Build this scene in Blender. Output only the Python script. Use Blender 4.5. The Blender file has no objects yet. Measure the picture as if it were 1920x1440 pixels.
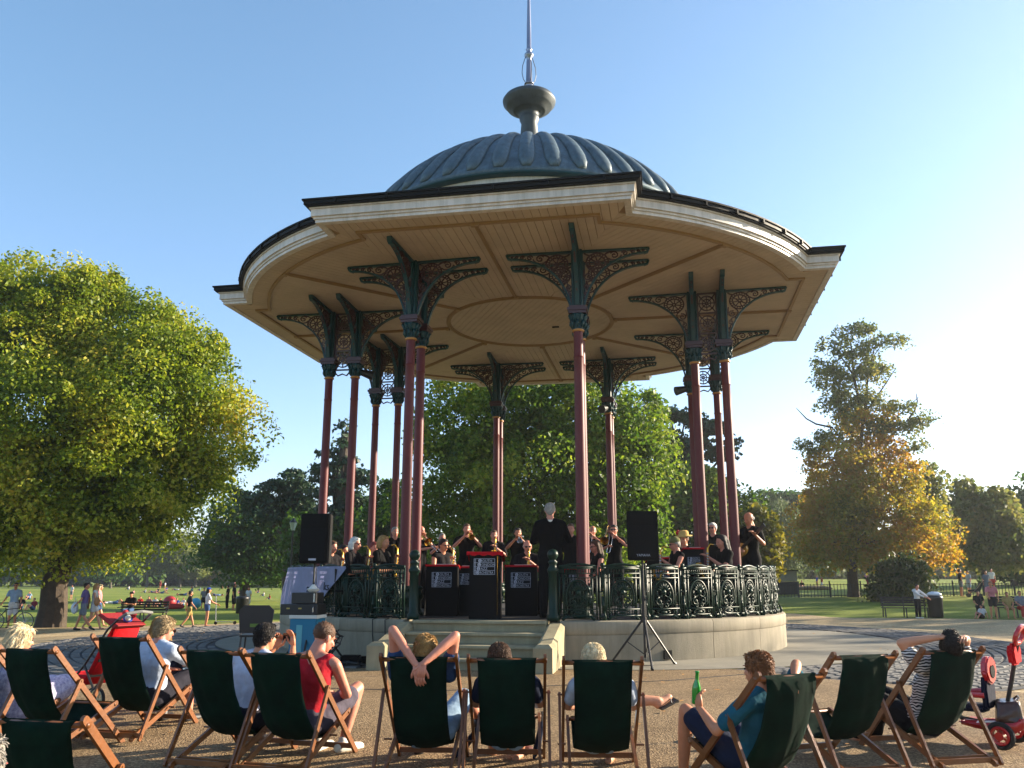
import bpy, bmesh, math, random
import numpy as np
from mathutils import Vector, Matrix, Quaternion
random.seed(7)
RNG = np.random.default_rng(11)
R = math.radians
scene = bpy.context.scene
# ------------------------------------------------------------------ camera, sky, sun, exposure
CAM = Vector((0.0, -18.755, 1.30))
F_PX, PITCH, ROLL, YAW = 1582.57, 0.2257, 0.0010, -0.02226
ROT = -0.15874                                    # turn of the bandstand
_r0 = Vector((math.cos(YAW), -math.sin(YAW), 0)); _f0 = Vector((math.sin(YAW), math.cos(YAW), 0))
_f = _f0 * math.cos(PITCH) + Vector((0, 0, math.sin(PITCH)))
_u = -_f0 * math.sin(PITCH) + Vector((0, 0, math.cos(PITCH)))
RGT = _r0 * math.cos(ROLL) + _u * math.sin(ROLL)
UPV = -_r0 * math.sin(ROLL) + _u * math.cos(ROLL)
FWD = _f
cd = bpy.data.cameras.new('camera'); cam = bpy.data.objects.new('camera', cd)
scene.collection.objects.link(cam)
cd.sensor_width = 36; cd.lens = F_PX / 1920 * 36; cd.clip_start = 0.05; cd.clip_end = 3000
M = Matrix((RGT, UPV, -FWD)).transposed().to_4x4(); M.translation = CAM
cam.matrix_world = M
scene.camera = cam
SUN_AZ, SUN_EL = 110.0, 18.0                       # azimuth from the camera side round to the right
sd = Vector((math.sin(R(SUN_AZ)) * math.cos(R(SUN_EL)), -math.cos(R(SUN_AZ)) * math.cos(R(SUN_EL)), math.sin(R(SUN_EL))))
w = bpy.data.worlds.new('World'); scene.world = w; w.use_nodes = True
wn = w.node_tree.nodes; wl = w.node_tree.links
sky = wn.new('ShaderNodeTexSky'); sky.sky_type = 'NISHITA'; sky.sun_disc = False
sky.sun_elevation = R(SUN_EL); sky.sun_rotation = math.atan2(sd.x, sd.y)
sky.altitude = 40; sky.air_density = 1.0; sky.dust_density = 0.7; sky.ozone_density = 1.6
bg = wn['Background']; bg.inputs[1].default_value = 0.084
# pale airlight low over the horizon all round, added to the clear sky
tcw = wn.new('ShaderNodeTexCoord'); sep = wn.new('ShaderNodeSeparateXYZ'); wl.new(tcw.outputs['Generated'], sep.inputs[0])
rmp = wn.new('ShaderNodeValToRGB'); rmp.color_ramp.interpolation = 'EASE'; re_ = rmp.color_ramp.elements
re_[0].position = 0.0; re_[0].color = (.16, .38, 1.15, 1); re_[1].position = 1.0; re_[1].color = (.0, .10, .30, 1)
for p_, c_ in ((.15, (.02, .20, 1.05, 1)), (.45, (.02, .28, .55, 1))):
    k_ = re_.new(p_); k_.color = c_
wl.new(sep.outputs[2], rmp.inputs[0])
addw = wn.new('ShaderNodeMix'); addw.data_type = 'RGBA'; addw.blend_type = 'ADD'; addw.inputs[0].default_value = 1.0
wl.new(sky.outputs[0], addw.inputs[6]); wl.new(rmp.outputs[0], addw.inputs[7]); wl.new(addw.outputs[2], bg.inputs[0])
sl = bpy.data.lights.new('sun', 'SUN'); sl.energy = 5.0; sl.angle = R(0.55); sl.color = (1.0, 0.86, 0.66)
sun = bpy.data.objects.new('sun', sl); scene.collection.objects.link(sun)
sun.rotation_euler = sd.to_track_quat('Z', 'Y').to_euler(); sun.location = sd * 60
vs = scene.view_settings; vs.view_transform = 'Standard'; vs.look = 'None'; vs.exposure = 1.66; vs.gamma = 1.0
vs.use_curve_mapping = False
scene.render.resolution_x = 1024; scene.render.resolution_y = 768

# ------------------------------------------------------------------ pixel (of the 1920 px photograph) to place
def ray(px, py):
    return RGT * ((px - 960) / F_PX) - UPV * ((py - 720) / F_PX) + FWD
def on_y(px, py, y):
    r = ray(px, py); return CAM + r * ((y - CAM.y) / r.y)
def at_d(px, py, d):                                # d metres north of the camera
    return on_y(px, py, CAM.y + d)
def sm(t):
    t = min(1.0, max(0.0, t)); return t * t * (3 - 2 * t)
def gz(x, y):
    r = math.hypot(x, y)
    z = -0.7 * sm((r - 9.5) / 12.5)
    dx, dy = x, y - CAM.y
    d = math.hypot(dx, dy); az = math.degrees(math.atan2(dx, dy))
    if y > 0:
        k = sm((az - 3) / 14.0)
        z += k * (0.75 * sm((d - 32) / 30) + 1.1 * sm((d - 52) / 60))
    return z
def at(px, py):
    r = ray(px, py)
    t0, t = 2.0, 2.0
    while t < 600:
        P = CAM + r * t
        if P.z <= gz(P.x, P.y):
            lo, hi = t0, t
            for _ in range(30):
                m = (lo + hi) / 2; P = CAM + r * m
                if P.z <= gz(P.x, P.y): hi = m
                else: lo = m
            return CAM + r * hi
        t0 = t; t *= 1.02
    return CAM + r * 600
def loc2(x, y):                                     # bandstand-local to world
    c, s = math.cos(ROT), math.sin(ROT); return (c * x - s * y, s * x + c * y)

# ------------------------------------------------------------------ materials
def lin(h):
    if not isinstance(h, str): return tuple(h)
    v = [int(h[i:i + 2], 16) / 255 for i in (0, 2, 4)]
    return tuple(c / 12.92 if c <= .04045 else ((c + .055) / 1.055) ** 2.4 for c in v)
MATS = {}
def mat(name, col, rough=.6, metal=0., var=0., scale=6., col2=None, bump=0., bscale=40., spec=.5, trans=0., coat=0., island=0., streak=0.):
    if name in MATS: return MATS[name]
    m = bpy.data.materials.new(name); m.use_nodes = True; nt = m.node_tree; N = nt.nodes; L = nt.links
    b = N['Principled BSDF']; c = lin(col)
    b.inputs['Base Color'].default_value = (*c, 1); b.inputs['Roughness'].default_value = rough
    b.inputs['Metallic'].default_value = metal; b.inputs['Specular IOR Level'].default_value = spec
    b.inputs['Coat Weight'].default_value = coat
    tc = N.new('ShaderNodeTexCoord')
    src = None
    if var > 0 or col2:
        n = N.new('ShaderNodeTexNoise'); n.inputs['Scale'].default_value = scale; n.inputs['Detail'].default_value = 6; n.inputs['Roughness'].default_value = .65
        L.new(tc.outputs['Object'], n.inputs['Vector'])
        cr = N.new('ShaderNodeValToRGB')
        if col2: a, d = c, lin(col2)
        else: a, d = tuple(x * (1 - var) for x in c), tuple(min(1, x * (1 + var)) for x in c)
        cr.color_ramp.elements[0].color = (*a, 1); cr.color_ramp.elements[0].position = .35
        cr.color_ramp.elements[1].color = (*d, 1); cr.color_ramp.elements[1].position = .65
        L.new(n.outputs['Fac'], cr.inputs[0]); src = cr.outputs[0]
    if streak > 0:                                   # rain streaks and grime running down the surface
        mp = N.new('ShaderNodeMapping'); mp.inputs['Scale'].default_value = (5.5, 5.5, .55); L.new(tc.outputs['Object'], mp.inputs['Vector'])
        n3 = N.new('ShaderNodeTexNoise'); n3.inputs['Scale'].default_value = 1.6; n3.inputs['Detail'].default_value = 7; n3.inputs['Roughness'].default_value = .7; L.new(mp.outputs[0], n3.inputs['Vector'])
        c3 = N.new('ShaderNodeValToRGB'); c3.color_ramp.elements[0].position = .36; k_ = 1 - streak; c3.color_ramp.elements[0].color = (k_, k_, k_ * .95, 1); c3.color_ramp.elements[1].position = .62; c3.color_ramp.elements[1].color = (1.06, 1.06, 1.06, 1)
        L.new(n3.outputs['Fac'], c3.inputs[0]); mm = N.new('ShaderNodeMix'); mm.data_type = 'RGBA'; mm.blend_type = 'MULTIPLY'; mm.inputs[0].default_value = 1
        if src: L.new(src, mm.inputs[6])
        else: mm.inputs[6].default_value = (*c, 1)
        L.new(c3.outputs[0], mm.inputs[7]); src = mm.outputs[2]
    if island > 0:
        g = N.new('ShaderNodeNewGeometry'); mr = N.new('ShaderNodeMapRange')
        mr.inputs['To Min'].default_value = 1 - island; mr.inputs['To Max'].default_value = 1 + island
        L.new(g.outputs['Random Per Island'], mr.inputs['Value'])
        hs = N.new('ShaderNodeHueSaturation'); hs.inputs['Color'].default_value = (*c, 1)
        if src: L.new(src, hs.inputs['Color'])
        L.new(mr.outputs[0], hs.inputs['Value'])
        src = hs.outputs[0]
    if src: L.new(src, b.inputs['Base Color'])
    if bump > 0:
        n2 = N.new('ShaderNodeTexNoise'); n2.inputs['Scale'].default_value = bscale; n2.inputs['Detail'].default_value = 4
        L.new(tc.outputs['Object'], n2.inputs['Vector'])
        bp = N.new('ShaderNodeBump'); bp.inputs['Strength'].default_value = bump; bp.inputs['Distance'].default_value = .02
        L.new(n2.outputs['Fac'], bp.inputs['Height']); L.new(bp.outputs[0], b.inputs['Normal'])
    MATS[name] = m
    return m
def leafmat(name, cols, trans=.45, scale=.5, hue=.0):
    m = bpy.data.materials.new(name); m.use_nodes = True; nt = m.node_tree; N = nt.nodes; L = nt.links
    b = N['Principled BSDF']; b.inputs['Roughness'].default_value = .5; b.inputs['Specular IOR Level'].default_value = .35
    g = N.new('ShaderNodeNewGeometry'); cr = N.new('ShaderNodeValToRGB')
    els = cr.color_ramp.elements
    for i, c in enumerate(cols):
        p = i / (len(cols) - 1)
        if i == 0: e = els[0]
        elif i == len(cols) - 1: e = els[-1]
        else: e = els.new(p)
        e.position = p; e.color = (*lin(c), 1)
    n = N.new('ShaderNodeTexNoise'); n.inputs['Scale'].default_value = scale; n.inputs['Detail'].default_value = 3
    tc = N.new('ShaderNodeTexCoord'); L.new(tc.outputs['Object'], n.inputs['Vector'])
    mx = N.new('ShaderNodeMath'); mx.operation = 'MULTIPLY_ADD'; mx.inputs[1].default_value = .45
    L.new(g.outputs['Random Per Island'], mx.inputs[0])
    mm = N.new('ShaderNodeMapRange'); mm.inputs['From Min'].default_value = .3; mm.inputs['From Max'].default_value = .7; mm.inputs['To Max'].default_value = .55
    L.new(n.outputs['Fac'], mm.inputs['Value']); L.new(mm.outputs[0], mx.inputs[2])
    L.new(mx.outputs[0], cr.inputs[0]); L.new(cr.outputs[0], b.inputs['Base Color'])
    t = N.new('ShaderNodeBsdfTranslucent'); L.new(cr.outputs[0], t.inputs['Color'])
    ms = N.new('ShaderNodeMixShader'); ms.inputs[0].default_value = trans
    L.new(b.outputs[0], ms.inputs[1]); L.new(t.outputs[0], ms.inputs[2]); L.new(ms.outputs[0], N['Material Output'].inputs[0])
    return m

# ------------------------------------------------------------------ object helpers
C = scene.collection
def obj(name, me, m=None, parent=None, loc=None, rot=None):
    """one mesh object from a bmesh or mesh"""
    if isinstance(me, bmesh.types.BMesh):
        d = bpy.data.meshes.new(name); me.normal_update(); me.to_mesh(d); me.free(); me = d
    o = bpy.data.objects.new(name, me); C.objects.link(o)
    if m is not None and len(me.materials) == 0: me.materials.append(m)
    if parent: o.parent = parent
    if loc is not None: o.location = loc
    if rot is not None: o.rotation_euler = rot
    return o
def tag(o, label, cat, group=None):
    o['label'] = label; o['category'] = cat
    if group: o['group'] = group
    return o
def thing(name, label, cat, loc=(0, 0, 0), rz=0, group=None, s=1):
    o = bpy.data.objects.new(name, None); C.objects.link(o); o.empty_display_size = .2
    o.location = loc; o.rotation_euler = (0, 0, rz); o.scale = (s, s, s)
    return tag(o, label, cat, group)
def struct(o): o['kind'] = 'structure'; return o
def stuff(o): o['kind'] = 'stuff'; return o
def copy_tree(o, parent=None):
    c = o.copy(); C.objects.link(c); c.parent = parent
    for ch in list(o.children): copy_tree(ch, c)
    return c
def smooth(me, on=True):
    me.polygons.foreach_set('use_smooth', [on] * len(me.polygons)); return me
def box(bm, c, s, rot=None, taper=None):
    """box centre c, size s"""
    vs_ = []
    for dz in (-.5, .5):
        for dx, dy in ((-.5, -.5), (.5, -.5), (.5, .5), (-.5, .5)):
            k = 1 if (taper is None or dz < 0) else taper
            v = Vector((dx * s[0] * k, dy * s[1] * k, dz * s[2]))
            if rot is not None: v = rot @ v
            vs_.append(bm.verts.new(v + Vector(c)))
    for f in ((3, 2, 1, 0), (4, 5, 6, 7), (0, 1, 5, 4), (1, 2, 6, 5), (2, 3, 7, 6), (3, 0, 4, 7)):
        bm.faces.new([vs_[i] for i in f])
def frame_of(d):
    d = d.normalized(); a = Vector((0, 0, 1)) if abs(d.z) < .9 else Vector((1, 0, 0))
    x = d.cross(a).normalized(); return x, d.cross(x).normalized() * -1
def tube(bm, pts, rad, n=8, cap=True, flat=1.0, up=None):
    pts = [Vector(p) for p in pts]
    if not hasattr(rad, '__len__'): rad = [rad] * len(pts)
    rings = []; px = None
    for i, p in enumerate(pts):
        d = (pts[min(i + 1, len(pts) - 1)] - pts[max(i - 1, 0)])
        if d.length < 1e-9: d = Vector((0, 0, 1))
        d.normalize()
        if px is None:
            if up is not None: x = Vector(up) - d * d.dot(Vector(up)); x.normalize()
            else: x, _ = frame_of(d)
        else:
            x = px - d * px.dot(d)
            if x.length < 1e-6: x, _ = frame_of(d)
            x.normalize()
        px = x; y = d.cross(x)
        rings.append([bm.verts.new(p + (x * math.cos(2 * math.pi * k / n) + y * math.sin(2 * math.pi * k / n) * flat) * rad[i]) for k in range(n)])
    for a, b in zip(rings, rings[1:]):
        for k in range(n): bm.faces.new((a[k], a[(k + 1) % n], b[(k + 1) % n], b[k]))
    if cap and n > 2:
        bm.faces.new(rings[0][::-1]); bm.faces.new(rings[-1])
def bar(bm, a, b, w_, h, up=(0, 0, 1)):
    """rectangular bar from a to b"""
    a, b = Vector(a), Vector(b); d = (b - a).normalized(); up = Vector(up)
    x = d.cross(up)
    if x.length < 1e-5: x = d.cross(Vector((0, 1, 0)))
    x.normalize(); z = x.cross(d)
    r = [[bm.verts.new(p + x * sx * w_ / 2 + z * sz * h / 2) for sx, sz in ((-1, -1), (1, -1), (1, 1), (-1, 1))] for p in (a, b)]
    for k in range(4): bm.faces.new((r[0][k], r[0][(k + 1) % 4], r[1][(k + 1) % 4], r[1][k]))
    bm.faces.new(r[0][::-1]); bm.faces.new(r[1])
def lathe(bm, prof, n=20, c=(0, 0, 0), sx=1, sy=1):
    rings = []
    for r_, z in prof:
        rings.append([bm.verts.new((c[0] + r_ * sx * math.cos(2 * math.pi * k / n), c[1] + r_ * sy * math.sin(2 * math.pi * k / n), c[2] + z)) for k in range(n)])
    for a, b in zip(rings, rings[1:]):
        for k in range(n): bm.faces.new((a[k], a[(k + 1) % n], b[(k + 1) % n], b[k]))
    bm.faces.new(rings[0][::-1]); bm.faces.new(rings[-1])
def ball(bm, c, r, s=(1, 1, 1), seg=12, rings=8, rot=None):
    m = Matrix.Translation(Vector(c)) @ ((rot.to_matrix().to_4x4() if isinstance(rot, Quaternion) else rot.to_4x4()) if rot is not None else Matrix.Identity(4)) @ Matrix.Diagonal((r * s[0], r * s[1], r * s[2], 1))
    bmesh.ops.create_uvsphere(bm, u_segments=seg, v_segments=rings, radius=1, matrix=m)
def prism(bm, poly, y0, y1, axis='y'):
    """polygon in (x, z) pushed from y0 to y1"""
    def P(a, b, t): return (a, t, b) if axis == 'y' else ((a, b, t) if axis == 'z' else (t, a, b))
    A = [bm.verts.new(P(a, b, y0)) for a, b in poly]; B = [bm.verts.new(P(a, b, y1)) for a, b in poly]
    n = len(poly)
    for k in range(n): bm.faces.new((A[k], A[(k + 1) % n], B[(k + 1) % n], B[k]))
    bm.faces.new(A[::-1]); bm.faces.new(B)
def fix(bm): bmesh.ops.recalc_face_normals(bm, faces=bm.faces); return bm
def strip(bm, pts, wd, dep, closed=False):
    """flat bar following 2-D points (u, v) in the x-z plane, width wd, depth dep in y"""
    n = len(pts); L_ = []
    for i, p in enumerate(pts):
        if closed: a, b = pts[i - 1], pts[(i + 1) % n]
        else: a, b = pts[max(i - 1, 0)], pts[min(i + 1, n - 1)]
        dx, dz = b[0] - a[0], b[1] - a[1]; l = math.hypot(dx, dz) or 1
        nx, nz = -dz / l * wd / 2, dx / l * wd / 2
        L_.append([bm.verts.new((p[0] + sx * nx, y, p[1] + sx * nz)) for sx, y in ((-1, -dep / 2), (1, -dep / 2), (1, dep / 2), (-1, dep / 2))])
    for i in range(n if closed else n - 1):
        a, b = L_[i], L_[(i + 1) % n]
        for k in range(4): bm.faces.new((a[k], a[(k + 1) % 4], b[(k + 1) % 4], b[k]))
    if not closed: bm.faces.new(L_[0][::-1]); bm.faces.new(L_[-1])
def circ(cx, cz, r, n=16, a0=0): return [(cx + r * math.cos(a0 + 2 * math.pi * k / n), cz + r * math.sin(a0 + 2 * math.pi * k / n)) for k in range(n)]
def spiral(cx, cz, r, a0, turns, n=14, r1=.15):
    return [(cx + r * (1 - (1 - r1) * t / n) * math.cos(a0 + turns * 2 * math.pi * t / n), cz + r * (1 - (1 - r1) * t / n) * math.sin(a0 + turns * 2 * math.pi * t / n)) for t in range(n + 1)]
def bez(p0, p1, p2, p3, n=12):
    o = []
    for i in range(n + 1):
        t = i / n; u = 1 - t
        o.append(tuple(u**3 * a + 3 * u * u * t * b + 3 * u * t * t * c_ + t**3 * d for a, b, c_, d in zip(p0, p1, p2, p3)))
    return o
def text_mesh(s, size, ext=.002, align='LEFT'):
    cu = bpy.data.curves.new('t', 'FONT'); cu.body = s; cu.size = size; cu.extrude = ext; cu.align_x = align; cu.resolution_u = 2
    o = bpy.data.objects.new('t', cu); C.objects.link(o)
    dg = bpy.context.evaluated_depsgraph_get(); me = bpy.data.meshes.new_from_object(o.evaluated_get(dg))
    bpy.data.objects.remove(o); me.materials.clear(); return me
# ================================================================== GROUND
def ground_mat():
    m = bpy.data.materials.new('lawn_grass'); m.use_nodes = True; nt = m.node_tree; N = nt.nodes; L = nt.links
    b = N['Principled BSDF']; b.inputs['Roughness'].default_value = .9; b.inputs['Specular IOR Level'].default_value = .15
    tc = N.new('ShaderNodeTexCoord')
    a = N.new('ShaderNodeTexNoise'); a.inputs['Scale'].default_value = .12; a.inputs['Detail'].default_value = 8; a.inputs['Roughness'].default_value = .7
    d = N.new('ShaderNodeTexNoise'); d.inputs['Scale'].default_value = 9; d.inputs['Detail'].default_value = 8; d.inputs['Roughness'].default_value = .8
    L.new(tc.outputs['Object'], a.inputs['Vector']); L.new(tc.outputs['Object'], d.inputs['Vector'])
    c1 = N.new('ShaderNodeValToRGB'); e = c1.color_ramp.elements
    e[0].position = .36; e[0].color = (.13, .19, .022, 1); e[1].position = .66; e[1].color = (.25, .27, .055, 1)
    L.new(a.outputs['Fac'], c1.inputs[0])
    c2 = N.new('ShaderNodeValToRGB'); e = c2.color_ramp.elements
    e[0].position = .3; e[0].color = (.5, .5, .42, 1); e[1].position = .7; e[1].color = (1.25, 1.25, 1.1, 1)
    L.new(d.outputs['Fac'], c2.inputs[0])
    mx = N.new('ShaderNodeMix'); mx.data_type = 'RGBA'; mx.blend_type = 'MULTIPLY'; mx.inputs[0].default_value = 1
    L.new(c1.outputs[0], mx.inputs[6]); L.new(c2.outputs[0], mx.inputs[7]); L.new(mx.outputs[2], b.inputs['Base Color'])
    bp = N.new('ShaderNodeBump'); bp.inputs['Strength'].default_value = .8; bp.inputs['Distance'].default_value = .06
    L.new(d.outputs['Fac'], bp.inputs['Height']); L.new(bp.outputs[0], b.inputs['Normal'])
    return m
def gravel_mat(name, c0, c1_, c2_, sc):
    m = bpy.data.materials.new(name); m.use_nodes = True; nt = m.node_tree; N = nt.nodes; L = nt.links
    b = N['Principled BSDF']; b.inputs['Roughness'].default_value = .85; b.inputs['Specular IOR Level'].default_value = .25
    tc = N.new('ShaderNodeTexCoord')
    v = N.new('ShaderNodeTexVoronoi'); v.inputs['Scale'].default_value = sc
    a = N.new('ShaderNodeTexNoise'); a.inputs['Scale'].default_value = .9; a.inputs['Detail'].default_value = 9; a.inputs['Roughness'].default_value = .7
    L.new(tc.outputs['Object'], v.inputs['Vector']); L.new(tc.outputs['Object'], a.inputs['Vector'])
    sp = N.new('ShaderNodeSeparateColor'); L.new(v.outputs['Color'], sp.inputs[0])
    cr = N.new('ShaderNodeValToRGB'); e = cr.color_ramp.elements
    e[0].color = (*lin(c0), 1); e[1].color = (*lin(c2_), 1); k = e.new(.5); k.color = (*lin(c1_), 1)
    L.new(sp.outputs[0], cr.inputs[0])
    c2 = N.new('ShaderNodeValToRGB'); e = c2.color_ramp.elements
    e[0].position = .3; e[0].color = (.66, .63, .58, 1); e[1].position = .7; e[1].color = (1.12, 1.12, 1.12, 1)
    L.new(a.outputs['Fac'], c2.inputs[0])
    mx = N.new('ShaderNodeMix'); mx.data_type = 'RGBA'; mx.blend_type = 'MULTIPLY'; mx.inputs[0].default_value = 1
    L.new(cr.outputs[0], mx.inputs[6]); L.new(c2.outputs[0], mx.inputs[7]); L.new(mx.outputs[2], b.inputs['Base Color'])
    bp = N.new('ShaderNodeBump'); bp.inputs['Strength'].default_value = .75; bp.inputs['Distance'].default_value = .008
    L.new(v.outputs['Distance'], bp.inputs['Height']); L.new(bp.outputs[0], b.inputs['Normal'])
    return m
M_LAWN = ground_mat()
M_GRAV = gravel_mat('bound_gravel', '63503a', '806a4d', 'a48c6a', 74)
M_SAND = gravel_mat('sandy_gravel', '96805a', 'ad9670', 'c4ae88', 30)
M_CONC = mat('apron_concrete', '7d7768', .85, var=.13, scale=1.3, bump=.3, bscale=90)
M_SETT = mat('granite_sett', '5f5d5a', .85, var=.2, scale=7, bump=.4, bscale=60, island=.28)
M_JOINT = mat('sett_joint', '3a3a3c', .95, var=.2, scale=20)
def sheet(name, poly_rings, m, dz):
    """quads between successive rows of (x, y)"""
    bm = bmesh.new(); rows = [[bm.verts.new((x, y, gz(x, y) + dz)) for x, y in row] for row in poly_rings]
    for a, b in zip(rows, rows[1:]):
        for k in range(len(a) - 1):
            bm.faces.new((a[k], a[k + 1], b[k + 1], b[k]))
    fix(bm)
    for f in bm.faces:
        if f.normal.z < 0: f.normal_flip()
    me = bpy.data.meshes.new(name); bm.to_mesh(me); bm.free(); smooth(me)
    return obj(name, me, m)
# lawn out to the horizon: polar rows round the bandstand
rr_ = [0.01, 4, 7, 9.5, 10.5, 12, 14, 16, 18, 20, 22, 25, 28, 32, 36, 40, 46, 52, 60, 70, 80, 95, 110, 130, 160, 220, 320, 500, 900, 1800]
lawn = sheet('ground', [[(r_ * math.sin(a), -r_ * math.cos(a)) for a in np.linspace(0, 2 * math.pi, 145)] for r_ in rr_], M_LAWN, 0.0)
struct(lawn)
# sandy forecourt: the ring round the cobbles out to the lawn edges of the photograph
def edge_r(a):
    """forecourt radius for world angle a (0 = towards camera, + = right)"""
    d = math.degrees(a)
    if d > 180: d -= 360
    tab = [(-180, 11.0), (-150, 10.6), (-142, 12), (-140, 23.9), (-134, 24.5), (-127, 26.8), (-115, 30), (-60, 36), (0, 36), (60, 36), (120, 31), (133, 28.4), (139, 27.5), (147, 25.7), (153, 27.8), (162, 24), (172, 12), (180, 11.0)]
    return float(np.interp(d, [t[0] for t in tab], [t[1] for t in tab]))
AA = np.linspace(-math.pi, math.pi, 181)
fore = struct(sheet('sandy_path', [[((8 + (edge_r(a) - 8) * t) * math.sin(a), -(8 + (edge_r(a) - 8) * t) * math.cos(a)) for a in AA] for t in np.linspace(0, 1, 13)], M_SAND, .012))
# front walk of bound gravel under the deckchairs
rowsF = []
for y in np.linspace(-5.9, -22, 40):
    xl = np.interp(-y, [5.9, 7.0, 9.5, 22], [-2.6, -4.6, -9.5, -20]); xr = np.interp(-y, [5.9, 7.4, 9.5, 22], [2.9, 4.1, 7.6, 20])
    rowsF.append([(x, y) for x in np.linspace(xl, xr, 25)])
struct(sheet('gravel_walk', rowsF, M_GRAV, .020))
bm = bmesh.new()
for a, b in (((-3.9, -8.0), (-1.1, -8.45)), ((-1.1, -8.45), (1.75, -7.35)), ((1.75, -7.35), (2.9, -6.6))):
    bar(bm, (*a, gz(*a) + .0225), (*b, gz(*b) + .0225), .018, .006)
struct(obj('expansion_joint', bm, M_JOINT))
# concrete apron
def apron_r(a):
    d = math.degrees(a)
    return float(np.interp(d, [-180, -90, -60, -30, 0, 26, 60, 110, 150, 180], [7.4, 6.6, 6.2, 6.0, 6.0, 6.55, 7.3, 7.95, 7.9, 7.4]))
struct(sheet('concrete_apron', [[((5.0 + (apron_r(a) - 5.0) * t) * math.sin(a), -(5.0 + (apron_r(a) - 5.0) * t) * math.cos(a)) for a in AA] for t in (0, .5, 1)], M_CONC, .026))
# cobbled ring: dark joint bed, then the setts standing proud of it
COB_OUT = 9.9
def in_front(x, y):                                 # where the gravel walk takes over
    if y > -5.9: return False
    xl = np.interp(-y, [5.9, 7.0, 9.5, 22], [-2.6, -4.6, -9.5, -20]); xr = np.interp(-y, [5.9, 7.4, 9.5, 22], [2.9, 4.1, 7.6, 20])
    return xl - .05 < x < xr + .05
ring = struct(sheet('cobbled_ring', [[((apron_r(a) + (COB_OUT - apron_r(a)) * t) * math.sin(a), -(apron_r(a) + (COB_OUT - apron_r(a)) * t) * math.cos(a)) for a in AA] for t in np.linspace(0, 1, 7)], M_JOINT, .016))
setts = []
rr = 6.1; row = 0
while rr < COB_OUT - .1:
    n = int(2 * math.pi * rr / .235); off = random.random()
    for k in range(n):
        a = (k + off) / n * 2 * math.pi - math.pi
        if a > math.pi: a -= 2 * math.pi
        if rr < apron_r(a) + .09: continue
        x, y = rr * math.sin(a), -rr * math.cos(a)
        if in_front(x, y): continue
        setts.append((x, y, a, 2 * math.pi * rr / n))
    rr += .172; row += 1
def px_size(x, y): return 1 / math.hypot(x, y - CAM.y) if y < 3 or abs(x) > 6 else 0
setts.sort(key=lambda s: -px_size(s[0], s[1]))
def sett_bm(bm, x, y, a, wd, h=.016):
    L_, W_ = wd - .028 - random.random() * .012, .142 - random.random() * .012
    z0 = gz(x, y) + .016; hh = h + random.random() * .010
    q = Matrix.Rotation(a + random.uniform(-.03, .03), 3, 'Z'); c = []
    for k, (sx, sy) in enumerate(((-1, -1), (1, -1), (1, 1), (-1, 1))):
        for zz, ins in ((0, 1.0), (hh * .6, 1.0), (hh, .84)):
            v = q @ Vector((sx * L_ / 2 * ins, sy * W_ / 2 * (ins if ins == 1 else .8), 0)); c.append(bm.verts.new((x + v.x, y + v.y, z0 + zz)))
    for k in range(4):
        j = (k + 1) % 4
        bm.faces.new((c[3 * k], c[3 * j], c[3 * j + 1], c[3 * k + 1])); bm.faces.new((c[3 * k + 1], c[3 * j + 1], c[3 * j + 2], c[3 * k + 2]))
    bm.faces.new((c[2], c[5], c[8], c[11]))
sm_me = []
for i in range(6):
    bm = bmesh.new(); st = random.getstate()
    L0 = .235
    c = []; hh = .024
    L_, W_ = L0 - .03 - random.random() * .012, .142 - random.random() * .012
    for sx, sy in ((-1, -1), (1, -1), (1, 1), (-1, 1)):
        for zz, ins in ((0, 1.0), (hh * .6, 1.0), (hh, .84)):
            c.append(bm.verts.new((sx * L_ / 2 * ins, sy * W_ / 2 * (ins if ins == 1 else .8), zz)))
    for k in range(4):
        j = (k + 1) % 4
        bm.faces.new((c[3 * k], c[3 * j], c[3 * j + 1], c[3 * k + 1])); bm.faces.new((c[3 * k + 1], c[3 * j + 1], c[3 * j + 2], c[3 * k + 2]))
    bm.faces.new((c[2], c[5], c[8], c[11]))
    me = bpy.data.meshes.new('sett'); bm.to_mesh(me); bm.free(); me.materials.append(M_SETT); sm_me.append(me)
for i, (x, y, a, wd) in enumerate(setts[:298]):
    obj('sett', sm_me[i % 6], None, ring, (x, y, gz(x, y) + .014 + random.random() * .006), (0, 0, a + random.uniform(-.03, .03)))
bm = bmesh.new()
for s_ in setts[298:]: sett_bm(bm, *s_)
stuff(obj('sett_field', bm, M_SETT, ring))
# ================================================================== BANDSTAND (one thing; local x right, -y towards the steps)
M_MAROON = mat('maroon_paint', '5e2628', .48, var=.12, scale=3, spec=.3)
M_DARKMAR = mat('dark_maroon_paint', '3a1719', .45, coat=.2)
M_TEAL = mat('teal_green_paint', '123c42', .42, var=.15, scale=5, spec=.35)
M_GREEN = mat('dark_green_gloss', '0b271d', .42, var=.2, scale=8, spec=.24)
M_GOLD = mat('gilt_band', 'b07a35', .4)
M_CREAM = mat('cream_paint', 'b2a28a', .65, var=.10, scale=1.2)
M_CREAM2 = mat('cream_moulding', '8f7550', .55)
M_GROOVE = mat('board_groove', '8b7350', .8)
M_WHITE = mat('white_fascia_paint', 'c8c3bc', .5, var=.06, scale=2, streak=.22)
M_LEAD = mat('grey_lead', '556771', .55, metal=.3, var=.2, streak=.35, scale=2.2, bump=.2, bscale=9)
M_LEAD2 = mat('dark_lead', '3f474c', .55, metal=.25, var=.15, streak=.2, scale=2.2)
M_GUT = mat('black_gutter', '121312', .6, spec=.2)
M_STONE = mat('portland_stone', '857c6a', .85, var=.2, scale=1.1, streak=.16, bump=.25, bscale=60)
M_STONE2 = mat('pale_stone', '94896c', .85, var=.16, scale=2, streak=.15, bump=.2, bscale=60)
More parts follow.
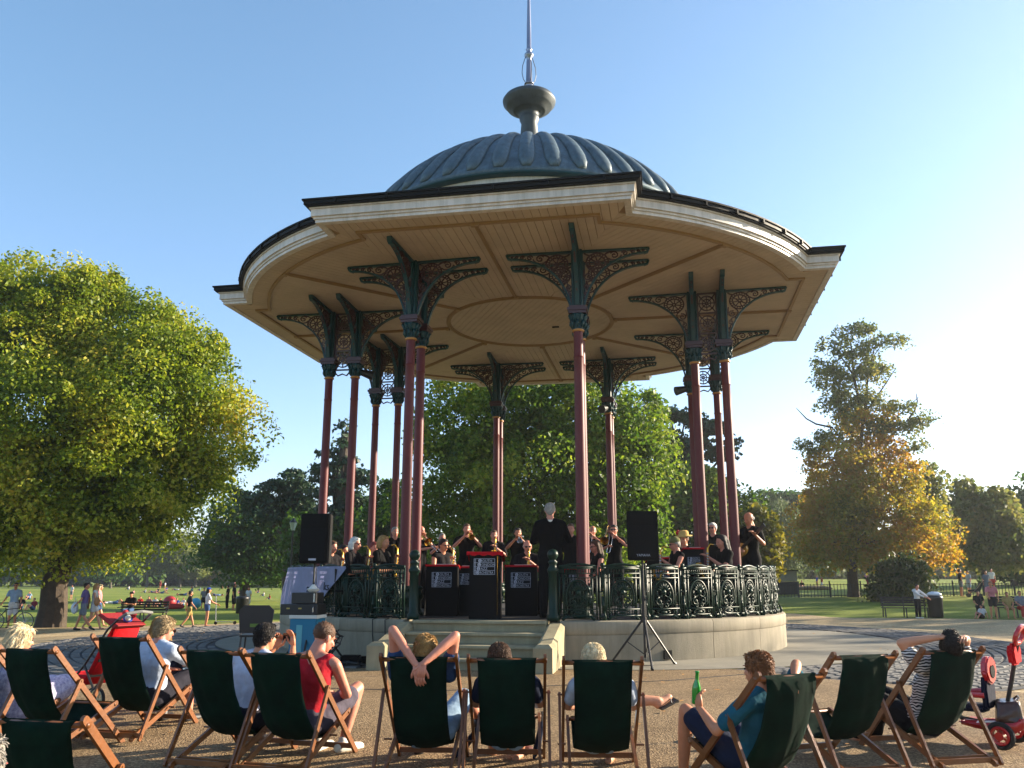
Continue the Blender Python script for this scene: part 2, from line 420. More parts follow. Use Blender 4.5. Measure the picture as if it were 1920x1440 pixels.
M_FLOOR = mat('stage_floor', '2c2a28', .8, var=.2, scale=3)
M_SPIRE = mat('spire_paint', '8e94a8', .3, metal=.6)
M_WIRE = mat('dark_wire', '1a1a1a', .5)
band = thing('bandstand', 'octagonal Victorian bandstand with lead dome, cream boarded ceiling and paired maroon iron columns', 'bandstand', (0, 0, 0), ROT)
HF, RP = .647, 5.21
A_, W_, RC = 6.305, 2.628, 6.316
ZS = 7.053; RO, RI = 4.488, 3.929; BO, BI = 20.0, 22.7
def P(r, a): a = R(a); return Vector((r * math.sin(a), -r * math.cos(a), 0))
# ---- plinth: core drum, wall blocks and coping stones
def arc_block(r0, r1, z0, z1, a0, a1, n=4, round_=0.0):
    bm = bmesh.new(); prof = [(r0, z0), (r1, z0), (r1, z1)] if not round_ else None
    if round_: prof = [(r0, z0), (r1 - round_ * .35, z0), (r1, z0 + round_ * .6), (r1, z1 - round_), (r1 - round_ * .3, z1 - round_ * .3), (r1 - round_, z1), (r0, z1)]
    else: prof = [(r0, z0), (r1, z0), (r1, z1), (r0, z1)]
    rows = []
    for k in range(n + 1):
        a = R(a0 + (a1 - a0) * k / n); rows.append([bm.verts.new((r * math.sin(a), -r * math.cos(a), z)) for r, z in prof])
    m = len(prof)
    for p, q in zip(rows, rows[1:]):
        for k in range(m): bm.faces.new((p[k], p[(k + 1) % m], q[(k + 1) % m], q[k]))
    bm.faces.new(rows[0]); bm.faces.new(rows[-1][::-1]); return fix(bm)
bm = bmesh.new(); lathe(bm, [(RP - .36, -.1), (RP - .36, HF - .03)], 96); obj('plinth_core', fix(bm), M_STONE, band)
bm = bmesh.new(); lathe(bm, [(RP - .05, -.1), (RP - .05, .02)], 96); obj('plinth_footing', fix(bm), M_STONE, band)
NB = 22; wall_me = cop_me = None
for k in range(NB):
    da = (360 - 28) / NB; a0 = 14 + k * da
    if wall_me is None:
        wall_me = arc_block(RP - .36, RP - .012, .02, HF - .215, .06, da - .06, 6); cop_me = arc_block(RP - .37, RP, HF - .211, HF, .05, da - .05, 6, .045)
        w1 = obj('plinth_block', wall_me, M_STONE, band, None, (0, 0, R(a0))); wall_me = w1.data
        c1 = obj('coping_stone', cop_me, M_STONE, band, None, (0, 0, R(a0))); cop_me = c1.data; smooth(cop_me); smooth(wall_me)
        for o_ in (w1, c1):
            mm = o_.data
            mm.set_sharp_from_angle(angle=R(35))
    else:
        obj('plinth_block', wall_me, None, band, None, (0, 0, R(a0))); obj('coping_stone', cop_me, None, band, None, (0, 0, R(a0)))
bm = bmesh.new(); lathe(bm, [(RP - .34, HF - .03), (RP - .34, HF + .004)], 96); obj('stage_floor', fix(bm), M_FLOOR, band)
# a low vent in the plinth wall
bm = bmesh.new(); box(bm, (RP * math.sin(R(33.5)) , -RP * math.cos(R(33.5)), .12), (.14, .05, .13), Matrix.Rotation(R(33.5), 3, 'Z')); obj('vent', bm, M_GUT, band)
# ---- steps and cheek walls
ST = .36
for k in range(4):
    z1 = HF - .0 - k * .158; y0 = -4.86 - k * ST
    bm = bmesh.new()
    prism(bm, [(-y0 - .02, z1 - .158 + .0), (-y0 + ST - .05, z1 - .158), (-y0 + ST - .05, z1 - .045), (-y0 + ST, z1 - .04), (-y0 + ST + .0, z1 - .012), (-y0 + ST - .014, z1), (-y0 - .02, z1)], -1.06, 1.06, 'x')
    for v in bm.verts: v.co.y = -v.co.y
    if k == 3:
        for v in bm.verts:
            if v.co.z < z1 - .1: v.co.z = -.02
    obj('step', fix(bm), M_STONE2, band)
bm = bmesh.new(); box(bm, (0, -5.35, .05), (2.12, .95, .22)); obj('step_footing', bm, M_STONE, band)
for s in (-1, 1):
    bm = bmesh.new(); x0, x1 = s * 1.065, s * 1.335
    side = [(4.80, .0), (6.52, .0), (6.52, .40), (6.19, .40), (5.16, .615), (4.80, .615)]
    c = .05
    prism(bm, [(a, b - c) if b > .3 else (a, b) for a, b in side], min(x0, x1), max(x0, x1), 'x')
    for v in bm.verts: v.co.y = -v.co.y
    fix(bm); bm.normal_update()
    tops = [f for f in bm.faces if f.normal.z > .5]
    # chamfered top: raise an inset copy
    xi0, xi1 = min(x0, x1) + .055, max(x0, x1) - .055
    top = [(6.47, .40), (6.20, .40), (5.17, .615), (4.80, .615)]; low = [(6.52, .35), (6.19, .35), (5.16, .565), (4.80, .565)]
    A1 = [bm.verts.new((xi0, -a, b)) for a, b in top]; A2 = [bm.verts.new((xi1, -a, b)) for a, b in top]
    B1 = [bm.verts.new((min(x0, x1), -a, b)) for a, b in low]; B2 = [bm.verts.new((max(x0, x1), -a, b)) for a, b in low]
    bmesh.ops.delete(bm, geom=tops, context='FACES_ONLY')
    for k in range(3):
        bm.faces.new((A1[k], A1[k + 1], A2[k + 1], A2[k])); bm.faces.new((A1[k], A1[k + 1], B1[k + 1], B1[k])); bm.faces.new((A2[k], A2[k + 1], B2[k + 1], B2[k]))
    bm.faces.new((A1[0], A2[0], B2[0], B1[0]))
    bmesh.ops.remove_doubles(bm, verts=bm.verts, dist=.001)
    obj('cheek_wall', fix(bm), M_STONE2, band)
# ---- fretwork meshes (x = along the arm, z = up, top at z 0)
def bracket_frame():
    bm = bmesh.new()
    strip(bm, [(.0, -.02), (1.30, -.02)], .036, .09)
    strip(bm, [(.015, -.03), (.015, -1.30)], .036, .08)
    strip(bm, [(1.30, -.02), (1.27, -.10), (1.20, -.125)], .04, .08)
    strip(bm, [p for p in bez((1.20, -.115), (.58, -.15), (.17, -.57), (.045, -1.28), 16)], .034, .07)
    return fix(bm)
def bracket_fret():
    bm = bmesh.new(); d = .028
    strip(bm, circ(.31, -.285, .215, 20), .028, d, True); strip(bm, circ(.31, -.285, .155, 16), .026, d, True); strip(bm, circ(.31, -.285, .035, 8), .035, d, True)
    for k in range(8):
        a = k * math.pi / 4 + .2; ca, sa = math.cos(a), math.sin(a)
        strip(bm, [(.31 + .045 * ca, -.285 + .045 * sa), (.31 + .15 * ca, -.285 + .15 * sa)], .022, d)
    for k in range(20):
        a = k * math.pi / 10; ca, sa = math.cos(a), math.sin(a)
        strip(bm, [(.31 + .165 * ca, -.285 + .165 * sa), (.31 + .205 * ca, -.285 + .205 * sa)], .02, d)
    for cx, cz, r, a0, t in ((.64, -.135, .088, 2.6, -1.4), (.84, -.105, .062, 2.8, -1.3), (.99, -.088, .045, 2.8, -1.3), (1.10, -.078, .034, 2.8, -1.2), (1.19, -.07, .026, 2.8, -1.2),
                             (.135, -.62, .088, 1.2, 1.4), (.105, -.83, .062, 1.2, 1.3), (.085, -.99, .042, 1.2, 1.2), (.07, -1.11, .03, 1.2, 1.2)):
        strip(bm, spiral(cx, cz, r, a0, t, 12), .026, d)
    for a, b, c_, e in (((.52, -.2), (.6, -.28), (.72, -.26), (.78, -.14)), ((.72, -.2), (.8, -.22), (.88, -.2), (.94, -.12)), ((.9, -.15), (1.0, -.17), (1.08, -.14), (1.15, -.08)),
                        ((.2, -.48), (.3, -.55), (.28, -.68), (.1, -.74)), ((.2, -.7), (.22, -.8), (.18, -.88), (.07, -.92)), ((.14, -.88), (.15, -.96), (.12, -1.02), (.06, -1.06)),
                        ((.44, -.46), (.5, -.4), (.56, -.36), (.66, -.26)), ((.06, -.06), (.1, -.1), (.12, -.1), (.16, -.12)), ((.45, -.12), (.5, -.06), (.56, -.06), (.62, -.05)), ((.06, -.44), (.05, -.5), (.05, -.54), (.05, -.6))):
        strip(bm, bez(a, b, c_, e, 6), .026, d)
    return fix(bm)
def lattice():
    bm = bmesh.new(); d = .028; wd = .37
    for x in (-wd / 2, wd / 2): strip(bm, [(x, 0), (x, -1.35)], .03, .04)
    for z in (-.01, -.43, -.86, -1.29): strip(bm, [(-wd / 2, z), (wd / 2, z)], .03, .04)
    for z in (-.22, -.645, -1.075):
        strip(bm, circ(0, z, .155, 16), .024, d, True); strip(bm, circ(0, z, .085, 12), .02, d, True); strip(bm, circ(0, z, .025, 6), .03, d, True)
        for k in range(8):
            a = k * math.pi / 4; strip(bm, [(.03 * math.cos(a), z + .03 * math.sin(a)), (.15 * math.cos(a), z + .15 * math.sin(a))], .018, d)
        for sx in (-1, 1):
            for sz in (-1, 1): strip(bm, [(sx * .17, z + sz * .2), (sx * .115, z + sz * .115)], .022, d)
    strip(bm, [(-wd / 2, -1.32), (-.1, -1.42), (0, -1.38), (.1, -1.42), (wd / 2, -1.32)], .028, d)
    return fix(bm)
_a, _b = bracket_frame(), bracket_fret()
for _m in (_a, _b):
    for v in _m.verts: v.co.x *= .93; v.co.z *= .815
FR = obj('bracket_frame', _a, M_TEAL); FT = obj('bracket_fretwork', _b, M_DARKMAR); LT = obj('lattice_panel', lattice(), M_DARKMAR)
fr_me, ft_me, lt_me = FR.data, FT.data, LT.data
for o in (FR, FT, LT): bpy.data.objects.remove(o)
ZN = 5.53                                            # neck of the columns
def col_mesh():
    bm = bmesh.new(); n = 20; rings = []
    # shaft from z=.55 above floor to the neck; shallow flutes over the top 0.45 m
    for z, r in ((.52, .092), (4.1, .085), (ZN - HF, .084)): rings.append((r, z))
    lathe(bm, rings, n); return fix(bm)
sh = bmesh.new(); lathe(sh, [(.093, .50), (.090, 2.0), (.084, 4.0), (.082, ZN - HF - .48), (.092, ZN - HF - .46), (.082, ZN - HF - .43), (.082, ZN - HF)], 20)
sh_o = obj('shaft', fix(sh), M_MAROON); sh_me = smooth(sh_o.data); sh_me.set_sharp_from_angle(angle=R(40)); bpy.data.objects.remove(sh_o)
b = bmesh.new(); lathe(b, [(.17, 0), (.17, .06), (.15, .08), (.125, .12), (.12, .26), (.14, .28), (.155, .31), (.155, .35), (.13, .385), (.12, .40), (.13, .44), (.145, .455), (.145, .49), (.11, .51), (.10, .52)], 20)
b_o = obj('column_base', fix(b), M_GREEN); b_me = smooth(b_o.data); bpy.data.objects.remove(b_o)
def cap_mesh():
    bm = bmesh.new(); lathe(bm, [(.088, 0), (.093, .02), (.088, .04), (.10, .12), (.135, .24), (.145, .28)], 16)
    for k in range(8):                              # acanthus leaves curling out of the bell
        a = k * math.pi / 4; ca, sa = math.cos(a), math.sin(a)
        for z0, z1, ro in ((.03, .16, .128), (.12, .27, .165)):
            aa = a + (0 if z0 < .1 else math.pi / 8); ca, sa = math.cos(aa), math.sin(aa)
            tube(bm, [(ca * .10, sa * .10, z0), (ca * .13, sa * .13, (z0 + z1) / 2), (ca * ro, sa * ro, z1), (ca * (ro + .015), sa * (ro + .015), z1 - .03)], [.018, .028, .024, .010], 6)
    return fix(bm)
c_o = obj('capital', cap_mesh(), M_TEAL); c_me = smooth(c_o.data); bpy.data.objects.remove(c_o)
b = bmesh.new(); box(b, (0, 0, .02), (.31, .31, .05)); box(b, (0, 0, .07), (.35, .35, .05)); box(b, (0, 0, .115), (.30, .30, .04)); a_o = obj('abacus', b, M_DARKMAR); a_me = a_o.data; bpy.data.objects.remove(a_o)
b = bmesh.new(); lathe(b, [(.098, 0), (.108, .012), (.108, .03), (.098, .04)], 20); g_o = obj('neck_ring', fix(b), M_GOLD); g_me = g_o.data; bpy.data.objects.remove(g_o)
def post_mesh():
    bm = bmesh.new(); h = ZS - (ZN + .45)
    box(bm, (0, 0, h / 2), (.15, .15, h)); 
    for dx, dy in ((.06, .06), (-.06, .06), (.06, -.06), (-.06, -.06)): tube(bm, [(dx * 1.25, dy * 1.25, 0), (dx * 1.25, dy * 1.25, h)], .022, 6)
    return fix(bm)
p_o = obj('upper_post', post_mesh(), M_TEAL); p_me = p_o.data; bpy.data.objects.remove(p_o)
cols = []
for q in range(4):
    for s in (-1, 1):
        po = P(RO, q * 90 + s * BO); pi_ = P(RI, q * 90 + s * BI)
        d = (po - pi_).normalized(); az = math.atan2(d.y, d.x)
        for kind, p in (('o', po), ('i', pi_)):
            c = obj('column', sh_me, None, band, (p.x, p.y, HF), (0, 0, az))
            obj('column_base', b_me, None, c); obj('neck_ring', g_me, None, c, (0, 0, ZN - HF)); obj('capital', c_me, None, c, (0, 0, ZN - HF + .04))
            obj('abacus', a_me, None, c, (0, 0, ZN - HF + .32)); obj('upper_post', p_me, None, c, (0, 0, ZN - HF + .45))
            for bi, ang in enumerate((0 if kind == 'o' else math.pi, math.pi / 2, -math.pi / 2)):
                f = obj('bracket', fr_me, None, band, (p.x + math.cos(az + ang) * .075, p.y + math.sin(az + ang) * .075, ZS - .004), (0, 0, az + ang))
                obj('fretwork', ft_me, None, f)
        mid = (po + pi_) / 2
        obj('lattice_panel', lt_me, None, band, (mid.x, mid.y, ZS - .03), (0, 0, az))
# ---- roof outlines
def outline(o, n=16):
    """octagonal outline grown by o: list of (x, y) local"""
    A, W, RR = A_ + o, W_ + o, RC + o; pts = []
    for k in range(4):
        a = k * math.pi / 2; nx, ny = math.sin(a), -math.cos(a); tx, ty = math.cos(a), math.sin(a)
        ret = math.sqrt(max(.1, RR * RR - W * W))
        for f in np.linspace(-1, 1, 7): pts.append((nx * A + tx * W * f, ny * A + ty * W * f))
        a0 = a + math.atan2(W, ret); a1 = a + math.pi / 2 - math.atan2(W, ret)
        for t in np.linspace(0, 1, n): aa = a0 + (a1 - a0) * t; pts.append((RR * math.sin(aa), -RR * math.cos(aa)))
    return pts
def band_ring(bm, o0, o1, z0, z1, z0i=None, z1i=None):
    """ring wall between outline o0 (inner) and o1 (outer)"""
    I, O = (outline(o0) if not isinstance(o0, list) else o0), (outline(o1) if not isinstance(o1, list) else o1); n = len(O)
    a = [bm.verts.new((*p, z0)) for p in O]; b_ = [bm.verts.new((*p, z1)) for p in O]; c_ = [bm.verts.new((*p, z1)) for p in I]; d_ = [bm.verts.new((*p, z0)) for p in I]
    for k in range(n):
        j = (k + 1) % n
        bm.faces.new((a[k], a[j], b_[j], b_[k])); bm.faces.new((b_[k], b_[j], c_[j], c_[k])); bm.faces.new((c_[k], c_[j], d_[j], d_[k])); bm.faces.new((d_[k], d_[j], a[j], a[k]))
bm = bmesh.new(); band_ring(bm, -.14, -.03, ZS - .02, ZS + .035); band_ring(bm, -.15, -.005, ZS + .037, ZS + .075); band_ring(bm, -.15, .03, ZS + .077, ZS + .20); band_ring(bm, -.15, .055, ZS + .202, ZS + .225)
obj('white_fascia', fix(bm), M_WHITE, band)
bm = bmesh.new(); band_ring(bm, -.05, .10, ZS + .227, ZS + .25); band_ring(bm, .045, .125, ZS + .252, ZS + .315); band_ring(bm, .105, .15, ZS + .317, ZS + .345)
obj('gutter', fix(bm), M_GUT, band)
for k in range(4):                                   # gutter joint straps on the straight faces, small studs on the roof edge
    a = k * 90
    for x in np.linspace(-2.2, 2.2, 6):
        bm = bmesh.new(); box(bm, (x, -(A_ + .14), ZS + .285), (.035, .035, .075)); obj('gutter_strap', bm, M_GUT, band, None, (0, 0, R(a)))
    for a2 in np.linspace(30, 60, 6):
        bm = bmesh.new(); p = P(RC + .14, a2); box(bm, (p.x, p.y, ZS + .285), (.035, .035, .075), Matrix.Rotation(R(a2), 3, 'Z')); obj('gutter_strap', bm, M_GUT, band, None, (0, 0, R(a)))
# roof slope from the gutter up to the drum
bm = bmesh.new(); O = outline(.09); lo = [bm.verts.new((*p, ZS + .33)) for p in O]; hi = []; RD = 3.78
for p in O:
    a = math.atan2(p[0], -p[1]); hi.append(bm.verts.new((RD * math.sin(a), -RD * math.cos(a), 7.98)))
for k in range(len(O)): bm.faces.new((lo[k], lo[(k + 1) % len(O)], hi[(k + 1) % len(O)], hi[k]))
obj('lower_roof', fix(bm), M_LEAD2, band)
bm = bmesh.new(); lathe(bm, [(3.80, 7.90), (3.80, 8.84)], 96); o = obj('drum', fix(bm), M_WHITE, band); smooth(o.data); o.data.set_sharp_from_angle(angle=R(30))
bm = bmesh.new(); lathe(bm, [(3.81, 8.842), (3.93, 8.85), (3.96, 8.87), (3.96, 8.90), (3.90, 8.93), (3.8, 8.94)], 96); o = obj('dome_rim', fix(bm), M_TEAL, band); smooth(o.data)
RS, ZC = 4.48, 6.72
t0 = math.asin((8.92 - ZC) / RS)
prof = [(RS * math.cos(t), ZC + RS * math.sin(t)) for t in np.linspace(t0, R(78.5), 22)]
bm = bmesh.new(); lathe(bm, prof, 96); o = obj('dome', fix(bm), M_LEAD, band); smooth(o.data)
bm = bmesh.new(); pts = []; rad = []
for i, t in enumerate(np.linspace(t0 + .035, R(74.5), 16)):
    k = 1 - .52 * (i / 15); pts.append(((RS + .01) * math.cos(t), 0, ZC + (RS + .01) * math.sin(t))); rad.append((.185 if i > 1 else .165) * k if 0 < i < 15 else .09 * k)
tube(bm, pts, rad, 10, flat=.55, up=(0, 1, 0)); rb = obj('lead_roll', fix(bm), M_LEAD, band, None, (0, 0, 0)); smooth(rb.data)
for k in range(1, 44): obj('lead_roll', rb.data, None, band, None, (0, 0, R(360 / 44 * k)))
zt = ZC + RS * math.sin(R(77))
bm = bmesh.new(); lathe(bm, [(1.04, zt - .03), (1.08, zt + .0), (1.02, zt + .05), (.55, zt + .12), (.36, zt + .15), (.28, 11.35), (.235, 11.7), (.195, 12.15), (.24, 12.25), (.24, 12.32), (.21, 12.35),
      (.25, 12.44), (.36, 12.485), (.40, 12.49), (.41, 12.54), (.55, 12.58), (.57, 12.63), (.645, 12.70), (.655, 12.76), (.61, 12.83), (.44, 12.89), (.26, 12.93), (.2, 12.95)], 40); o = obj('finial', fix(bm), M_LEAD2, band); smooth(o.data)
z = 12.97
bm = bmesh.new(); lathe(bm, [(.24, z - .03), (.23, z + .02), (.14, z + .12), (.09, z + .28), (.12, z + .25), (.12, z + .29), (.08, z + .32), (.065, z + .9), (.06, z + 1.0), (.115, z + 1.05), (.115, z + 1.1), (.06, z + 1.13), (.065, z + 1.2), (.085, z + 1.23), (.06, z + 1.27), (.055, z + 1.9), (.03, z + 3.0), (.01, z + 4.3)], 20)
o = obj('spire', fix(bm), M_SPIRE, band); smooth(o.data)
for k in range(4):
    a = k * math.pi / 2 + .5; bm = bmesh.new()
    tube(bm, [(math.cos(a) * r, math.sin(a) * r, z + h) for r, h in ((.08, .28), (.15, .38), (.185, .55), (.17, .75), (.11, .95), (.07, 1.05))], .009, 5); obj('spire_wire', fix(bm), M_WIRE, band)
# ---- ceiling: backing, boards, mouldings
bm = bmesh.new(); vs_ = [bm.verts.new((*p, ZS + .018)) for p in outline(-.10)]; bm.faces.new(vs_); obj('ceiling_backing', bm, M_GROOVE, band)
RR_ = 1.887; bw = .14
for k in range(8):
    half = math.tan(R(22.5)); tmax = (A_ - .13) * half if k % 2 == 0 else (RC - .13) * math.sin(R(22.5)); n = int(tmax / bw)
    for i in range(-n - 1, n + 1):
        t0_, t1_ = max(-tmax, i * bw + .005), min(tmax, (i + 1) * bw - .005)
        if t1_ - t0_ < .02: continue
        def yi(t): return max(math.sqrt(max(0, (RR_) ** 2 - t * t)), abs(t) / half + .004)
        def yo(t): return (A_ - .13) if k % 2 == 0 else math.sqrt((RC - .13) ** 2 - t * t)
        poly = [(t0_, -yo(t0_)), (t1_, -yo(t1_)), (t1_, -yi(t1_)), (t0_, -yi(t0_))]
        if yo(t0_) - yi(t0_) < .02 and yo(t1_) - yi(t1_) < .02: continue
        bm = bmesh.new(); prism(bm, poly, ZS, ZS + .016, 'z')
        obj('ceiling_board', fix(bm), M_CREAM, band, None, (0, 0, R(45 * k)))
bm = bmesh.new()
for i in range(-14, 14):
    t0_, t1_ = i * bw * .95 + .005, (i + 1) * bw * .95 - .005
    if max(abs(t0_), abs(t1_)) > RR_ - .02: continue
    y0_, y1_ = math.sqrt(RR_ ** 2 - t0_ ** 2), math.sqrt(RR_ ** 2 - t1_ ** 2)
    prism(bm, [(t0_, -y0_), (t1_, -y1_), (t1_, -.004), (t0_, -.004)], ZS, ZS + .016, 'z'); prism(bm, [(t0_, .004), (t1_, .004), (t1_, y1_), (t0_, y0_)], ZS, ZS + .016, 'z')
stuff(obj('centre_boards', fix(bm), M_CREAM, band, None, (0, 0, R(30))))
bm = bmesh.new()
for r0, r1, dz in ((RR_ - .05, RR_ + .05, .02), (RR_ - .02, RR_ + .02, .045)):
    prof_ = [(r0, ZS - dz), (r1, ZS - dz), (r1, ZS - .001), (r0, ZS - .001)]
    rows = [[bm.verts.new((r * math.cos(a), r * math.sin(a), z_)) for r, z_ in prof_] for a in np.linspace(0, 2 * math.pi, 73)[:-1]]
    for i in range(72):
        p_, q_ = rows[i], rows[(i + 1) % 72]
        for m_ in range(4): bm.faces.new((p_[m_], p_[(m_ + 1) % 4], q_[(m_ + 1) % 4], q_[m_]))
obj('ceiling_ring', fix(bm), M_CREAM2, band)
for k in range(8):
    bm = bmesh.new(); yo_ = 5.765 if k % 2 == 0 else 5.83
    box(bm, (0, -(RR_ + .05 + yo_) / 2, ZS - .02), (.055, yo_ - RR_ - .05, .036)); box(bm, (0, -(RR_ + .05 + yo_) / 2, ZS - .048), (.02, yo_ - RR_ - .05, .02))
    box(bm, (0, -RR_ - .08, ZS - .045), (.13, .08, .05)); box(bm, (0, -yo_, ZS - .04), (.13, .08, .05))
    obj('ceiling_rib', bm, M_CREAM2, band, None, (0, 0, R(45 * k)))
def outline2(A, W, RR, n=16):
    pts = []
    for k in range(4):
        a = k * math.pi / 2; nx, ny = math.sin(a), -math.cos(a); tx, ty = math.cos(a), math.sin(a); ret = math.sqrt(RR * RR - W * W)
        for f in np.linspace(-1, 1, 5): pts.append((nx * A + tx * W * f, ny * A + ty * W * f))
        a0 = a + math.atan2(W, ret); a1 = a + math.pi / 2 - math.atan2(W, ret)
        for t in np.linspace(0, 1, n): aa = a0 + (a1 - a0) * t; pts.append((RR * math.sin(aa), -RR * math.cos(aa)))
    return pts
bm = bmesh.new(); band_ring(bm, outline2(5.735, 2.015, 5.805), outline2(5.795, 2.075, 5.865), ZS - .04, ZS - .002); obj('outer_ceiling_moulding', fix(bm), M_CREAM2, band)
# little ceiling lamp fittings
for x, y in ((.55, .35), (1.1, -.1)):
    bm = bmesh.new(); box(bm, (x, y, ZS - .02), (.16, .03, .03)); obj('ceiling_fitting', bm, M_GUT, band)
# floodlights clipped to two columns
M_BLKM = mat('black_metal', '151516', .45)
for q in ((3, 1, 1), (2, -1, 0), (1, 1, 0)):
    p = P(RI - .12, q[0] * 90 + q[1] * BI)
    bm = bmesh.new(); tube(bm, [(p.x, p.y, ZN + .15), (p.x * .93, p.y * .93, ZN + .08)], [.07, .11], 12); obj('floodlight', fix(bm), M_BLKM, band)
# ---- balustrade
def pan_mesh():
    bm = bmesh.new(); w2 = .30; T = .865
    def t3(pts, r, n=5, y=0.0): tube(bm, [(a, y, b) for a, b in pts], r, n)
    t3([(-w2, .822), (-w2 * .7, .832), (-w2 * .35, .852), (0, .858), (w2 * .35, .852), (w2 * .7, .832), (w2, .822)], .022, 6); bar(bm, (-w2, 0, .81), (w2, 0, .81), .03, .03)
    for z in (.79, .715, .645, .16, .06): bar(bm, (-w2, 0, z), (w2, 0, z), .03, .018)
    for x in np.linspace(-w2 + .03, w2 - .03, 13): bar(bm, (x, 0, .72), (x, 0, .79), .014, .012)
    for x in (-.2, 0, .2):
        ball(bm, (x, 0, .68), .024, (1, .8, 1), 6, 4)
    for x in (-w2, w2, -w2 + .07, w2 - .07): bar(bm, (x, 0, .0), (x, 0, .80), .022, .022, (1, 0, 0))
    # oval arch with beads
    arch = [(math.cos(a) * .195, .34 + math.sin(a) * .27) for a in np.linspace(-.5, math.pi + .5, 19)]
    t3(arch, .017); arch2 = [(math.cos(a) * .165, .34 + math.sin(a) * .235) for a in np.linspace(-.3, math.pi + .3, 15)]; t3(arch2, .009, 4)
    for x in np.linspace(-.21, .21, 11):
        t3([(x, .06), (x + .012 * math.sin(x * 40), .2), (x - .012 * math.sin(x * 40), .42), (x, .645)], .0065, 4, .02)
    for z in (.24, .36, .48, .58):
        for x in np.linspace(-.2, .2, 5): t3(circ(x, z, .035, 7) + [(x + .035, z)], .006, 4, .018)
    # palmette
    for k in range(-3, 4):
        a = k * .38; t3([(math.sin(a) * .03, .42 + .02), (math.sin(a) * .09, .42 + math.cos(a) * .10), (math.sin(a * 1.1) * .135, .42 + math.cos(a) * .15)], [.012, .022, .008], 6, -.012)
    ball(bm, (0, -.02, .42), .045, (1, .8, 1), 8, 6)
    for s in (-1, 1):
        t3([(s * x, z) for x, z in bez((.0, .40), (.06, .30), (.16, .34), (.12, .44), 6)], .013, 5, -.012)
        t3([(s * x, z) for x, z in spiral(.085, .27, .07, 1.6, -1.25, 10)], .014, 5, -.012)
        t3([(s * x, z) for x, z in spiral(.06, .16 + .05, .045, 1.6, 1.2, 8)], .012, 5, -.012)
        t3([(s * x, z) for x, z in bez((.13, .22), (.2, .2), (.24, .26), (.235, .36), 6)], .012, 5)
        t3([(s * x, z) for x, z in spiral(.235, .56, .035, 0, 1.1, 7)], .01, 5)
        t3([(s * x, z) for x, z in spiral(.215, .11, .035, 0, 1.1, 7)], .012, 5)
        t3([(s * .26, .0), (s * .2, .05), (s * .12, .03)], [.03, .02, .012], 5, -.02)
    t3([(math.cos(a) * .12, .105 + math.sin(a) * .04) for a in np.linspace(0, 2 * math.pi, 13)], .013); ball(bm, (0, -.01, .105), .035, (1.9, .6, .6), 8, 5)
    return fix(bm)
def pier_mesh():
    bm = bmesh.new()
    for x in (-.055, .055): bar(bm, (x, 0, 0), (x, 0, .80), .022, .026, (1, 0, 0))
    bar(bm, (-.06, 0, .43), (.06, 0, .43), .03, .02); bar(bm, (-.06, 0, .80), (.06, 0, .80), .05, .03); bar(bm, (-.06, 0, .05), (.06, 0, .05), .05, .03)
    tube(bm, [(0, 0, .1), (0, 0, .36)], [.02, .028], 6); tube(bm, [(0, 0, .48), (0, 0, .76)], [.03, .016], 6)
    for z in (.22, .55, .66): ball(bm, (0, -.01, z), .03, (1, .8, 1.3), 7, 5)
    ball(bm, (0, 0, .845), .04, (1, .8, 1), 8, 6); tube(bm, [(0, 0, .0), (0, -.06, .0), (0, -.09, .04), (0, -.05, .14)], [.035, .03, .022, .012], 6)
    return fix(bm)
po_ = obj('balustrade_panel', pan_mesh(), M_GREEN); pan_me = smooth(po_.data); bpy.data.objects.remove(po_)
po_ = obj('balustrade_pier', pier_mesh(), M_GREEN); pier_me = smooth(po_.data); bpy.data.objects.remove(po_)
RB = 5.06; NPAN = 40; pitch = (360 - 27.6) / NPAN
for k in range(NPAN):
    a = 13.8 + (k + .5) * pitch - .45; p = P(RB, a)
    obj('balustrade_panel', pan_me, None, band, (p.x, p.y, HF + .008), (0, 0, R(a)))
    if k < NPAN - 1:
        a = 13.8 + (k + 1) * pitch; p = P(RB, a); obj('balustrade_pier', pier_me, None, band, (p.x, p.y, HF + .008), (0, 0, R(a)))
for s in (-1, 1):
    bm = bmesh.new(); lathe(bm, [(.10, 0), (.10, .07), (.075, .1), (.07, .72), (.085, .74), (.095, .78), (.07, .81), (.055, .86), (.075, .885), (.075, .905), (.045, .925), (.06, .945), (.085, .985), (.09, 1.02), (.078, 1.06), (.045, 1.09), (.01, 1.10)], 18)
    p = P(RB, s * 13.0); o = obj('newel_post', fix(bm), M_GREEN, band, (p.x, p.y, HF)); smooth(o.data)
# ================================================================== TREES
M_BARK = mat('brown_bark', '3f3429', .9, var=.3, scale=5, bump=.9, bscale=14)
M_BARK2 = mat('grey_bark', '5a5548', .9, var=.25, scale=5, bump=.7, bscale=14)
L_PLANE = leafmat('plane_leaves', ['34490f', '526815', '768a1d', '9ba22a', 'bdb23c', 'ae902c'], .52, .3)
L_MID = leafmat('lime_leaves', ['284414', '426218', '668222', '92a02e', 'b8ae3c'], .55, .3)
L_CEDAR = leafmat('dark_pine_needles', ['1c2f22', '2a422e', '3a5436', '50653a'], .3, .4)
L_AUT = leafmat('autumn_leaves', ['5c661e', '868624', 'a89c2c', 'bc922a', 'b8802c', '98a034'], .6, .25)
L_AUTG = leafmat('thin_green_leaves', ['44562a', '647236', '84843e', 'a0924a'], .5, .4)
L_GREEN = leafmat('deep_green_leaves', ['243c14', '36541a', '4c6c24', '6a842e'], .45, .3)
L_OLIVE = leafmat('olive_green_leaves', ['4c5a28', '667434', '808840', '969848'], .45, .3)
L_WILLOW = leafmat('willow_leaves', ['3a4a28', '50603a', '687448', '7a8254'], .4, .3)
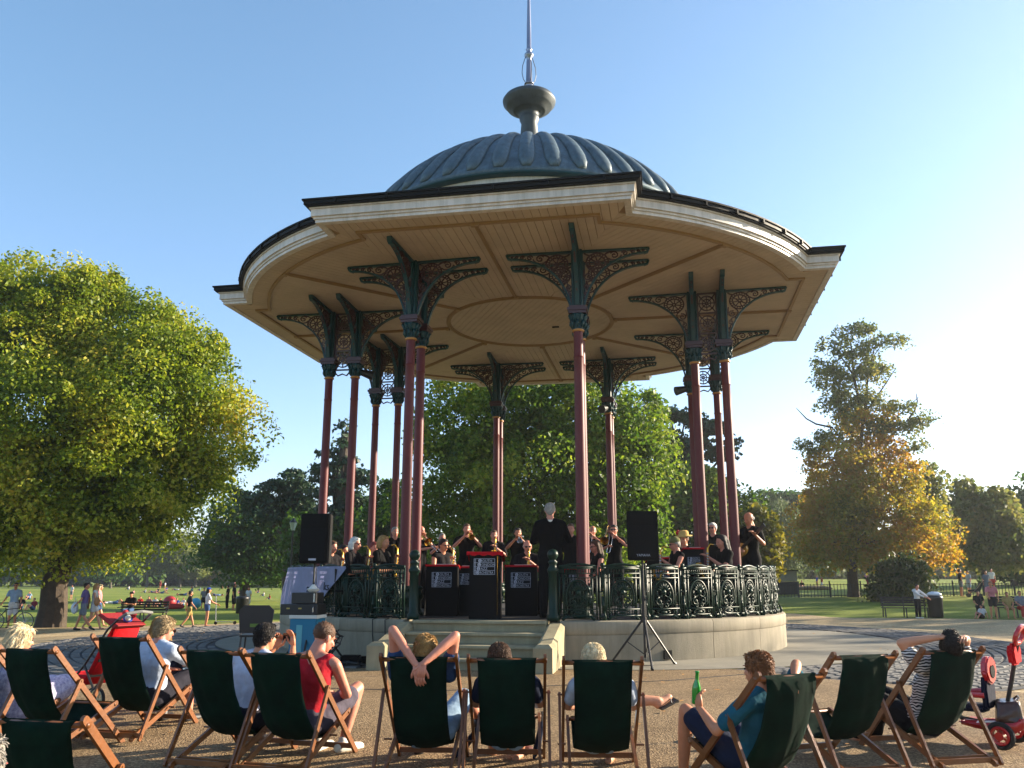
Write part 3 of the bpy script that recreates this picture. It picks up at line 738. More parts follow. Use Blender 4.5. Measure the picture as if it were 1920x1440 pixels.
L_YELL = leafmat('yellow_green_leaves', ['3e4a12', '6a6a18', '8f8420', 'a08a26'], .5, .3)
def leaf_mesh(cent, nrm_c, size, droop=0.0, asp=.62):
    n = len(cent)
    nr = RNG.normal(size=(n, 3)) + nrm_c; nr /= np.linalg.norm(nr, axis=1, keepdims=True) + 1e-9
    t = RNG.normal(size=(n, 3)); t[:, 2] -= droop * 2; t -= nr * (t * nr).sum(1, keepdims=True); t /= np.linalg.norm(t, axis=1, keepdims=True) + 1e-9
    b = np.cross(nr, t); s = size * RNG.uniform(.6, 1.3, (n, 1))
    v = np.empty((n, 4, 3)); v[:, 0] = cent - t * s * .5; v[:, 1] = cent + b * s * asp * .5 + nr * s * .1; v[:, 2] = cent + t * s * .5; v[:, 3] = cent - b * s * asp * .5 + nr * s * .1
    me = bpy.data.meshes.new('crown'); me.vertices.add(n * 4); me.vertices.foreach_set('co', v.reshape(-1).astype(np.float32))
    me.loops.add(n * 4); me.loops.foreach_set('vertex_index', np.arange(n * 4, dtype=np.int32))
    me.polygons.add(n); me.polygons.foreach_set('loop_start', np.arange(0, n * 4, 4, dtype=np.int32)); me.polygons.foreach_set('loop_total', np.full(n, 4, dtype=np.int32))
    me.update(); me.validate(); return me
def crown_points(blobs, n, cl_r, per=22, shell=.55, fl=1.0):
    """blobs: (centre, (rx, ry, rz)); clusters sit mostly in the outer shell"""
    vol = np.array([b[1][0] * b[1][1] * b[1][2] for b in blobs]) ** .72; vol /= vol.sum()
    nc = max(4, n // per); idx = RNG.choice(len(blobs), nc, p=vol)
    c = np.array([b[0] for b in blobs])[idx]; r = np.array([b[1] for b in blobs])[idx]
    u = RNG.normal(size=(nc, 3)); u /= np.linalg.norm(u, axis=1, keepdims=True)
    k = shell + (1.06 - shell) * RNG.random((nc, 1)) ** .7
    out = RNG.random((nc, 1)) < .22; k = np.where(out, k * RNG.uniform(1.05, 1.22, (nc, 1)), k)
    wob = 1 + .16 * np.sin(u[:, :1] * 5 + c[:, :1]) * np.cos(u[:, 2:] * 6 + c[:, 1:2])
    cc = c + u * r * k * wob
    keep = np.ones(nc, bool); pid = np.repeat(np.arange(nc), per)
    v = RNG.normal(size=(nc * per, 3)); v /= np.linalg.norm(v, axis=1, keepdims=True)
    v = v + .55 * u[pid] + np.array([0, 0, .35]); v /= np.linalg.norm(v, axis=1, keepdims=True)
    rs = np.repeat(cl_r * RNG.uniform(.6, 1.7, nc) * np.where(out[:, 0], .5, 1.0), per)[:, None]
    pts = cc[pid] + v * rs * (RNG.random((nc * per, 1)) ** .4 * 1.25) * np.array([1.25, 1.25, .8 * fl])
    pts[:, 2] -= .35 * rs[:, 0] * ((pts - cc[pid])[:, 0] ** 2 + (pts - cc[pid])[:, 1] ** 2) / (rs[:, 0] ** 2 + .01)
    return pts, v
def trunk_mesh(base, top, r0, r1, limbs, wob=.15, n=10):
    bm = bmesh.new(); base = Vector(base); top = Vector(top); k = 7; pts = []; rad = []
    for i in range(k + 1):
        t = i / k; p = base.lerp(top, t); p.x += math.sin(i * 2.1 + base.x) * wob * t; p.y += math.cos(i * 1.7) * wob * t
        pts.append(p); rad.append(r0 + (r1 - r0) * t + (r0 * .12 if i == 0 else 0))
    tube(bm, pts, rad, n)
    for (f, end, r, bend) in limbs:
        p0 = pts[min(k, int(f * k))]; p3 = Vector(end); mid = p0.lerp(p3, .4) + Vector((0, 0, bend)); pp = []; rr2 = []
        for i in range(7):
            t = i / 6; u = 1 - t; q = p0 * (u * u) + mid * (2 * u * t) + p3 * (t * t)
            q += Vector((random.uniform(-1, 1), random.uniform(-1, 1), random.uniform(-1, 1))) * (wob * .8 * math.sin(t * math.pi)); pp.append(q); rr2.append(r * (1 - .82 * t))
        tube(bm, pp, rr2, 6)
    return fix(bm)
def pxr(px_, d): return px_ / F_PX * d
def tree(name, label, base, blobs_px, n, leaf, lm, tr=.3, cat='tree', group=None, cl=.45, shell=.5, bark=None, droop=0, fork=.45, ddepth=1.0, limbs=10, per=22, extra=None, z0=None, fl=1.0, asp=.62, lean=0, shrink=1.0):
    """base: (px, py) of the foot or a world Vector; blobs_px: (px, py, rx, ry[, offset in depth as fraction of rx])"""
    B = at(*base) if not isinstance(base, Vector) else base
    d = B.y - CAM.y
    t = thing(name, label, cat, B, 0, group)
    bl = []
    for b in blobs_px:
        off = (b[4] if len(b) > 4 else 0) * pxr(b[2], d)
        c = at_d(b[0], b[1], d + off) - B; rx, rz = pxr(b[2], d) * shrink, pxr(b[3], d) * 1.03 * shrink
        bl.append(((c.x, c.y, c.z), (rx, rx * ddepth, rz)))
    pts, nr = crown_points(bl, n, cl, per, shell, fl)
    obj('crown', leaf_mesh(pts, nr * .7 + np.array([0, 0, .35]), leaf, droop, asp), lm, t)
    if tr:
        hi = max(c[2] + r[2] for c, r in bl); cx = sum(c[0] for c, r in bl) / len(bl)
        top = (cx * .15 + lean, 0, hi * fork)
        lb = []
        cand = sorted(bl, key=lambda b: -b[1][0])[:limbs]
        for c, r in cand: lb.append((random.uniform(.55, .98), (c[0] + random.uniform(-.3, .3) * r[0], c[1], c[2] + .2 * r[2]), tr * .42, .3))
        if extra: lb += extra(B)
        obj('trunk', trunk_mesh((0, 0, -.2), top, tr, tr * .55, lb, wob=tr * .35), bark or M_BARK, t)
    return t
# -- the great plane tree on the left
tree('plane_tree', 'huge plane tree with yellowing leaves and thick dark trunk left of the lawn', (93, 1176),
     [(60, 620, 130, 110), (190, 640, 120, 110, .2), (120, 540, 90, 55), (30, 540, 70, 50), (300, 660, 90, 80), (250, 760, 150, 120, -.3), (90, 780, 160, 140, -.5), (380, 720, 60, 70), (395, 820, 62, 62), (340, 860, 90, 80, .3),
      (430, 790, 40, 60), (200, 900, 150, 100, -.5), (60, 930, 140, 100, -.5), (-60, 760, 120, 200), (280, 935, 80, 60), (372, 890, 36, 30), (150, 975, 105, 50, -.6), (30, 995, 90, 45, -.5), (-60, 960, 90, 80), (330, 620, 40, 40), (380, 640, 26, 34), (190, 560, 60, 55), (225, 985, 60, 40, .4), (35, 505, 22, 20), (85, 500, 26, 22), (175, 510, 30, 22), (270, 595, 22, 18), (375, 625, 22, 30), (425, 700, 18, 22), (455, 800, 20, 34), (250, 590, 30, 24)],
     240000, .18, L_PLANE, .58, cl=.80, shell=.50, ddepth=1.0, limbs=14, fork=.40, per=330, shrink=.88)
# -- the big tree seen through the columns
tree('lime_tree', 'big dense green tree behind the bandstand seen between the columns', Vector((at_d(1010, 1100, 38).x, CAM.y + 38, -.75)),
     [(880, 790, 95, 80), (1010, 760, 110, 80), (1120, 790, 90, 80), (860, 900, 90, 90), (990, 880, 130, 110, -.3), (1120, 900, 100, 100, -.2), (1190, 850, 50, 60), (1190, 960, 55, 60), (850, 990, 80, 60), (960, 1010, 110, 60, -.3), (1090, 1020, 110, 50, -.3), (820, 780, 35, 50), (1195, 780, 35, 40)],
     120000, .20, L_MID, .5, per=260, cl=.72, shell=.45, ddepth=.8, fork=.4)
# -- left middle: dark pines
def wisp(cx, segs): return [(cx + a, b, c_, d) for a, b, c_, d in segs]
tree('pine_tree', 'tall sparse dark pine between the two left column pairs', Vector((at_d(632, 1090, 60).x, CAM.y + 60, -.7)),
     [(645, 800, 12, 12), (640, 830, 14, 9), (620, 850, 22, 8), (655, 860, 24, 9), (610, 878, 26, 9), (670, 890, 24, 9), (640, 905, 30, 10), (608, 925, 26, 9), (665, 935, 30, 10), (630, 955, 40, 12), (690, 900, 14, 10), (600, 900, 16, 8), (645, 985, 50, 20), (690, 955, 22, 14)],
     9000, .34, L_CEDAR, .55, cl=.32, shell=.1, fork=.93, limbs=14, per=18, droop=.2, fl=.5)
tree('pine_tree', 'flat-topped dark pine standing left of the bandstand above the round green tree', Vector((at_d(540, 1090, 62).x, CAM.y + 62, -.7)),
     [(545, 893, 24, 10), (520, 910, 28, 10), (565, 915, 26, 10), (500, 935, 26, 10), (545, 940, 36, 12), (475, 948, 24, 9), (455, 930, 22, 7), (580, 955, 26, 12), (520, 965, 50, 14), (440, 915, 14, 5)],
     9000, .34, L_CEDAR, .4, cl=.35, shell=.1, fork=.8, limbs=9, per=18, fl=.5)
tree('round_tree', 'broad mid-green tree at the edge of the lawn left of the loudspeaker', Vector((at_d(460, 1100, 75).x, CAM.y + 75, -.7)),
     [(440, 985, 45, 45), (490, 985, 50, 45), (530, 1000, 40, 45), (420, 1020, 35, 40), (470, 1040, 60, 35), (530, 1050, 45, 30), (415, 970, 20, 25)],
     26000, .34, L_GREEN, .5, per=130, cl=1.0, shell=.4, ddepth=.8)
tree('bushy_tree', 'low bushy green tree behind the left columns beside the dark pine', Vector((at_d(600, 1095, 58).x, CAM.y + 58, -.7)),
     [(570, 1000, 40, 35), (620, 1020, 45, 35), (680, 1010, 45, 40), (650, 1050, 60, 30), (590, 1050, 50, 30)], 12000, .38, L_GREEN, .3, cl=.5, shell=.4, ddepth=.7)
tree('bushy_tree', 'dark bushy tree with brownish top just left of the twin front columns', Vector((at_d(730, 1095, 50).x, CAM.y + 50, -.7)),
     [(735, 930, 26, 28), (715, 965, 24, 24), (755, 975, 36, 32), (725, 1020, 50, 40), (770, 1030, 40, 40), (740, 1065, 60, 25)], 12000, .32, L_GREEN, .3, cl=.42, shell=.35, ddepth=.7)
# -- small far trees on the left lawn
for i, (bx, by, bl, lm, lab) in enumerate([
    (275, 1101, [(275, 1035, 30, 28), (262, 1050, 22, 20), (292, 1048, 20, 20)], L_OLIVE, 'small grey-green tree on the far lawn, leftmost of the far group'),
    (337, 1101, [(335, 1035, 28, 28), (320, 1050, 22, 18), (350, 1048, 22, 18), (340, 1015, 16, 14)], L_OLIVE, 'taller slim-trunked tree on the far lawn in the middle of the far group'),
    (366, 1101, [(366, 1052, 18, 18), (360, 1065, 14, 12)], L_OLIVE, 'smallest tree on the far lawn, under its taller neighbour'),
    (392, 1099, [(392, 1052, 22, 24), (400, 1068, 18, 16), (382, 1035, 12, 12)], L_YELL, 'yellowish tree on the far lawn, rightmost of the far group'),
    (207, 1103, [(205, 1060, 26, 20), (190, 1050, 18, 16)], L_GREEN, 'dark little tree on the far lawn beside the big plane trunk')]):
    tree('small_tree', lab, (bx, by), bl, 9000, .55, lm, .28, cl=1.0, shell=.2, group='small trees on the far lawn', fork=.6, limbs=4, bark=M_BARK2, per=60)
# -- right middle
tree('pine_tree', 'crooked pine with flat needle pads behind the right columns', Vector((at_d(1270, 1090, 55).x, CAM.y + 55, -.6)),
     [(1255, 775, 20, 9), (1290, 780, 24, 12), (1320, 800, 26, 12), (1300, 830, 34, 12), (1250, 815, 22, 10), (1345, 800, 20, 10), (1350, 850, 26, 10), (1270, 860, 34, 12), (1240, 880, 26, 12), (1310, 890, 34, 14), (1350, 905, 26, 12), (1225, 760, 12, 6), (1375, 830, 14, 8)],
     11000, .32, L_CEDAR, .45, cl=.32, shell=.1, fork=.75, limbs=13, per=18, fl=.5)
tree('broad_tree', 'broad bright green tree behind the right rail of the bandstand', Vector((at_d(1290, 1095, 52).x, CAM.y + 52, -.5)),
     [(1240, 930, 45, 40), (1300, 930, 50, 45), (1360, 950, 45, 45), (1230, 1000, 50, 45), (1310, 1000, 60, 50), (1385, 1010, 40, 45), (1270, 1050, 70, 30), (1360, 1055, 50, 25), (1200, 1040, 40, 30)],
     40000, .28, L_MID, .35, per=160, cl=.7, shell=.4, ddepth=.7)
tree('small_tree', 'small yellow-green tree just right of the guitar player', Vector((at_d(1425, 1090, 50).x, CAM.y + 50, -.2)),
     [(1415, 985, 22, 28), (1430, 1015, 26, 30), (1415, 1050, 28, 28), (1440, 1045, 16, 20)], 6000, .34, L_YELL, .2, cl=.4, shell=.3)
tree('willow_tree', 'pale weeping willow behind the right end of the rail', Vector((at_d(1460, 1088, 90).x, CAM.y + 90, .5)),
     [(1450, 975, 34, 30), (1475, 1000, 30, 45), (1445, 1020, 32, 50), (1475, 1045, 28, 40)], 20000, .36, L_WILLOW, .35, cl=.6, shell=.4, droop=1.5, asp=.25)
tree('dark_tree', 'dark rounded tree crown behind the willow against the bright sky', Vector((at_d(1450, 1085, 115).x, CAM.y + 115, .8)),
     [(1420, 955, 22, 18), (1450, 945, 26, 20), (1490, 950, 34, 22), (1530, 960, 34, 24), (1430, 1000, 50, 50), (1520, 1010, 50, 50)], 12000, .75, L_GREEN, .4, cl=.9, shell=.4)
# -- the autumn tree on the right
def bare(B):
    o = []
    for p in ((1562, 802, 1498, 768), (1560, 800, 1530, 790), (1700, 800, 1722, 742), (1690, 690, 1702, 655), (1560, 650, 1535, 655), (1720, 830, 1752, 828)):
        e = at_d(p[2], p[3], B.y - CAM.y) - B; o.append((.8, (e.x, e.y + .3, e.z), .10, .2))
    return o
at_ = tree('autumn_tree', 'tall ragged tree turning orange, thin green top, on the right lawn', (1600, 1119),
     [(1570, 880, 60, 60), (1650, 880, 60, 70), (1620, 800, 50, 50), (1560, 960, 75, 60), (1660, 960, 80, 70, -.3), (1740, 1000, 55, 50), (1580, 1030, 80, 40), (1680, 1030, 80, 40, -.3), (1530, 1020, 45, 35), (1750, 1040, 40, 28), (1600, 910, 70, 70, -.4), (1700, 900, 35, 50)],
     60000, .22, L_AUT, .38, per=90, cl=.55, shrink=.9, shell=.3, ddepth=.85, fork=.42, limbs=10)
B = at_.location.copy(); d = B.y - CAM.y; bl = []
for b in ((1590, 625, 26, 16), (1625, 615, 24, 12), (1560, 650, 24, 20), (1610, 660, 36, 22), (1660, 640, 30, 10), (1685, 640, 18, 8), (1560, 700, 36, 24), (1615, 700, 40, 22), (1650, 690, 26, 12), (1580, 740, 34, 22), (1630, 745, 30, 18), (1600, 775, 36, 20), (1560, 760, 26, 14), (1680, 765, 34, 10), (1700, 800, 34, 14), (1650, 800, 36, 16), (1545, 820, 30, 12), (1510, 832, 18, 5), (1525, 845, 22, 8), (1720, 790, 22, 10), (1740, 780, 14, 6), (1715, 835, 26, 8), (1540, 720, 20, 10), (1535, 680, 16, 8)):
    c = at_d(b[0], b[1], d) - B; bl.append(((c.x, c.y, c.z), (pxr(b[2], d), pxr(b[2], d) * .8, pxr(b[3], d))))
pts, nr = crown_points(bl, 15000, .30, 16, .05)
obj('upper_crown', leaf_mesh(pts, nr * .4 + np.array([0, 0, .35]), .22, .2), L_AUTG, at_)
bm = bmesh.new(); T0 = at_d(1605, 1000, d) - B
for (x0, y0, x1, y1, r) in ((1610, 950, 1622, 760, .20), (1622, 780, 1640, 650, .11), (1620, 790, 1595, 640, .12), (1615, 900, 1660, 780, .10), (1660, 800, 1722, 745, .06), (1625, 770, 1680, 690, .06), (1600, 820, 1560, 700, .09), (1612, 860, 1560, 802, .06), (1650, 860, 1700, 790, .07), (1597, 700, 1560, 640, .05), (1632, 700, 1665, 630, .05)):
    a, b = at_d(x0, y0, d) - B, at_d(x1, y1, d) - B; m = a.lerp(b, .5) + Vector((random.uniform(-.3, .3), .2, .1)); tube(bm, [a, m, b], [r, r * .75, r * .35], 6)
for pl in (((1562, 802), (1530, 795), (1512, 785), (1493, 765)), ((1700, 790), (1715, 770), (1720, 752), (1718, 738))):
    tube(bm, [at_d(x, y, d) - B for x, y in pl], [.07, .06, .045, .02], 6)
obj('limbs', fix(bm), M_BARK, at_)
tree('bare_tree', 'slender half-bare tree behind the right shoulder of the autumn tree', Vector((at_d(1740, 1088, 62).x, CAM.y + 62, .3)),
     [(1735, 880, 16, 12), (1750, 900, 20, 14), (1725, 905, 16, 12), (1745, 930, 24, 16), (1730, 950, 22, 16), (1755, 960, 18, 18), (1730, 985, 34, 20)], 3600, .32, L_AUTG, .18, cl=.4, shell=.0, fork=.9, limbs=7, per=12)
tree('shrub', 'dense green shrub at the foot of the autumn tree behind the park bench', (1690, 1128),
     [(1670, 1075, 30, 26), (1700, 1070, 34, 28), (1660, 1105, 26, 18), (1700, 1108, 34, 18), (1725, 1085, 18, 22), (1645, 1112, 14, 10)], 9000, .24, leafmat('shrub_leaves', ['1d300e', '2f4414', '4f5c18', '7a741e'], .4, .5), .1, cat='shrub', cl=.28, shell=.3, droop=.4)
tree('round_tree', 'round-headed tree with orange-tinged leaves near the right edge of the lawn', (1850, 1108),
     [(1820, 950, 34, 30), (1860, 960, 40, 34), (1800, 990, 36, 30), (1850, 1010, 50, 34), (1895, 1000, 34, 30), (1810, 1030, 40, 26), (1880, 1040, 40, 22), (1808, 915, 18, 14), (1885, 940, 16, 14)], 17000, .40, L_AUTG, .22, cl=.5, shell=.2, ddepth=.8)
tree('dark_tree', 'dark tree at the far right edge behind the round-headed tree', Vector((at_d(1900, 1085, 75).x, CAM.y + 75, .7)),
     [(1900, 960, 24, 26), (1920, 1000, 36, 50), (1950, 960, 50, 60), (1890, 1040, 50, 40), (1940, 1050, 60, 40)], 12000, .55, L_GREEN, .3, cl=.6, shell=.3)
# -- far woods closing the horizon (read as one mass)
def wood(name, segs, n, size, lm, depth):
    bl = []
    for (x, y, rx, ry, d) in segs:
        c = at_d(x, y, d); bl.append(((c.x, c.y, c.z), (pxr(rx, d), depth, pxr(ry, d))))
    pts, nr = crown_points(bl, n, 1.1, 14, .3)
    return stuff(obj(name, leaf_mesh(pts, nr + np.array([0, 0, .4]), size), lm))
wood('far_wood', [(x, 1068 - 10 * random.random(), 40, 24 + 12 * random.random(), 205 + random.uniform(-12, 8)) for x in range(-60, 760, 32)] + [(x, 1060, 45, 26, 180) for x in range(500, 1420, 45)], 42000, 1.5, L_GREEN, 6)
wood('far_hedge', [(x, 1068 + (x - 1400) * .004, 34, 15 + 4 * random.random(), 128 + random.uniform(-4, 4)) for x in range(1380, 2060, 26)], 26000, .9, L_OLIVE, 3)
wood('far_treeline', [(x, 1030 + 18 * random.random(), 50, 40, 150) for x in range(1400, 2060, 45)], 26000, 1.2, L_GREEN, 6)
# -- trees out of frame to the right; their long shade reaches the cobbles
S2 = Vector((sd.x, sd.y, 0)).normalized(); SN = Vector((-S2.y, S2.x, 0))
def shade_tree(dist, side, top, wdt, n, lab):
    Pp = S2 * dist + SN * side; B = Vector((Pp.x, Pp.y, gz(Pp.x, Pp.y)))
    t = thing('roadside_tree', lab, 'tree', B, 0, 'tall trees east of the bandstand')
    bl = [((random.uniform(-1, 1) * wdt * .55, random.uniform(-1, 1) * wdt * .55, z), (wdt * .55, wdt * .55, 2.6)) for z in np.linspace(3.2, top - 2.4 + .7, 7)]
    bl += [((math.cos(a) * wdt * .6, math.sin(a) * wdt * .6, top * .45), (wdt * .4, wdt * .4, 2.6)) for a in np.linspace(0, 5.3, 6)]
    pts, nr = crown_points(bl, n, .5, 20, .3); obj('crown', leaf_mesh(pts, nr * .5 + np.array([0, 0, .3]), .5), L_MID, t)
    obj('trunk', trunk_mesh((0, 0, -.2), (0, 0, top * .6), .4, .2, [(.6, (b[0][0], b[0][1], b[0][2]), .15, .3) for b in bl[:8]]), M_BARK, t)
for i, (ds, sd_, tp, wd_) in enumerate([(50, 0.5, 14.6, 7), (58, 9, 17.5, 8), (47, -7.5, 12.6, 5.5), (72, 16, 21, 9)]):
    shade_tree(ds, sd_, tp, wd_, 11000, ['tall full tree out to the right of the bandstand', 'taller tree north of it along the same row', 'lower tree at the south end of the row', 'great tree farthest along the row'][i])
# ================================================================== PEOPLE
SK = {'fair': mat('fair_skin', 'c08868', .5, var=.06, scale=14, spec=.4), 'tan': mat('tanned_skin', 'b87a58', .5, var=.06, scale=14, spec=.4),
      'pink': mat('pink_skin', 'bd7c64', .5, var=.08, scale=12, spec=.4), 'brown': mat('brown_skin', '6f4430', .5)}
M_EYE = mat('dark_eye', '1c1613', .3); M_LIP = mat('lip', '9a4f45', .5); M_BLACKC = mat('black_cloth', '0a0a0b', .9, var=.3, scale=10, spec=.15)
def hairm(n, h): return mat(n, h, .6, var=.28, scale=30, bump=.6, bscale=70, spec=.35)
HA = {'blond': hairm('blond_hair', 'a07c48'), 'pale': hairm('pale_blond_hair', 'd6c39c'), 'brown': hairm('brown_hair', '4f3420'), 'dark': hairm('dark_hair', '1d1612'), 'grey': hairm('grey_hair', '8a857c'),
      'white': hairm('white_hair', 'c9c5bb'), 'ginger': hairm('ginger_hair', '7a4c28'), 'sandy': hairm('sandy_grey_hair', '96805e'), 'red': hairm('dyed_red_hair', '6b231c')}
def cloth(n, h, **k): return mat(n, h, k.pop('rough', .9), spec=.15, var=k.pop('var', .12), scale=k.pop('scale', 9), bump=.35, bscale=22, **k)
def caps(bm, a, b, ra, rb, n=10, sx=1.0):
    """closed tapered capsule a-b (sx stretches it sideways in x)"""
    a, b = Vector(a), Vector(b); d = b - a; L_ = d.length
    if L_ < 1e-6: ball(bm, a, ra, (sx, 1, 1), n, 6); return
    dn = d / L_; pts = []; rad = []
    for t in (-1, -.85, -.5, 0): pts.append(a + dn * ra * t); rad.append(ra * math.sqrt(max(.004, 1 - t * t)))
    for t in (0, .5, .85, 1): pts.append(b + dn * rb * t); rad.append(rb * math.sqrt(max(.004, 1 - t * t)))
    tube(bm, pts, rad, n)
TMP = bpy.data.scenes.new('work')
def remesh(bm, vox, it=5, wr=0.0, name='m'):
    me = bpy.data.meshes.new(name); bm.to_mesh(me); bm.free()
    o = bpy.data.objects.new(name, me); TMP.collection.objects.link(o)
    m = o.modifiers.new('r', 'REMESH'); m.mode = 'VOXEL'; m.voxel_size = vox; m.use_smooth_shade = True
    if it: s = o.modifiers.new('s', 'SMOOTH'); s.factor = .5; s.iterations = it
    vl = TMP.view_layers[0]; vl.update(); dg = vl.depsgraph; out = bpy.data.meshes.new_from_object(o.evaluated_get(dg))
    bpy.data.objects.remove(o); bpy.data.meshes.remove(me)
    if wr > 0:
        n = len(out.vertices); co = np.empty(n * 3, np.float32); no = np.empty(n * 3, np.float32)
        out.vertices.foreach_get('co', co); out.vertices.foreach_get('normal', no); co = co.reshape(-1, 3); no = no.reshape(-1, 3)
        w_ = np.sin(co[:, 2] * 46 + np.sin(co[:, 0] * 21) * 2.2 + co[:, 1] * 17) * np.cos(co[:, 0] * 33 + co[:, 1] * 9 + co[:, 2] * 8)
        out.vertices.foreach_set('co', (co + no * (w_ * wr)[:, None]).reshape(-1))
    smooth(out); return out
def head_mesh(vox):
    bm = bmesh.new()
    ball(bm, (0, -.012, .035), 1, (.077, .094, .084), 20, 14); ball(bm, (0, .02, -.03), 1, (.062, .070, .080), 16, 12)
    ball(bm, (0, .052, -.083), 1, (.032, .028, .026), 10, 8); ball(bm, (0, .066, .022), 1, (.052, .022, .016), 10, 6)
    tube(bm, [(0, .082, .018), (0, .099, -.012), (0, .107, -.026), (0, .088, -.034)], [.009, .012, .016, .010], 8)
    for s in (-1, 1):
        ball(bm, (s * .038, .058, -.02), 1, (.024, .022, .022), 10, 6); ball(bm, (s * .077, -.005, -.008), 1, (.009, .020, .031), 8, 8)
    ball(bm, (0, .083, -.056), 1, (.024, .012, .009), 8, 6)
    caps(bm, (0, -.02, -.05), (0, -.035, -.14), .052, .054, 12)
    return remesh(bm, vox, 3)
HEADS = {'near': head_mesh(.0075), 'mid': head_mesh(.014), 'far': head_mesh(.03)}
def hand(bm, w, d, up, curl=.4, s=1.0, n=6, spread=.14, side=1):
    """palm and five fingers from the wrist w along d; up = back of the hand"""
    w = Vector(w); d = Vector(d).normalized(); up = Vector(up); up = (up - d * up.dot(d)).normalized(); lat = d.cross(up) * side
    for k in (-1.2, -.4, .4, 1.2):
        tube(bm, [w + lat * k * .008 * s - d * .01, w + d * .045 * s + lat * k * .017 * s, w + d * .088 * s + lat * k * .0185 * s], [.017 * s, .016 * s, .012 * s], n)
    for i, (k, L_) in enumerate(((-1.35, .064), (-.45, .076), (.45, .083), (1.35, .074))):
        p = w + d * .086 * s + lat * k * .0185 * s; dd = (d + lat * k * spread * .5).normalized(); pts = [p]; c = curl * (1 + .1 * i)
        for j, f in enumerate((.45, .32, .23)):
            dd = (dd * math.cos(c) - up * math.sin(c)).normalized(); p = p + dd * L_ * f * s; pts.append(p)
        tube(bm, pts, [.0095 * s, .0088 * s, .0078 * s, .0055 * s], n)
    p = w + d * .025 * s + lat * .024 * s; q = p + (d * .6 + lat * .75 - up * .25).normalized() * .042 * s; r_ = q + (d * .95 + lat * .2 - up * .35).normalized() * .034 * s; e = r_ + (d - up * .3).normalized() * .024 * s
    tube(bm, [w + d * .01, p, q, r_, e], [.015 * s, .016 * s, .0115 * s, .010 * s, .006 * s], n)
def V(*a): return Vector(a)
def stand():
    return dict(pel=V(0, 0, .95), wai=V(0, .01, 1.10), che=V(0, 0, 1.30), nec=V(0, -.01, 1.47), hea=V(0, .015, 1.635), shl=V(-.185, -.01, 1.42), shr=V(.185, -.01, 1.42),
                ell=V(-.235, -.02, 1.14), elr=V(.235, -.02, 1.14), wrl=V(-.25, .06, .90), wrr=V(.25, .06, .90), hil=V(-.09, 0, .92), hir=V(.09, 0, .92),
                knl=V(-.10, .02, .50), knr=V(.10, .02, .50), anl=V(-.11, -.02, .08), anr=V(.11, -.02, .08), tol=V(-.14, .15, .035), tor=V(.14, .15, .035))
def walk(ph=1):
    j = stand(); j.update(knl=V(-.09, .14 * ph, .52), anl=V(-.09, .26 * ph, .10), tol=V(-.10, .26 * ph + .16, .05), knr=V(.09, -.06 * ph, .50), anr=V(.10, -.32 * ph, .15), tor=V(.10, -.32 * ph + .14, .05),
                       ell=V(-.24, -.10 * ph, 1.15), wrl=V(-.25, -.08 * ph, .92), elr=V(.24, .06 * ph, 1.15), wrr=V(.24, .22 * ph, .98)); return j
def sit(lean=0.0):
    return dict(pel=V(0, 0, .54), wai=V(0, .02 + lean * .3, .70), che=V(0, .0 + lean * .7, .90), nec=V(0, -.01 + lean, 1.07), hea=V(0, .03 + lean * 1.3, 1.225), shl=V(-.185, -.01 + lean, 1.02), shr=V(.185, -.01 + lean, 1.02),
                ell=V(-.24, .08 + lean, .76), elr=V(.24, .08 + lean, .76), wrl=V(-.15, .28, .66), wrr=V(.15, .28, .66), hil=V(-.09, .02, .52), hir=V(.09, .02, .52),
                knl=V(-.14, .44, .52), knr=V(.14, .44, .52), anl=V(-.14, .42, .09), anr=V(.14, .42, .09), tol=V(-.17, .58, .04), tor=V(.17, .58, .04))
def recline():
    return dict(pel=V(0, .06, .29), wai=V(0, -.02, .42), che=V(0, -.11, .58), nec=V(0, -.19, .735), hea=V(0, -.18, .875), shl=V(-.185, -.18, .69), shr=V(.185, -.18, .69),
                ell=V(-.25, .02, .52), elr=V(.25, .02, .52), wrl=V(-.12, .22, .50), wrr=V(.12, .22, .50), hil=V(-.09, .10, .29), hir=V(.09, .10, .29),
                knl=V(-.13, .50, .46), knr=V(.13, .50, .46), anl=V(-.14, .62, .08), anr=V(.14, .62, .08), tol=V(-.16, .77, .035), tor=V(.16, .77, .035))
def forward():
    j = recline(); j.update(pel=V(0, .12, .31), wai=V(0, .16, .46), che=V(0, .23, .62), nec=V(0, .30, .78), hea=V(0, .38, .905), shl=V(-.185, .27, .72), shr=V(.185, .27, .72),
                            ell=V(-.24, .40, .50), elr=V(.24, .40, .50), wrl=V(-.10, .56, .50), wrr=V(.10, .56, .50), hil=V(-.09, .16, .31), hir=V(.09, .16, .31), knl=V(-.14, .58, .47), knr=V(.14, .58, .47), anl=V(-.14, .62, .08), anr=V(.14, .62, .08), tol=V(-.16, .78, .035), tor=V(.16, .78, .035)); return j
def floor_sit():
    return dict(pel=V(0, 0, .12), wai=V(0, -.04, .27), che=V(0, -.06, .46), nec=V(0, -.04, .63), hea=V(0, 0, .785), shl=V(-.18, -.05, .58), shr=V(.18, -.05, .58), ell=V(-.24, -.14, .33), elr=V(.22, .08, .36),
                wrl=V(-.24, -.24, .07), wrr=V(.08, .28, .36), hil=V(-.09, .04, .11), hir=V(.09, .04, .11), knl=V(-.14, .38, .36), knr=V(.14, .36, .42), anl=V(-.12, .66, .07), anr=V(.12, .58, .07), tol=V(-.13, .80, .05), tor=V(.13, .72, .05))
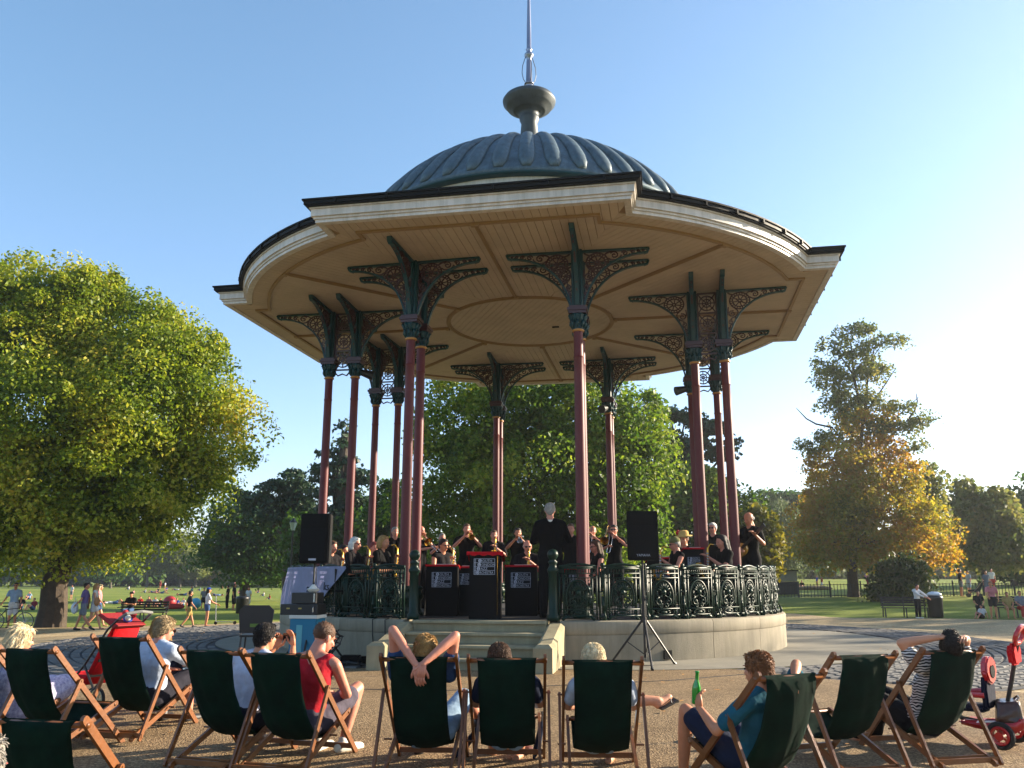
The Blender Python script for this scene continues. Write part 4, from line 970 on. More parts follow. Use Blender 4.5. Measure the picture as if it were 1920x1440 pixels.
def lying():
    return dict(pel=V(0, 0, .12), wai=V(0, -.16, .12), che=V(0, -.36, .13), nec=V(0, -.54, .14), hea=V(0, -.70, .15), shl=V(-.18, -.49, .12), shr=V(.18, -.49, .12), ell=V(-.30, -.30, .08), elr=V(.30, -.66, .12),
                wrl=V(-.22, -.06, .12), wrr=V(.10, -.80, .10), hil=V(-.09, .04, .11), hir=V(.09, .04, .11), knl=V(-.12, .40, .34), knr=V(.12, .46, .10), anl=V(-.12, .66, .07), anr=V(.13, .88, .07), tol=V(-.12, .80, .05), tor=V(.16, .95, .14))
def torso(bm, J, e, lo=True, hi=True, f=1.0, g=.0, vest=False):
    """trunk of the body grown by e; f = width factor"""
    ax = (J['shr'] - J['shl']).normalized(); hx = (J['hir'] - J['hil']).normalized()
    if lo:
        for s in (-1, 1): caps(bm, J['pel'] + hx * s * .06 * f, J['wai'] + hx * s * .045 * f, .105 + e, .088 + e)
    if hi:
        for s in (-1, 1):
            caps(bm, J['wai'] + hx * s * .045 * f, J['che'] + ax * s * .065 * f, .090 + e, .100 + e)
            caps(bm, J['che'] + ax * s * .065 * f, J['nec'] * .35 + J['che'] * .65 + ax * s * .07 * f, .100 + e, .085 + e)
        if vest:
            for s in ('shl', 'shr'): caps(bm, J[s] * .62 + J['nec'] * .38, J[s] * .55 + J['che'] * .45, .050 + e, .07 + e)
            return
        caps(bm, J['shl'] * .86 + J['shr'] * .14, J['shr'] * .86 + J['shl'] * .14, .060 + e, .060 + e)
        for s, k in (('shl', -1), ('shr', 1)): caps(bm, J[s] * .9 + J['nec'] * .1, J['nec'] * .7 + J[s] * .3 + (J['nec'] - J['che']) * .1, .056 + e, .040 + e)
def limb(bm, a, b, r0, r1, f, e):
    caps(bm, a, a + (b - a) * f, r0 + e, r0 + (r1 - r0) * f + e)
def body_bm(J, f, hands, n=8):
    bm = bmesh.new(); torso(bm, J, 0, f=f)
    caps(bm, J['nec'] * .8 + J['che'] * .2, J['hea'] - (J['hea'] - J['nec']) * .35, .058, .052)
    for s in 'lr':
        caps(bm, J['sh' + s], J['el' + s], .050, .038); caps(bm, J['el' + s], J['el' + s].lerp(J['wr' + s], .4), .039, .038); caps(bm, J['el' + s].lerp(J['wr' + s], .4), J['wr' + s], .037, .025)
        caps(bm, J['hi' + s], J['kn' + s], .085, .056); caps(bm, J['kn' + s], J['kn' + s].lerp(J['an' + s], .35), .056, .055); caps(bm, J['kn' + s].lerp(J['an' + s], .35), J['an' + s], .054, .036)
        caps(bm, J['an' + s] + V(0, 0, -.03), J['to' + s], .040, .030)
        if not hands: ball(bm, J['wr' + s] + (J['wr' + s] - J['el' + s]).normalized() * .07, 1, (.04, .04, .06), 8, 6)
    return bm
def hair_mesh(style, lod, hr):
    vox = {'near': .009, 'mid': .014, 'far': .03}[lod]; bm = bmesh.new()
    if style == 'buzz': ball(bm, (0, -.016, .04), 1, (.079, .095, .084), 20, 14)
    elif style == 'bald':
        for s in (-1, 1): ball(bm, (s * .06, -.04, .0), 1, (.024, .05, .04), 10, 8)
        ball(bm, (0, -.085, .0), 1, (.06, .028, .045), 10, 8)
    else:
        ball(bm, (0, -.022, .046), 1, (.088, .098, .088), 20, 14); ball(bm, (0, -.055, .0), 1, (.078, .062, .075), 14, 10); ball(bm, (0, .045, .095), 1, (.06, .04, .026), 10, 8)
        for s in (-1, 1): ball(bm, (s * .074, -.02, .02), 1, (.018, .04, .045), 8, 8)
        ball(bm, (0, -.072, -.035), 1, (.056, .036, .05), 12, 8)
    if style == 'bob':
        for s in (-1, 1): caps(bm, (s * .072, -.02, .03), (s * .078, -.01, -.09), .034, .030)
        for x in (-.05, 0, .05): caps(bm, (x, -.075, 0), (x, -.075, -.10), .045, .035)
    if style == 'long':
        for s in (-1, 1): caps(bm, (s * .074, -.02, .04), (s * .085, -.03, -.12), .032, .034); caps(bm, (s * .085, -.03, -.12), (s * .075, -.05, -.26), .036, .022)
        for x in (-.05, 0, .05): caps(bm, (x, -.08, 0), (x * 1.2, -.09, -.16), .045, .042); caps(bm, (x * 1.2, -.09, -.16), (x, -.09, -.30), .042, .022)
    me = remesh(bm, vox, 3)
    if lod == 'near' and style != 'bald':          # loose locks laid over the cap
        bm = bmesh.new(); bm.from_mesh(me); rr_ = random.Random(hr); vs_ = [v for v in bm.verts]; pick = rr_.sample(vs_, min(len(vs_), 900 if style != 'buzz' else 100))
        L0 = {'buzz': .006, 'short': .024, 'curly': .02, 'bob': .05, 'long': .08}.get(style, .02)
        for v in pick:
            p = v.co.copy(); nrm = v.normal.copy(); g = V(0, -.4, -1) + V(rr_.uniform(-.6, .6), rr_.uniform(-.6, .6), rr_.uniform(-.3, .9 if style in ('curly', 'short') else 0))
            t = (g - nrm * g.dot(nrm)).normalized(); L_ = L0 * rr_.uniform(.6, 1.3)
            tube(bm, [p - nrm * .003, p + t * L_ * .5 + nrm * .007, p + t * L_ + nrm * (.004 if style != 'curly' else .012)], [.0035, .003, .001], 3, cap=False)
        me2 = bpy.data.meshes.new('hair'); bm.to_mesh(me2); bm.free(); smooth(me2); me = me2
    return me
HAIRC = {}
def person(label, loc, rz, s, J, skin='fair', hair=('short', 'brown'), top=None, bottom=None, shoes=None, head=(0, 0, 0), lod='mid', group=None, f=1.0, hands=None, glasses=None, cap=None, skirt=None, vest=False, tie=None):
    """head = (yaw, pitch, roll) in degrees; top = (material, sleeve 0..2); bottom = (material, leg 0..2)"""
    t = thing('person', label, 'person', loc, rz, group, s)
    vox = {'near': .0125, 'mid': .020, 'far': .036}[lod]
    me = remesh(body_bm(J, f, hands is not False and lod != 'far'), vox, {'near': 5, 'mid': 3, 'far': 1}[lod])
    bm = bmesh.new(); bm.from_mesh(me); bpy.data.meshes.remove(me)
    hm = Matrix.Translation(J['hea']) @ Matrix.Rotation(R(head[0]), 4, 'Z') @ Matrix.Rotation(R(head[1]), 4, 'X') @ Matrix.Rotation(R(head[2]), 4, 'Y')
    b2 = bmesh.new(); b2.from_mesh(HEADS[lod]); b2.transform(hm); tmp = bpy.data.meshes.new('h'); b2.to_mesh(tmp); b2.free(); bm.from_mesh(tmp); bpy.data.meshes.remove(tmp)
    if lod != 'far':
        hd = hands or {}
        for q, sd_ in (('l', -1), ('r', 1)):
            dd, up, cu = hd.get(q, ((J['wr' + q] - J['el' + q]).normalized(), (.0, -.3, 1) if abs((J['wr' + q] - J['el' + q]).normalized().z) < .8 else (sd_, .2, 0), .35))
            hand(bm, J['wr' + q], dd, up, cu, 1.0, 6 if lod == 'near' else 4, side=sd_ if q == 'l' else 1)
        n0 = len(bm.faces); bm.faces.ensure_lookup_table()
        for sx in (-1, 1): ball(bm, hm @ V(sx * .031, .083, .006), .0085, (1.4, .7, .8), 6, 4)
        bm.faces.ensure_lookup_table()
        for fc in list(bm.faces)[n0:]: fc.material_index = 1
        n0 = len(bm.faces)
        b3 = bmesh.new(); ball(b3, (0, .094, -.058), 1, (.024, .006, .005), 6, 4)
        for sx in (-1, 1): ball(b3, (sx * .032, .087, .026), 1, (.017, .006, .0035), 6, 4)
        b3.transform(hm); tmp = bpy.data.meshes.new('h'); b3.to_mesh(tmp); b3.free(); bm.from_mesh(tmp); bpy.data.meshes.remove(tmp); bm.faces.ensure_lookup_table()
        for fc in list(bm.faces)[n0:]: fc.material_index = 2
    me = bpy.data.meshes.new('body'); bm.to_mesh(me); bm.free(); me.materials.append(SK[skin]); me.materials.append(M_EYE); me.materials.append(M_LIP); smooth(me)
    obj('body', me, None, t)
    if hair:
        key = (hair[0], lod)
        if key not in HAIRC: HAIRC[key] = hair_mesh(hair[0], lod, len(HAIRC))
        h = HAIRC[key].copy(); h.materials.clear(); o = obj('hair', h, HA[hair[1]], t); o.matrix_local = hm @ (Matrix.Diagonal((.955, .965, .96, 1)) if hair[0] not in ('buzz', 'bald') else Matrix.Diagonal((1.03, 1.02, 1.03, 1)))
    if top:
        bm = bmesh.new(); torso(bm, J, .014, f=f, vest=vest); sl = top[1]
        for q in 'lr':
            if sl > 0: limb(bm, J['sh' + q], J['el' + q], .056, .044, min(1, sl), .014)
            if sl > 1: limb(bm, J['el' + q], J['wr' + q], .046, .032, sl - 1, .014)
        if len(top) > 2:
            b9 = bmesh.new(); lathe(b9, [(.056, -.03), (.058, -.01), (.056, .008)], 16); o = obj('collar', fix(b9), MATS['paper'] if 'paper' in MATS else mat('paper', 'cfccc0', .8), t, J['nec'] + V(0, -.005, .012)); smooth(o.data)
        obj('top', remesh(bm, vox, 2, .0035 if lod == 'near' else 0), top[0], t)
    if bottom:
        bm = bmesh.new(); hx = (J['hir'] - J['hil']).normalized()
        for sx in (-1, 1): caps(bm, J['pel'] + hx * sx * .06 * f, J['pel'].lerp(J['wai'], .45) + hx * sx * .05 * f, .122, .112)
        for q in 'lr':
            limb(bm, J['hi' + q], J['kn' + q], .092, .066, min(1, bottom[1]), .018)
            if bottom[1] > 1: limb(bm, J['kn' + q], J['an' + q], .066, .050, min(1, bottom[1] - 1), .014)
        obj('trousers' if bottom[1] > 1.2 else 'shorts', remesh(bm, vox, 2, .004 if lod == 'near' else 0), bottom[0], t)
    if skirt:
        bm = bmesh.new(); k1 = J['knl'].lerp(J['knr'], .5)
        caps(bm, J['hil'], J['knl'], .13, .12); caps(bm, J['hir'], J['knr'], .13, .12); caps(bm, J['pel'], k1, .13, .11); obj('skirt', remesh(bm, vox, 2), skirt, t)
    if shoes:
        for q in 'lr':
            bm = bmesh.new(); a, b = J['an' + q] + V(0, 0, -.035), J['to' + q]; d = (b - a).normalized()
            caps(bm, a - d * .035, b, .046, .038); caps(bm, a, a + V(0, 0, .05), .045, .043); obj('shoe', remesh(bm, .012 if lod == 'near' else .02, 2), shoes, t)
    if glasses:
        bm = bmesh.new()
        for sx in (-1, 1):
            ball(bm, (sx * .033, .094, .008), 1, (.026, .006, .018), 10, 6); tube(bm, [(sx * .058, .088, .012), (sx * .080, .0, .008)], .003, 4)
        bar(bm, (-.012, .098, .012), (.012, .098, .012), .004, .004); o = obj('glasses', fix(bm), glasses, t); o.matrix_local = hm
    if cap:
        bm = bmesh.new()
        if cap[0] == 'cap': ball(bm, (0, -.014, .062), 1, (.090, .104, .074), 16, 10); ball(bm, (0, .095, .06), 1, (.066, .058, .010), 12, 6)
        else: lathe(bm, [(.155, .05), (.16, .058), (.10, .066), (.092, .13), (.07, .15), (.01, .155)], 18)
        o = obj('hat', fix(bm), cap[1], t); o.matrix_local = hm; smooth(o.data)
        if len(cap) > 2:
            bm = bmesh.new(); 
            for k in range(5): ball(bm, (.06 + .03 * math.cos(k * 1.26), .06, .12 + .03 * math.sin(k * 1.26)), .022, (1, .7, 1), 6, 4)
            ball(bm, (.06, .07, .12), .02, (1, 1, 1), 6, 4); o = obj('hat_flower', bm, cap[2], t); o.matrix_local = hm
    return t
# ================================================================== DECKCHAIRS
M_WOOD = mat('varnished_beech', '6f4019', .42, var=.22, scale=7, coat=.15, bump=.15, bscale=30)
M_CANV = mat('dark_green_canvas', '0c2b1f', .9, var=.3, scale=5, bump=.3, bscale=240, spec=.2)
CH_G = 'green canvas deckchairs lined up facing the bandstand'
def chair_parts():
    """side view in (y, z): long back rails, seat rails crossing them, props at the outside"""
    P_ = {}
    def rail(x, a, b, w_=.022, h=.046):
        bm = bmesh.new(); bar(bm, (x, *a), (x, *b), w_, h, (0, (b[1] - a[1]), -(b[0] - a[0])))
        d = Vector((0, b[0] - a[0], b[1] - a[1])).normalized()
        for e, s in ((a, -1), (b, 1)): tube(bm, [(x - w_ / 2 + .0005, *e), (x + w_ / 2 - .0005, *e)], h / 2, 10)
        me = bpy.data.meshes.new('r'); fix(bm).to_mesh(me); bm.free(); return me
    o = [('side_rail', rail(-.285, (-.385, .90), (.53, .03))), ('side_rail', rail(.285, (-.385, .90), (.53, .03))),
         ('seat_rail', rail(-.245, (.44, .37), (-.42, .03))), ('seat_rail', rail(.245, (.44, .37), (-.42, .03))),
         ('prop', rail(-.315, (-.085, .615), (-.40, .03), .020, .040)), ('prop', rail(.315, (-.085, .615), (-.40, .03), .020, .040))]
    def rod(pts, r, n=8):
        bm = bmesh.new(); tube(bm, pts, r, n); me = bpy.data.meshes.new('r'); fix(bm).to_mesh(me); bm.free(); return smooth(me)
    def flatbar(a, b, w_, h):
        bm = bmesh.new(); bar(bm, a, b, w_, h); me = bpy.data.meshes.new('r'); bm.to_mesh(me); bm.free(); return me
    o += [('top_bar', rod([(-.30, -.365, .872), (.30, -.365, .872)], .017)), ('front_bar', rod([(-.26, .425, .362), (.26, .425, .362)], .016)),
          ('cross_bar', flatbar((-.284, .47, .085), (.284, .47, .085), .022, .04)), ('cross_bar', flatbar((-.33, -.385, .055), (.33, -.385, .055), .022, .04)), ('cross_bar', flatbar((-.245, -.33, .066), (.245, -.33, .066), .02, .036))]
    bm = bmesh.new()
    for s in (-1, 1):
        for p in ((-.085, .615), (.075, .225 + .01)): tube(bm, [(s * .33, *p), (s * .268, *p)], .008, 6)
    me = bpy.data.meshes.new('r'); fix(bm).to_mesh(me); bm.free(); o.append(('pivot_bolts', me))
    return o
PARTS = chair_parts()
def canvas_mesh(sag=.0, seed=0):
    rr_ = random.Random(seed); prof = [(-.36, .893), (-.378, .885), (-.382, .868), (-.372, .80), (-.335, .68), (-.275, .55), (-.20, .42), (-.105 + sag * .2, .315 - sag * .5), (.02 + sag * .2, .245 - sag), (.16, .225 - sag), (.30, .275 - sag * .6), (.40, .345), (.44, .382), (.425, .385)]
    nx = 14; bm = bmesh.new(); rows = []
    for k in range(len(prof) - 1):
        for u in (0, .5): 
            rows.append((prof[k][0] * (1 - u) + prof[k + 1][0] * u, prof[k][1] * (1 - u) + prof[k + 1][1] * u))
    rows.append(prof[-1]); n = len(rows); g = []
    for j, (y, z) in enumerate(rows):
        t = j / (n - 1); wv = .225 - .018 * math.sin(t * math.pi); r_ = []
        for i in range(nx + 1):
            u = -1 + 2 * i / nx; m = math.sin(t * math.pi) * (1 - u * u)
            dy, dz = -.035 * m, -.03 * m; wob = (.006 * math.sin(u * 5 + t * 8 + seed) + .005 * math.sin(u * 11 - t * 17 + seed * 2) + .004 * math.sin(t * 40 + u * u * 6 + seed)) * math.sin(t * math.pi) ** .6
            r_.append(bm.verts.new((u * wv, y + dy + wob, z + dz)))
        g.append(r_)
    for a, b in zip(g, g[1:]):
        for i in range(nx): bm.faces.new((a[i], a[i + 1], b[i + 1], b[i]))
    bmesh.ops.solidify(bm, geom=bm.faces[:], thickness=.004)
    me = bpy.data.meshes.new('c'); fix(bm).to_mesh(me); bm.free(); return smooth(me)
def deckchair(px, py, yaw, label, s=.93, sag=.0, seed=0):
    """(px, py): middle of the top bar in the photograph; yaw: facing, degrees clockwise from north"""
    z = -.1; P0 = None
    for _ in range(12):
        r = ray(px, py); T = CAM + r * ((z + .89 * s - CAM.z) / r.z)
        a = R(-yaw); base = T - Vector((-math.sin(a) * -.37 * s, math.cos(a) * -.37 * s, .89 * s)); z = gz(base.x, base.y) + .02
    base.z = z
    t = thing('deckchair', label, 'deckchair', base, R(-yaw), CH_G, s)
    for nme, me in PARTS: obj(nme, me, M_WOOD, t)
    obj('canvas', canvas_mesh(sag, seed), M_CANV, t)
    return t
CH = {}
for key, px, py, yaw, sag, lab in (
    ('0', -62, 1214, 16, 0, 'deckchair cut by the left edge of the photo under the blonde woman'),
    ('1', 52, 1217, 15, 0, 'green deckchair between the blonde woman and the red pushchair'),
    ('2', 226, 1195, 11, .02, 'green deckchair of the man in a pale T-shirt and glasses'),
    ('3', 395, 1220, 16, .02, 'green deckchair of the dark-haired man filming with a phone'),
    ('4', 518, 1225, 14, .02, 'green deckchair of the shaven man in a red vest'),
    ('5', 785, 1232, 2, .03, 'green deckchair of the person with hands clasped behind the head'),
    ('6', 950, 1234, 0, .02, 'green deckchair right of the clasped hands, brown hair peeping over it'),
    ('7', 1130, 1238, 1, .03, 'green deckchair with white-blond hair peeping over its top'),
    ('8', 1482, 1265, -26, .03, 'green deckchair of the person holding a green bottle'),
    ('9', 1620, 1228, -18, 0, 'empty green deckchair between two occupied ones on the right'),
    ('10', 1785, 1219, -15, .03, 'rightmost green deckchair, beside the red tricycle'),
    ('11', 72, 1350, 10, .0, 'nearest deckchair, its top filling the bottom left corner')):
    CH[key] = deckchair(px, py, yaw, lab, .93, sag, len(CH))
def in_chair(k, label, J, **kw):
    c = CH[k]; o = person(label, c.location.copy(), c.rotation_euler[2], .93 * kw.pop('s', 1.0), J, lod='near', group=None, **kw); return o
C_FLOR = cloth('floral_cotton', '8a86a8', col2='c9c4d6', scale=38); C_PALE = cloth('pale_blue_cotton', 'a9b4c4'); C_WSTR = cloth('white_grey_shirt', 'b9b9c6'); C_RED = cloth('red_jersey', 'a31c26')
C_GREYS = cloth('grey_shorts_cloth', '4c4650'); C_DKS = cloth('dark_shorts_cloth', '25242c'); C_DENIM = cloth('blue_denim', '2e4468', scale=30); C_TEAL = cloth('teal_shirt_cloth', '1f5566'); C_SHOE = mat('white_shoe', 'd6d2c6', .6); C_BLK = cloth('black_trouser_cloth', '0e0e11')
C_LDEN = cloth('pale_denim', '7f95a8', scale=30); C_DSHO = mat('dark_shoe', '1c1a1a', .5); C_NAVY = cloth('navy_cloth', '1a2236')
def zebra():
    m = bpy.data.materials.new('zebra_print'); m.use_nodes = True; nt = m.node_tree; b = nt.nodes['Principled BSDF']; b.inputs['Roughness'].default_value = .85
    w_ = nt.nodes.new('ShaderNodeTexWave'); w_.inputs['Scale'].default_value = 14; w_.inputs['Distortion'].default_value = 6; w_.inputs['Detail'].default_value = 1; w_.bands_direction = 'Z'
    tc = nt.nodes.new('ShaderNodeTexCoord'); cr = nt.nodes.new('ShaderNodeValToRGB'); cr.color_ramp.elements[0].position = .5; cr.color_ramp.elements[0].color = (.012, .012, .014, 1); cr.color_ramp.elements[1].position = .56; cr.color_ramp.elements[1].color = (.6, .58, .55, 1)
    nt.links.new(tc.outputs['Object'], w_.inputs['Vector']); nt.links.new(w_.outputs['Fac'], cr.inputs[0]); nt.links.new(cr.outputs[0], b.inputs['Base Color']); return m
C_ZEB = zebra(); M_GLASSES = mat('dark_glasses', '0c0c0e', .15, coat=.5)
# blonde woman at the left edge
J = forward(); J.update(hea=V(.02, .16, .92), nec=V(0, .10, .79), che=V(0, .06, .62), shl=V(-.17, .07, .73), shr=V(.17, .07, .73), elr=V(.22, .20, .50), wrr=V(.10, .40, .46), wai=V(0, .08, .46))
in_chair('0', 'person with long streaked blonde hair in a lilac floral dress', J, skin='fair', hair=('long', 'pale'), top=(C_FLOR, .55), skirt=C_FLOR, head=(-25, -10, 0), shoes=C_DSHO, f=.9)
# man in the pale T-shirt, leaning forward, and the blond head beyond him
J = forward(); J.update(hea=V(.02, .27, .92), nec=V(0, .20, .79), che=V(0, .14, .62), shl=V(-.19, .17, .73), shr=V(.19, .17, .73), elr=V(.25, .42, .60), wrr=V(.17, .66, .55), ell=V(-.22, .40, .56), wrl=V(-.10, .62, .52))
in_chair('2', 'person with curly greying hair and glasses in a pale T-shirt leaning forward', J, skin='pink', hair=('curly', 'sandy'), top=(C_PALE, .75), bottom=(C_DKS, .85), shoes=C_DSHO, head=(-18, -14, 0), glasses=M_GLASSES, f=1.12)
# man with the phone
J = forward(); J.update(hea=V(.04, .34, .945), nec=V(.02, .27, .81), che=V(0, .20, .64), shl=V(-.18, .24, .75), shr=V(.19, .24, .75), elr=V(.27, .42, .68), wrr=V(.16, .60, .86), ell=V(-.20, .44, .66), wrl=V(-.02, .60, .84))
ph = in_chair('3', 'person with short dark hair and sunglasses filming with a phone', J, skin='tan', hair=('short', 'dark'), top=(C_WSTR, .8), bottom=(C_DKS, 1.9), shoes=C_DSHO, head=(-14, 0, 0), glasses=M_GLASSES,
              hands={'r': ((-.25, .15, 1), (.6, .8, 0), .35), 'l': ((.3, .1, 1), (-.3, 1, 0), .5)})
bm = bmesh.new(); box(bm, (.0, 0, 0), (.13, .010, .068)); box(bm, (0, -.0056, 0), (.118, .001, .058)); ph2 = obj('phone', bm, mat('phone_black', '101013', .2, coat=.5)); tag(ph2, 'black phone held up level by the person with sunglasses', 'phone')
mw = Matrix.Translation(ph.location) @ Matrix.Rotation(ph.rotation_euler[2], 4, 'Z') @ Matrix.Scale(.93, 4) @ Matrix.Translation((.09, .645, .935)); ph2.matrix_world = mw
# shaven man in the red vest
J = forward(); J.update(hea=V(.05, .30, .925), nec=V(.03, .21, .80), che=V(.02, .14, .63), shl=V(-.19, .16, .73), shr=V(.215, .20, .725), elr=V(.265, .33, .49), wrr=V(.12, .48, .47), ell=V(-.22, .30, .50), wrl=V(-.02, .46, .48), knr=V(.20, .66, .50), anr=V(.16, .50, .09), tor=V(.24, .66, .04), hir=V(.11, .20, .31), knl=V(-.10, .60, .47), anl=V(-.06, .50, .08), tol=V(-.04, .68, .04))
in_chair('4', 'person with shaven head, red sleeveless vest, grey shorts and white trainers', J, skin='pink', hair=('buzz', 'brown'), top=(C_RED, 0), bottom=(C_GREYS, .72), shoes=C_SHOE, head=(-30, -22, 0), vest=True, f=1.12, s=1.04)
# hands behind the head
J = recline(); J.update(hea=V(.03, -.24, .90), nec=V(.01, -.20, .76), ell=V(-.21, -.30, 1.06), wrl=V(.00, -.45, .82), elr=V(.26, -.28, 1.02), wrr=V(.045, -.46, .83), knr=V(.26, .46, .50), anr=V(.36, .62, .30), tor=V(.38, .78, .26), knl=V(-.10, .52, .46), hir=V(.12, .10, .30), shl=V(-.19, -.19, .74), shr=V(.20, -.19, .74))
in_chair('5', 'person with gingery blond hair and both hands clasped behind the head', J, skin='pink', hair=('curly', 'blond'), top=(C_DENIM, .4), bottom=(C_LDEN, .9), shoes=C_DSHO, head=(8, -6, 0), f=1.05, s=1.02,
         hands={'l': ((.25, -.12, -1), (-.1, -1, .1), .45), 'r': ((-.15, -.10, -1), (.1, -1, .1), .5)})
J = recline(); J.update(hea=V(-.06, -.20, .865), anr=V(.09, .60, .07), tor=V(.05, .46, .03))
in_chair('6', 'person with smooth brown hair and bare feet in a deckchair', J, skin='fair', hair=('short', 'brown'), top=(C_NAVY, .6), bottom=(C_LDEN, .95), head=(0, 5, 0), f=.95)
J = recline(); J.update(hea=V(-.06, -.21, .875), knr=V(.20, .46, .50), anr=V(.50, .50, .50), tor=V(.60, .56, .52), hir=V(.11, .10, .30), anl=V(.11, .58, .08), tol=V(.08, .46, .035), knl=V(.0, .52, .45))
p7 = in_chair('7', 'person with white-blond hair and one sandalled foot crossed over the knee', J, skin='fair', hair=('short', 'pale'), top=(C_PALE, .6), bottom=(C_LDEN, .95), head=(0, 5, 0), f=.95)
bm = bmesh.new(); a7, b7 = J['anr'] + V(0, -.02, -.055), J['tor'] + V(.05, .02, -.02); bar(bm, a7, b7, .085, .016, (-.3, -.5, 1)); tube(bm, [a7.lerp(b7, .45) + V(-.03, .03, .0), a7.lerp(b7, .7) + V(.0, .02, .05), a7.lerp(b7, .45) + V(.04, -.03, .01)], .007, 5); obj('sandal', fix(bm), C_DSHO, p7)
# green bottle
J = recline(); J.update(hea=V(-.08, -.14, .90), nec=V(-.04, -.17, .76), ell=V(-.33, .02, .50), wrl=V(-.30, .24, .62), elr=V(.23, -.18, .93), wrr=V(.10, -.30, .86), knl=V(-.23, .50, .56), anl=V(-.18, .64, .08), hil=V(-.11, .10, .30), shl=V(-.21, -.17, .70))
bo = in_chair('8', 'person with tousled sandy hair in a teal shirt holding a green bottle', J, skin='tan', hair=('curly', 'ginger'), top=(C_TEAL, .7), bottom=(C_NAVY, .8), head=(10, 0, 0), f=1.05,
              hands={'l': ((.1, .3, 1), (-1, 0, 0), .75)})
bm = bmesh.new(); lathe(bm, [(.030, 0), (.032, .01), (.032, .11), (.026, .135), (.013, .165), (.0125, .215), (.015, .218), (.015, .226), (.011, .228)], 14)
bt = obj('beer_bottle', fix(bm), mat('green_glass', '1f8a2c', .08, coat=.5)); smooth(bt.data); tag(bt, 'green glass bottle held upright on the raised knee', 'bottle')
bt.matrix_world = Matrix.Translation(bo.location) @ Matrix.Rotation(bo.rotation_euler[2], 4, 'Z') @ Matrix.Scale(.93, 4) @ Matrix.Translation((-.285, .30, .64)) @ Matrix.Rotation(R(8), 4, 'X')
# zebra print person lying back, arm over the head
J = recline(); J.update(hea=V(.02, -.33, .93), nec=V(0, -.24, .80), che=V(0, -.13, .62), shl=V(-.20, -.22, .76), shr=V(.19, -.22, .76), ell=V(-.34, -.20, .94), wrl=V(-.08, -.34, .99), elr=V(.24, -.26, .96), wrr=V(.12, -.38, .98), knl=V(-.22, .48, .46), knr=V(-.02, .50, .44), anl=V(-.22, .68, .09), anr=V(-.05, .66, .09), tol=V(-.24, .82, .05), tor=V(-.06, .80, .05))
in_chair('10', 'person lying back in a zebra-print top and black trousers, arms over the head', J, skin='fair', hair=('short', 'dark'), top=(C_ZEB, .6), bottom=(C_BLK, 1.95), shoes=None, head=(-20, 50, 0), f=1.0)
# bare grey head at the bottom left corner
J = recline(); g = CAM + ray(-6, 1432) * 2.6
person('person with fuzzy grey hair cut off by the bottom left corner', (g.x, g.y + .1, g.z - .90), R(-8), 1.0, J, lod='near', hair=('curly', 'grey'), top=(C_NAVY, .6), bottom=(C_DKS, 1.9))
# someone blond on the far side of the pale T-shirt
J = recline(); q = at(300, 1330)
c2 = CH['2'].location + Vector((-.05, .75, 0))
person('person with straight blond hair sitting beyond the deckchair of the pale T-shirt', (c2.x, c2.y, gz(c2.x, c2.y)), R(-20), .95, J, lod='near', hair=('bob', 'blond'), top=(C_NAVY, .6), bottom=(C_LDEN, 1.9), head=(20, 0, 0))
# ================================================================== MUSICIANS, INSTRUMENTS, STANDS
M_BRASS = mat('lacquered_brass', 'c9973c', .25, metal=.9); M_SILV = mat('silver_plate', 'c8ccd2', .2, metal=.95); M_BLKW = mat('black_wood', '141414', .3, coat=.3); M_CHROME = mat('chrome', 'b0b3b8', .25, metal=.9)
C_BT = cloth('black_t_shirt', '0a0a0c'); C_SUIT = cloth('black_suit', '050507'); C_BT2 = cloth('washed_black_shirt', '141216')
FZ = HF + .006
def face(dx, dy): return math.atan2(-dx, dy)
def on_stage(px, py, y, Hn, aim=(.3, -5.4)):
    """stand a person whose head top shows at (px, py), y metres north, Hn = nominal height of the head top"""
    T = on_y(px, py, y); s = max(.88, min(1.22, (T.z - FZ) / Hn)); return Vector((T.x, T.y, FZ)), s
def rel(t, me_name, bm, m, label, cat, group=None, smooth_=True):
    o = obj(me_name, fix(bm), m); o.location = t.location; o.rotation_euler = t.rotation_euler; o.scale = t.scale
    if smooth_: smooth(o.data)
    tag(o, label, cat, group); return o
def relthing(t, name, label, cat, group=None):
    e = thing(name, label, cat, t.location.copy(), t.rotation_euler[2], group, t.scale[0]); return e
def sax(t, mo, label, m=M_BRASS, big=1.0):
    e = relthing(t, 'saxophone', label, 'saxophone', 'saxophones of the band'); x, y, z = mo; k = big
    bm = bmesh.new(); tube(bm, [(x, y - .01, z), (x, y + .05, z + .01)], [.008, .011], 8); obj('mouthpiece', bm, M_BLKW, e)
    bm = bmesh.new(); tube(bm, [(x, y + .05, z + .01), (x, y + .12 * k, z + .02), (x, y + .17 * k, z - .05), (x + .01, y + .17 * k, z - .25 * k), (x + .03, y + .15 * k, z - .45 * k), (x + .04, y + .17 * k, z - .54 * k), (x + .05, y + .25 * k, z - .56 * k), (x + .05, y + .30 * k, z - .46 * k), (x + .05, y + .33 * k, z - .30 * k)],
                           [.010, .012, .014, .020, .028, .032, .036, .042, .065], 12, cap=False)
    o = obj('horn', fix(bm), m, e); smooth(o.data)
    bm = bmesh.new()
    for i in range(7): tube(bm, [(x - .02, y + .18 * k, z - .14 * k - i * .045 * k), (x - .02, y + .205 * k, z - .14 * k - i * .045 * k)], .016, 8)
    tube(bm, [(x + .03, y + .19 * k, z - .1), (x + .045, y + .17 * k, z - .48 * k)], .004, 5); obj('keys', fix(bm), M_CHROME, e)
    return e
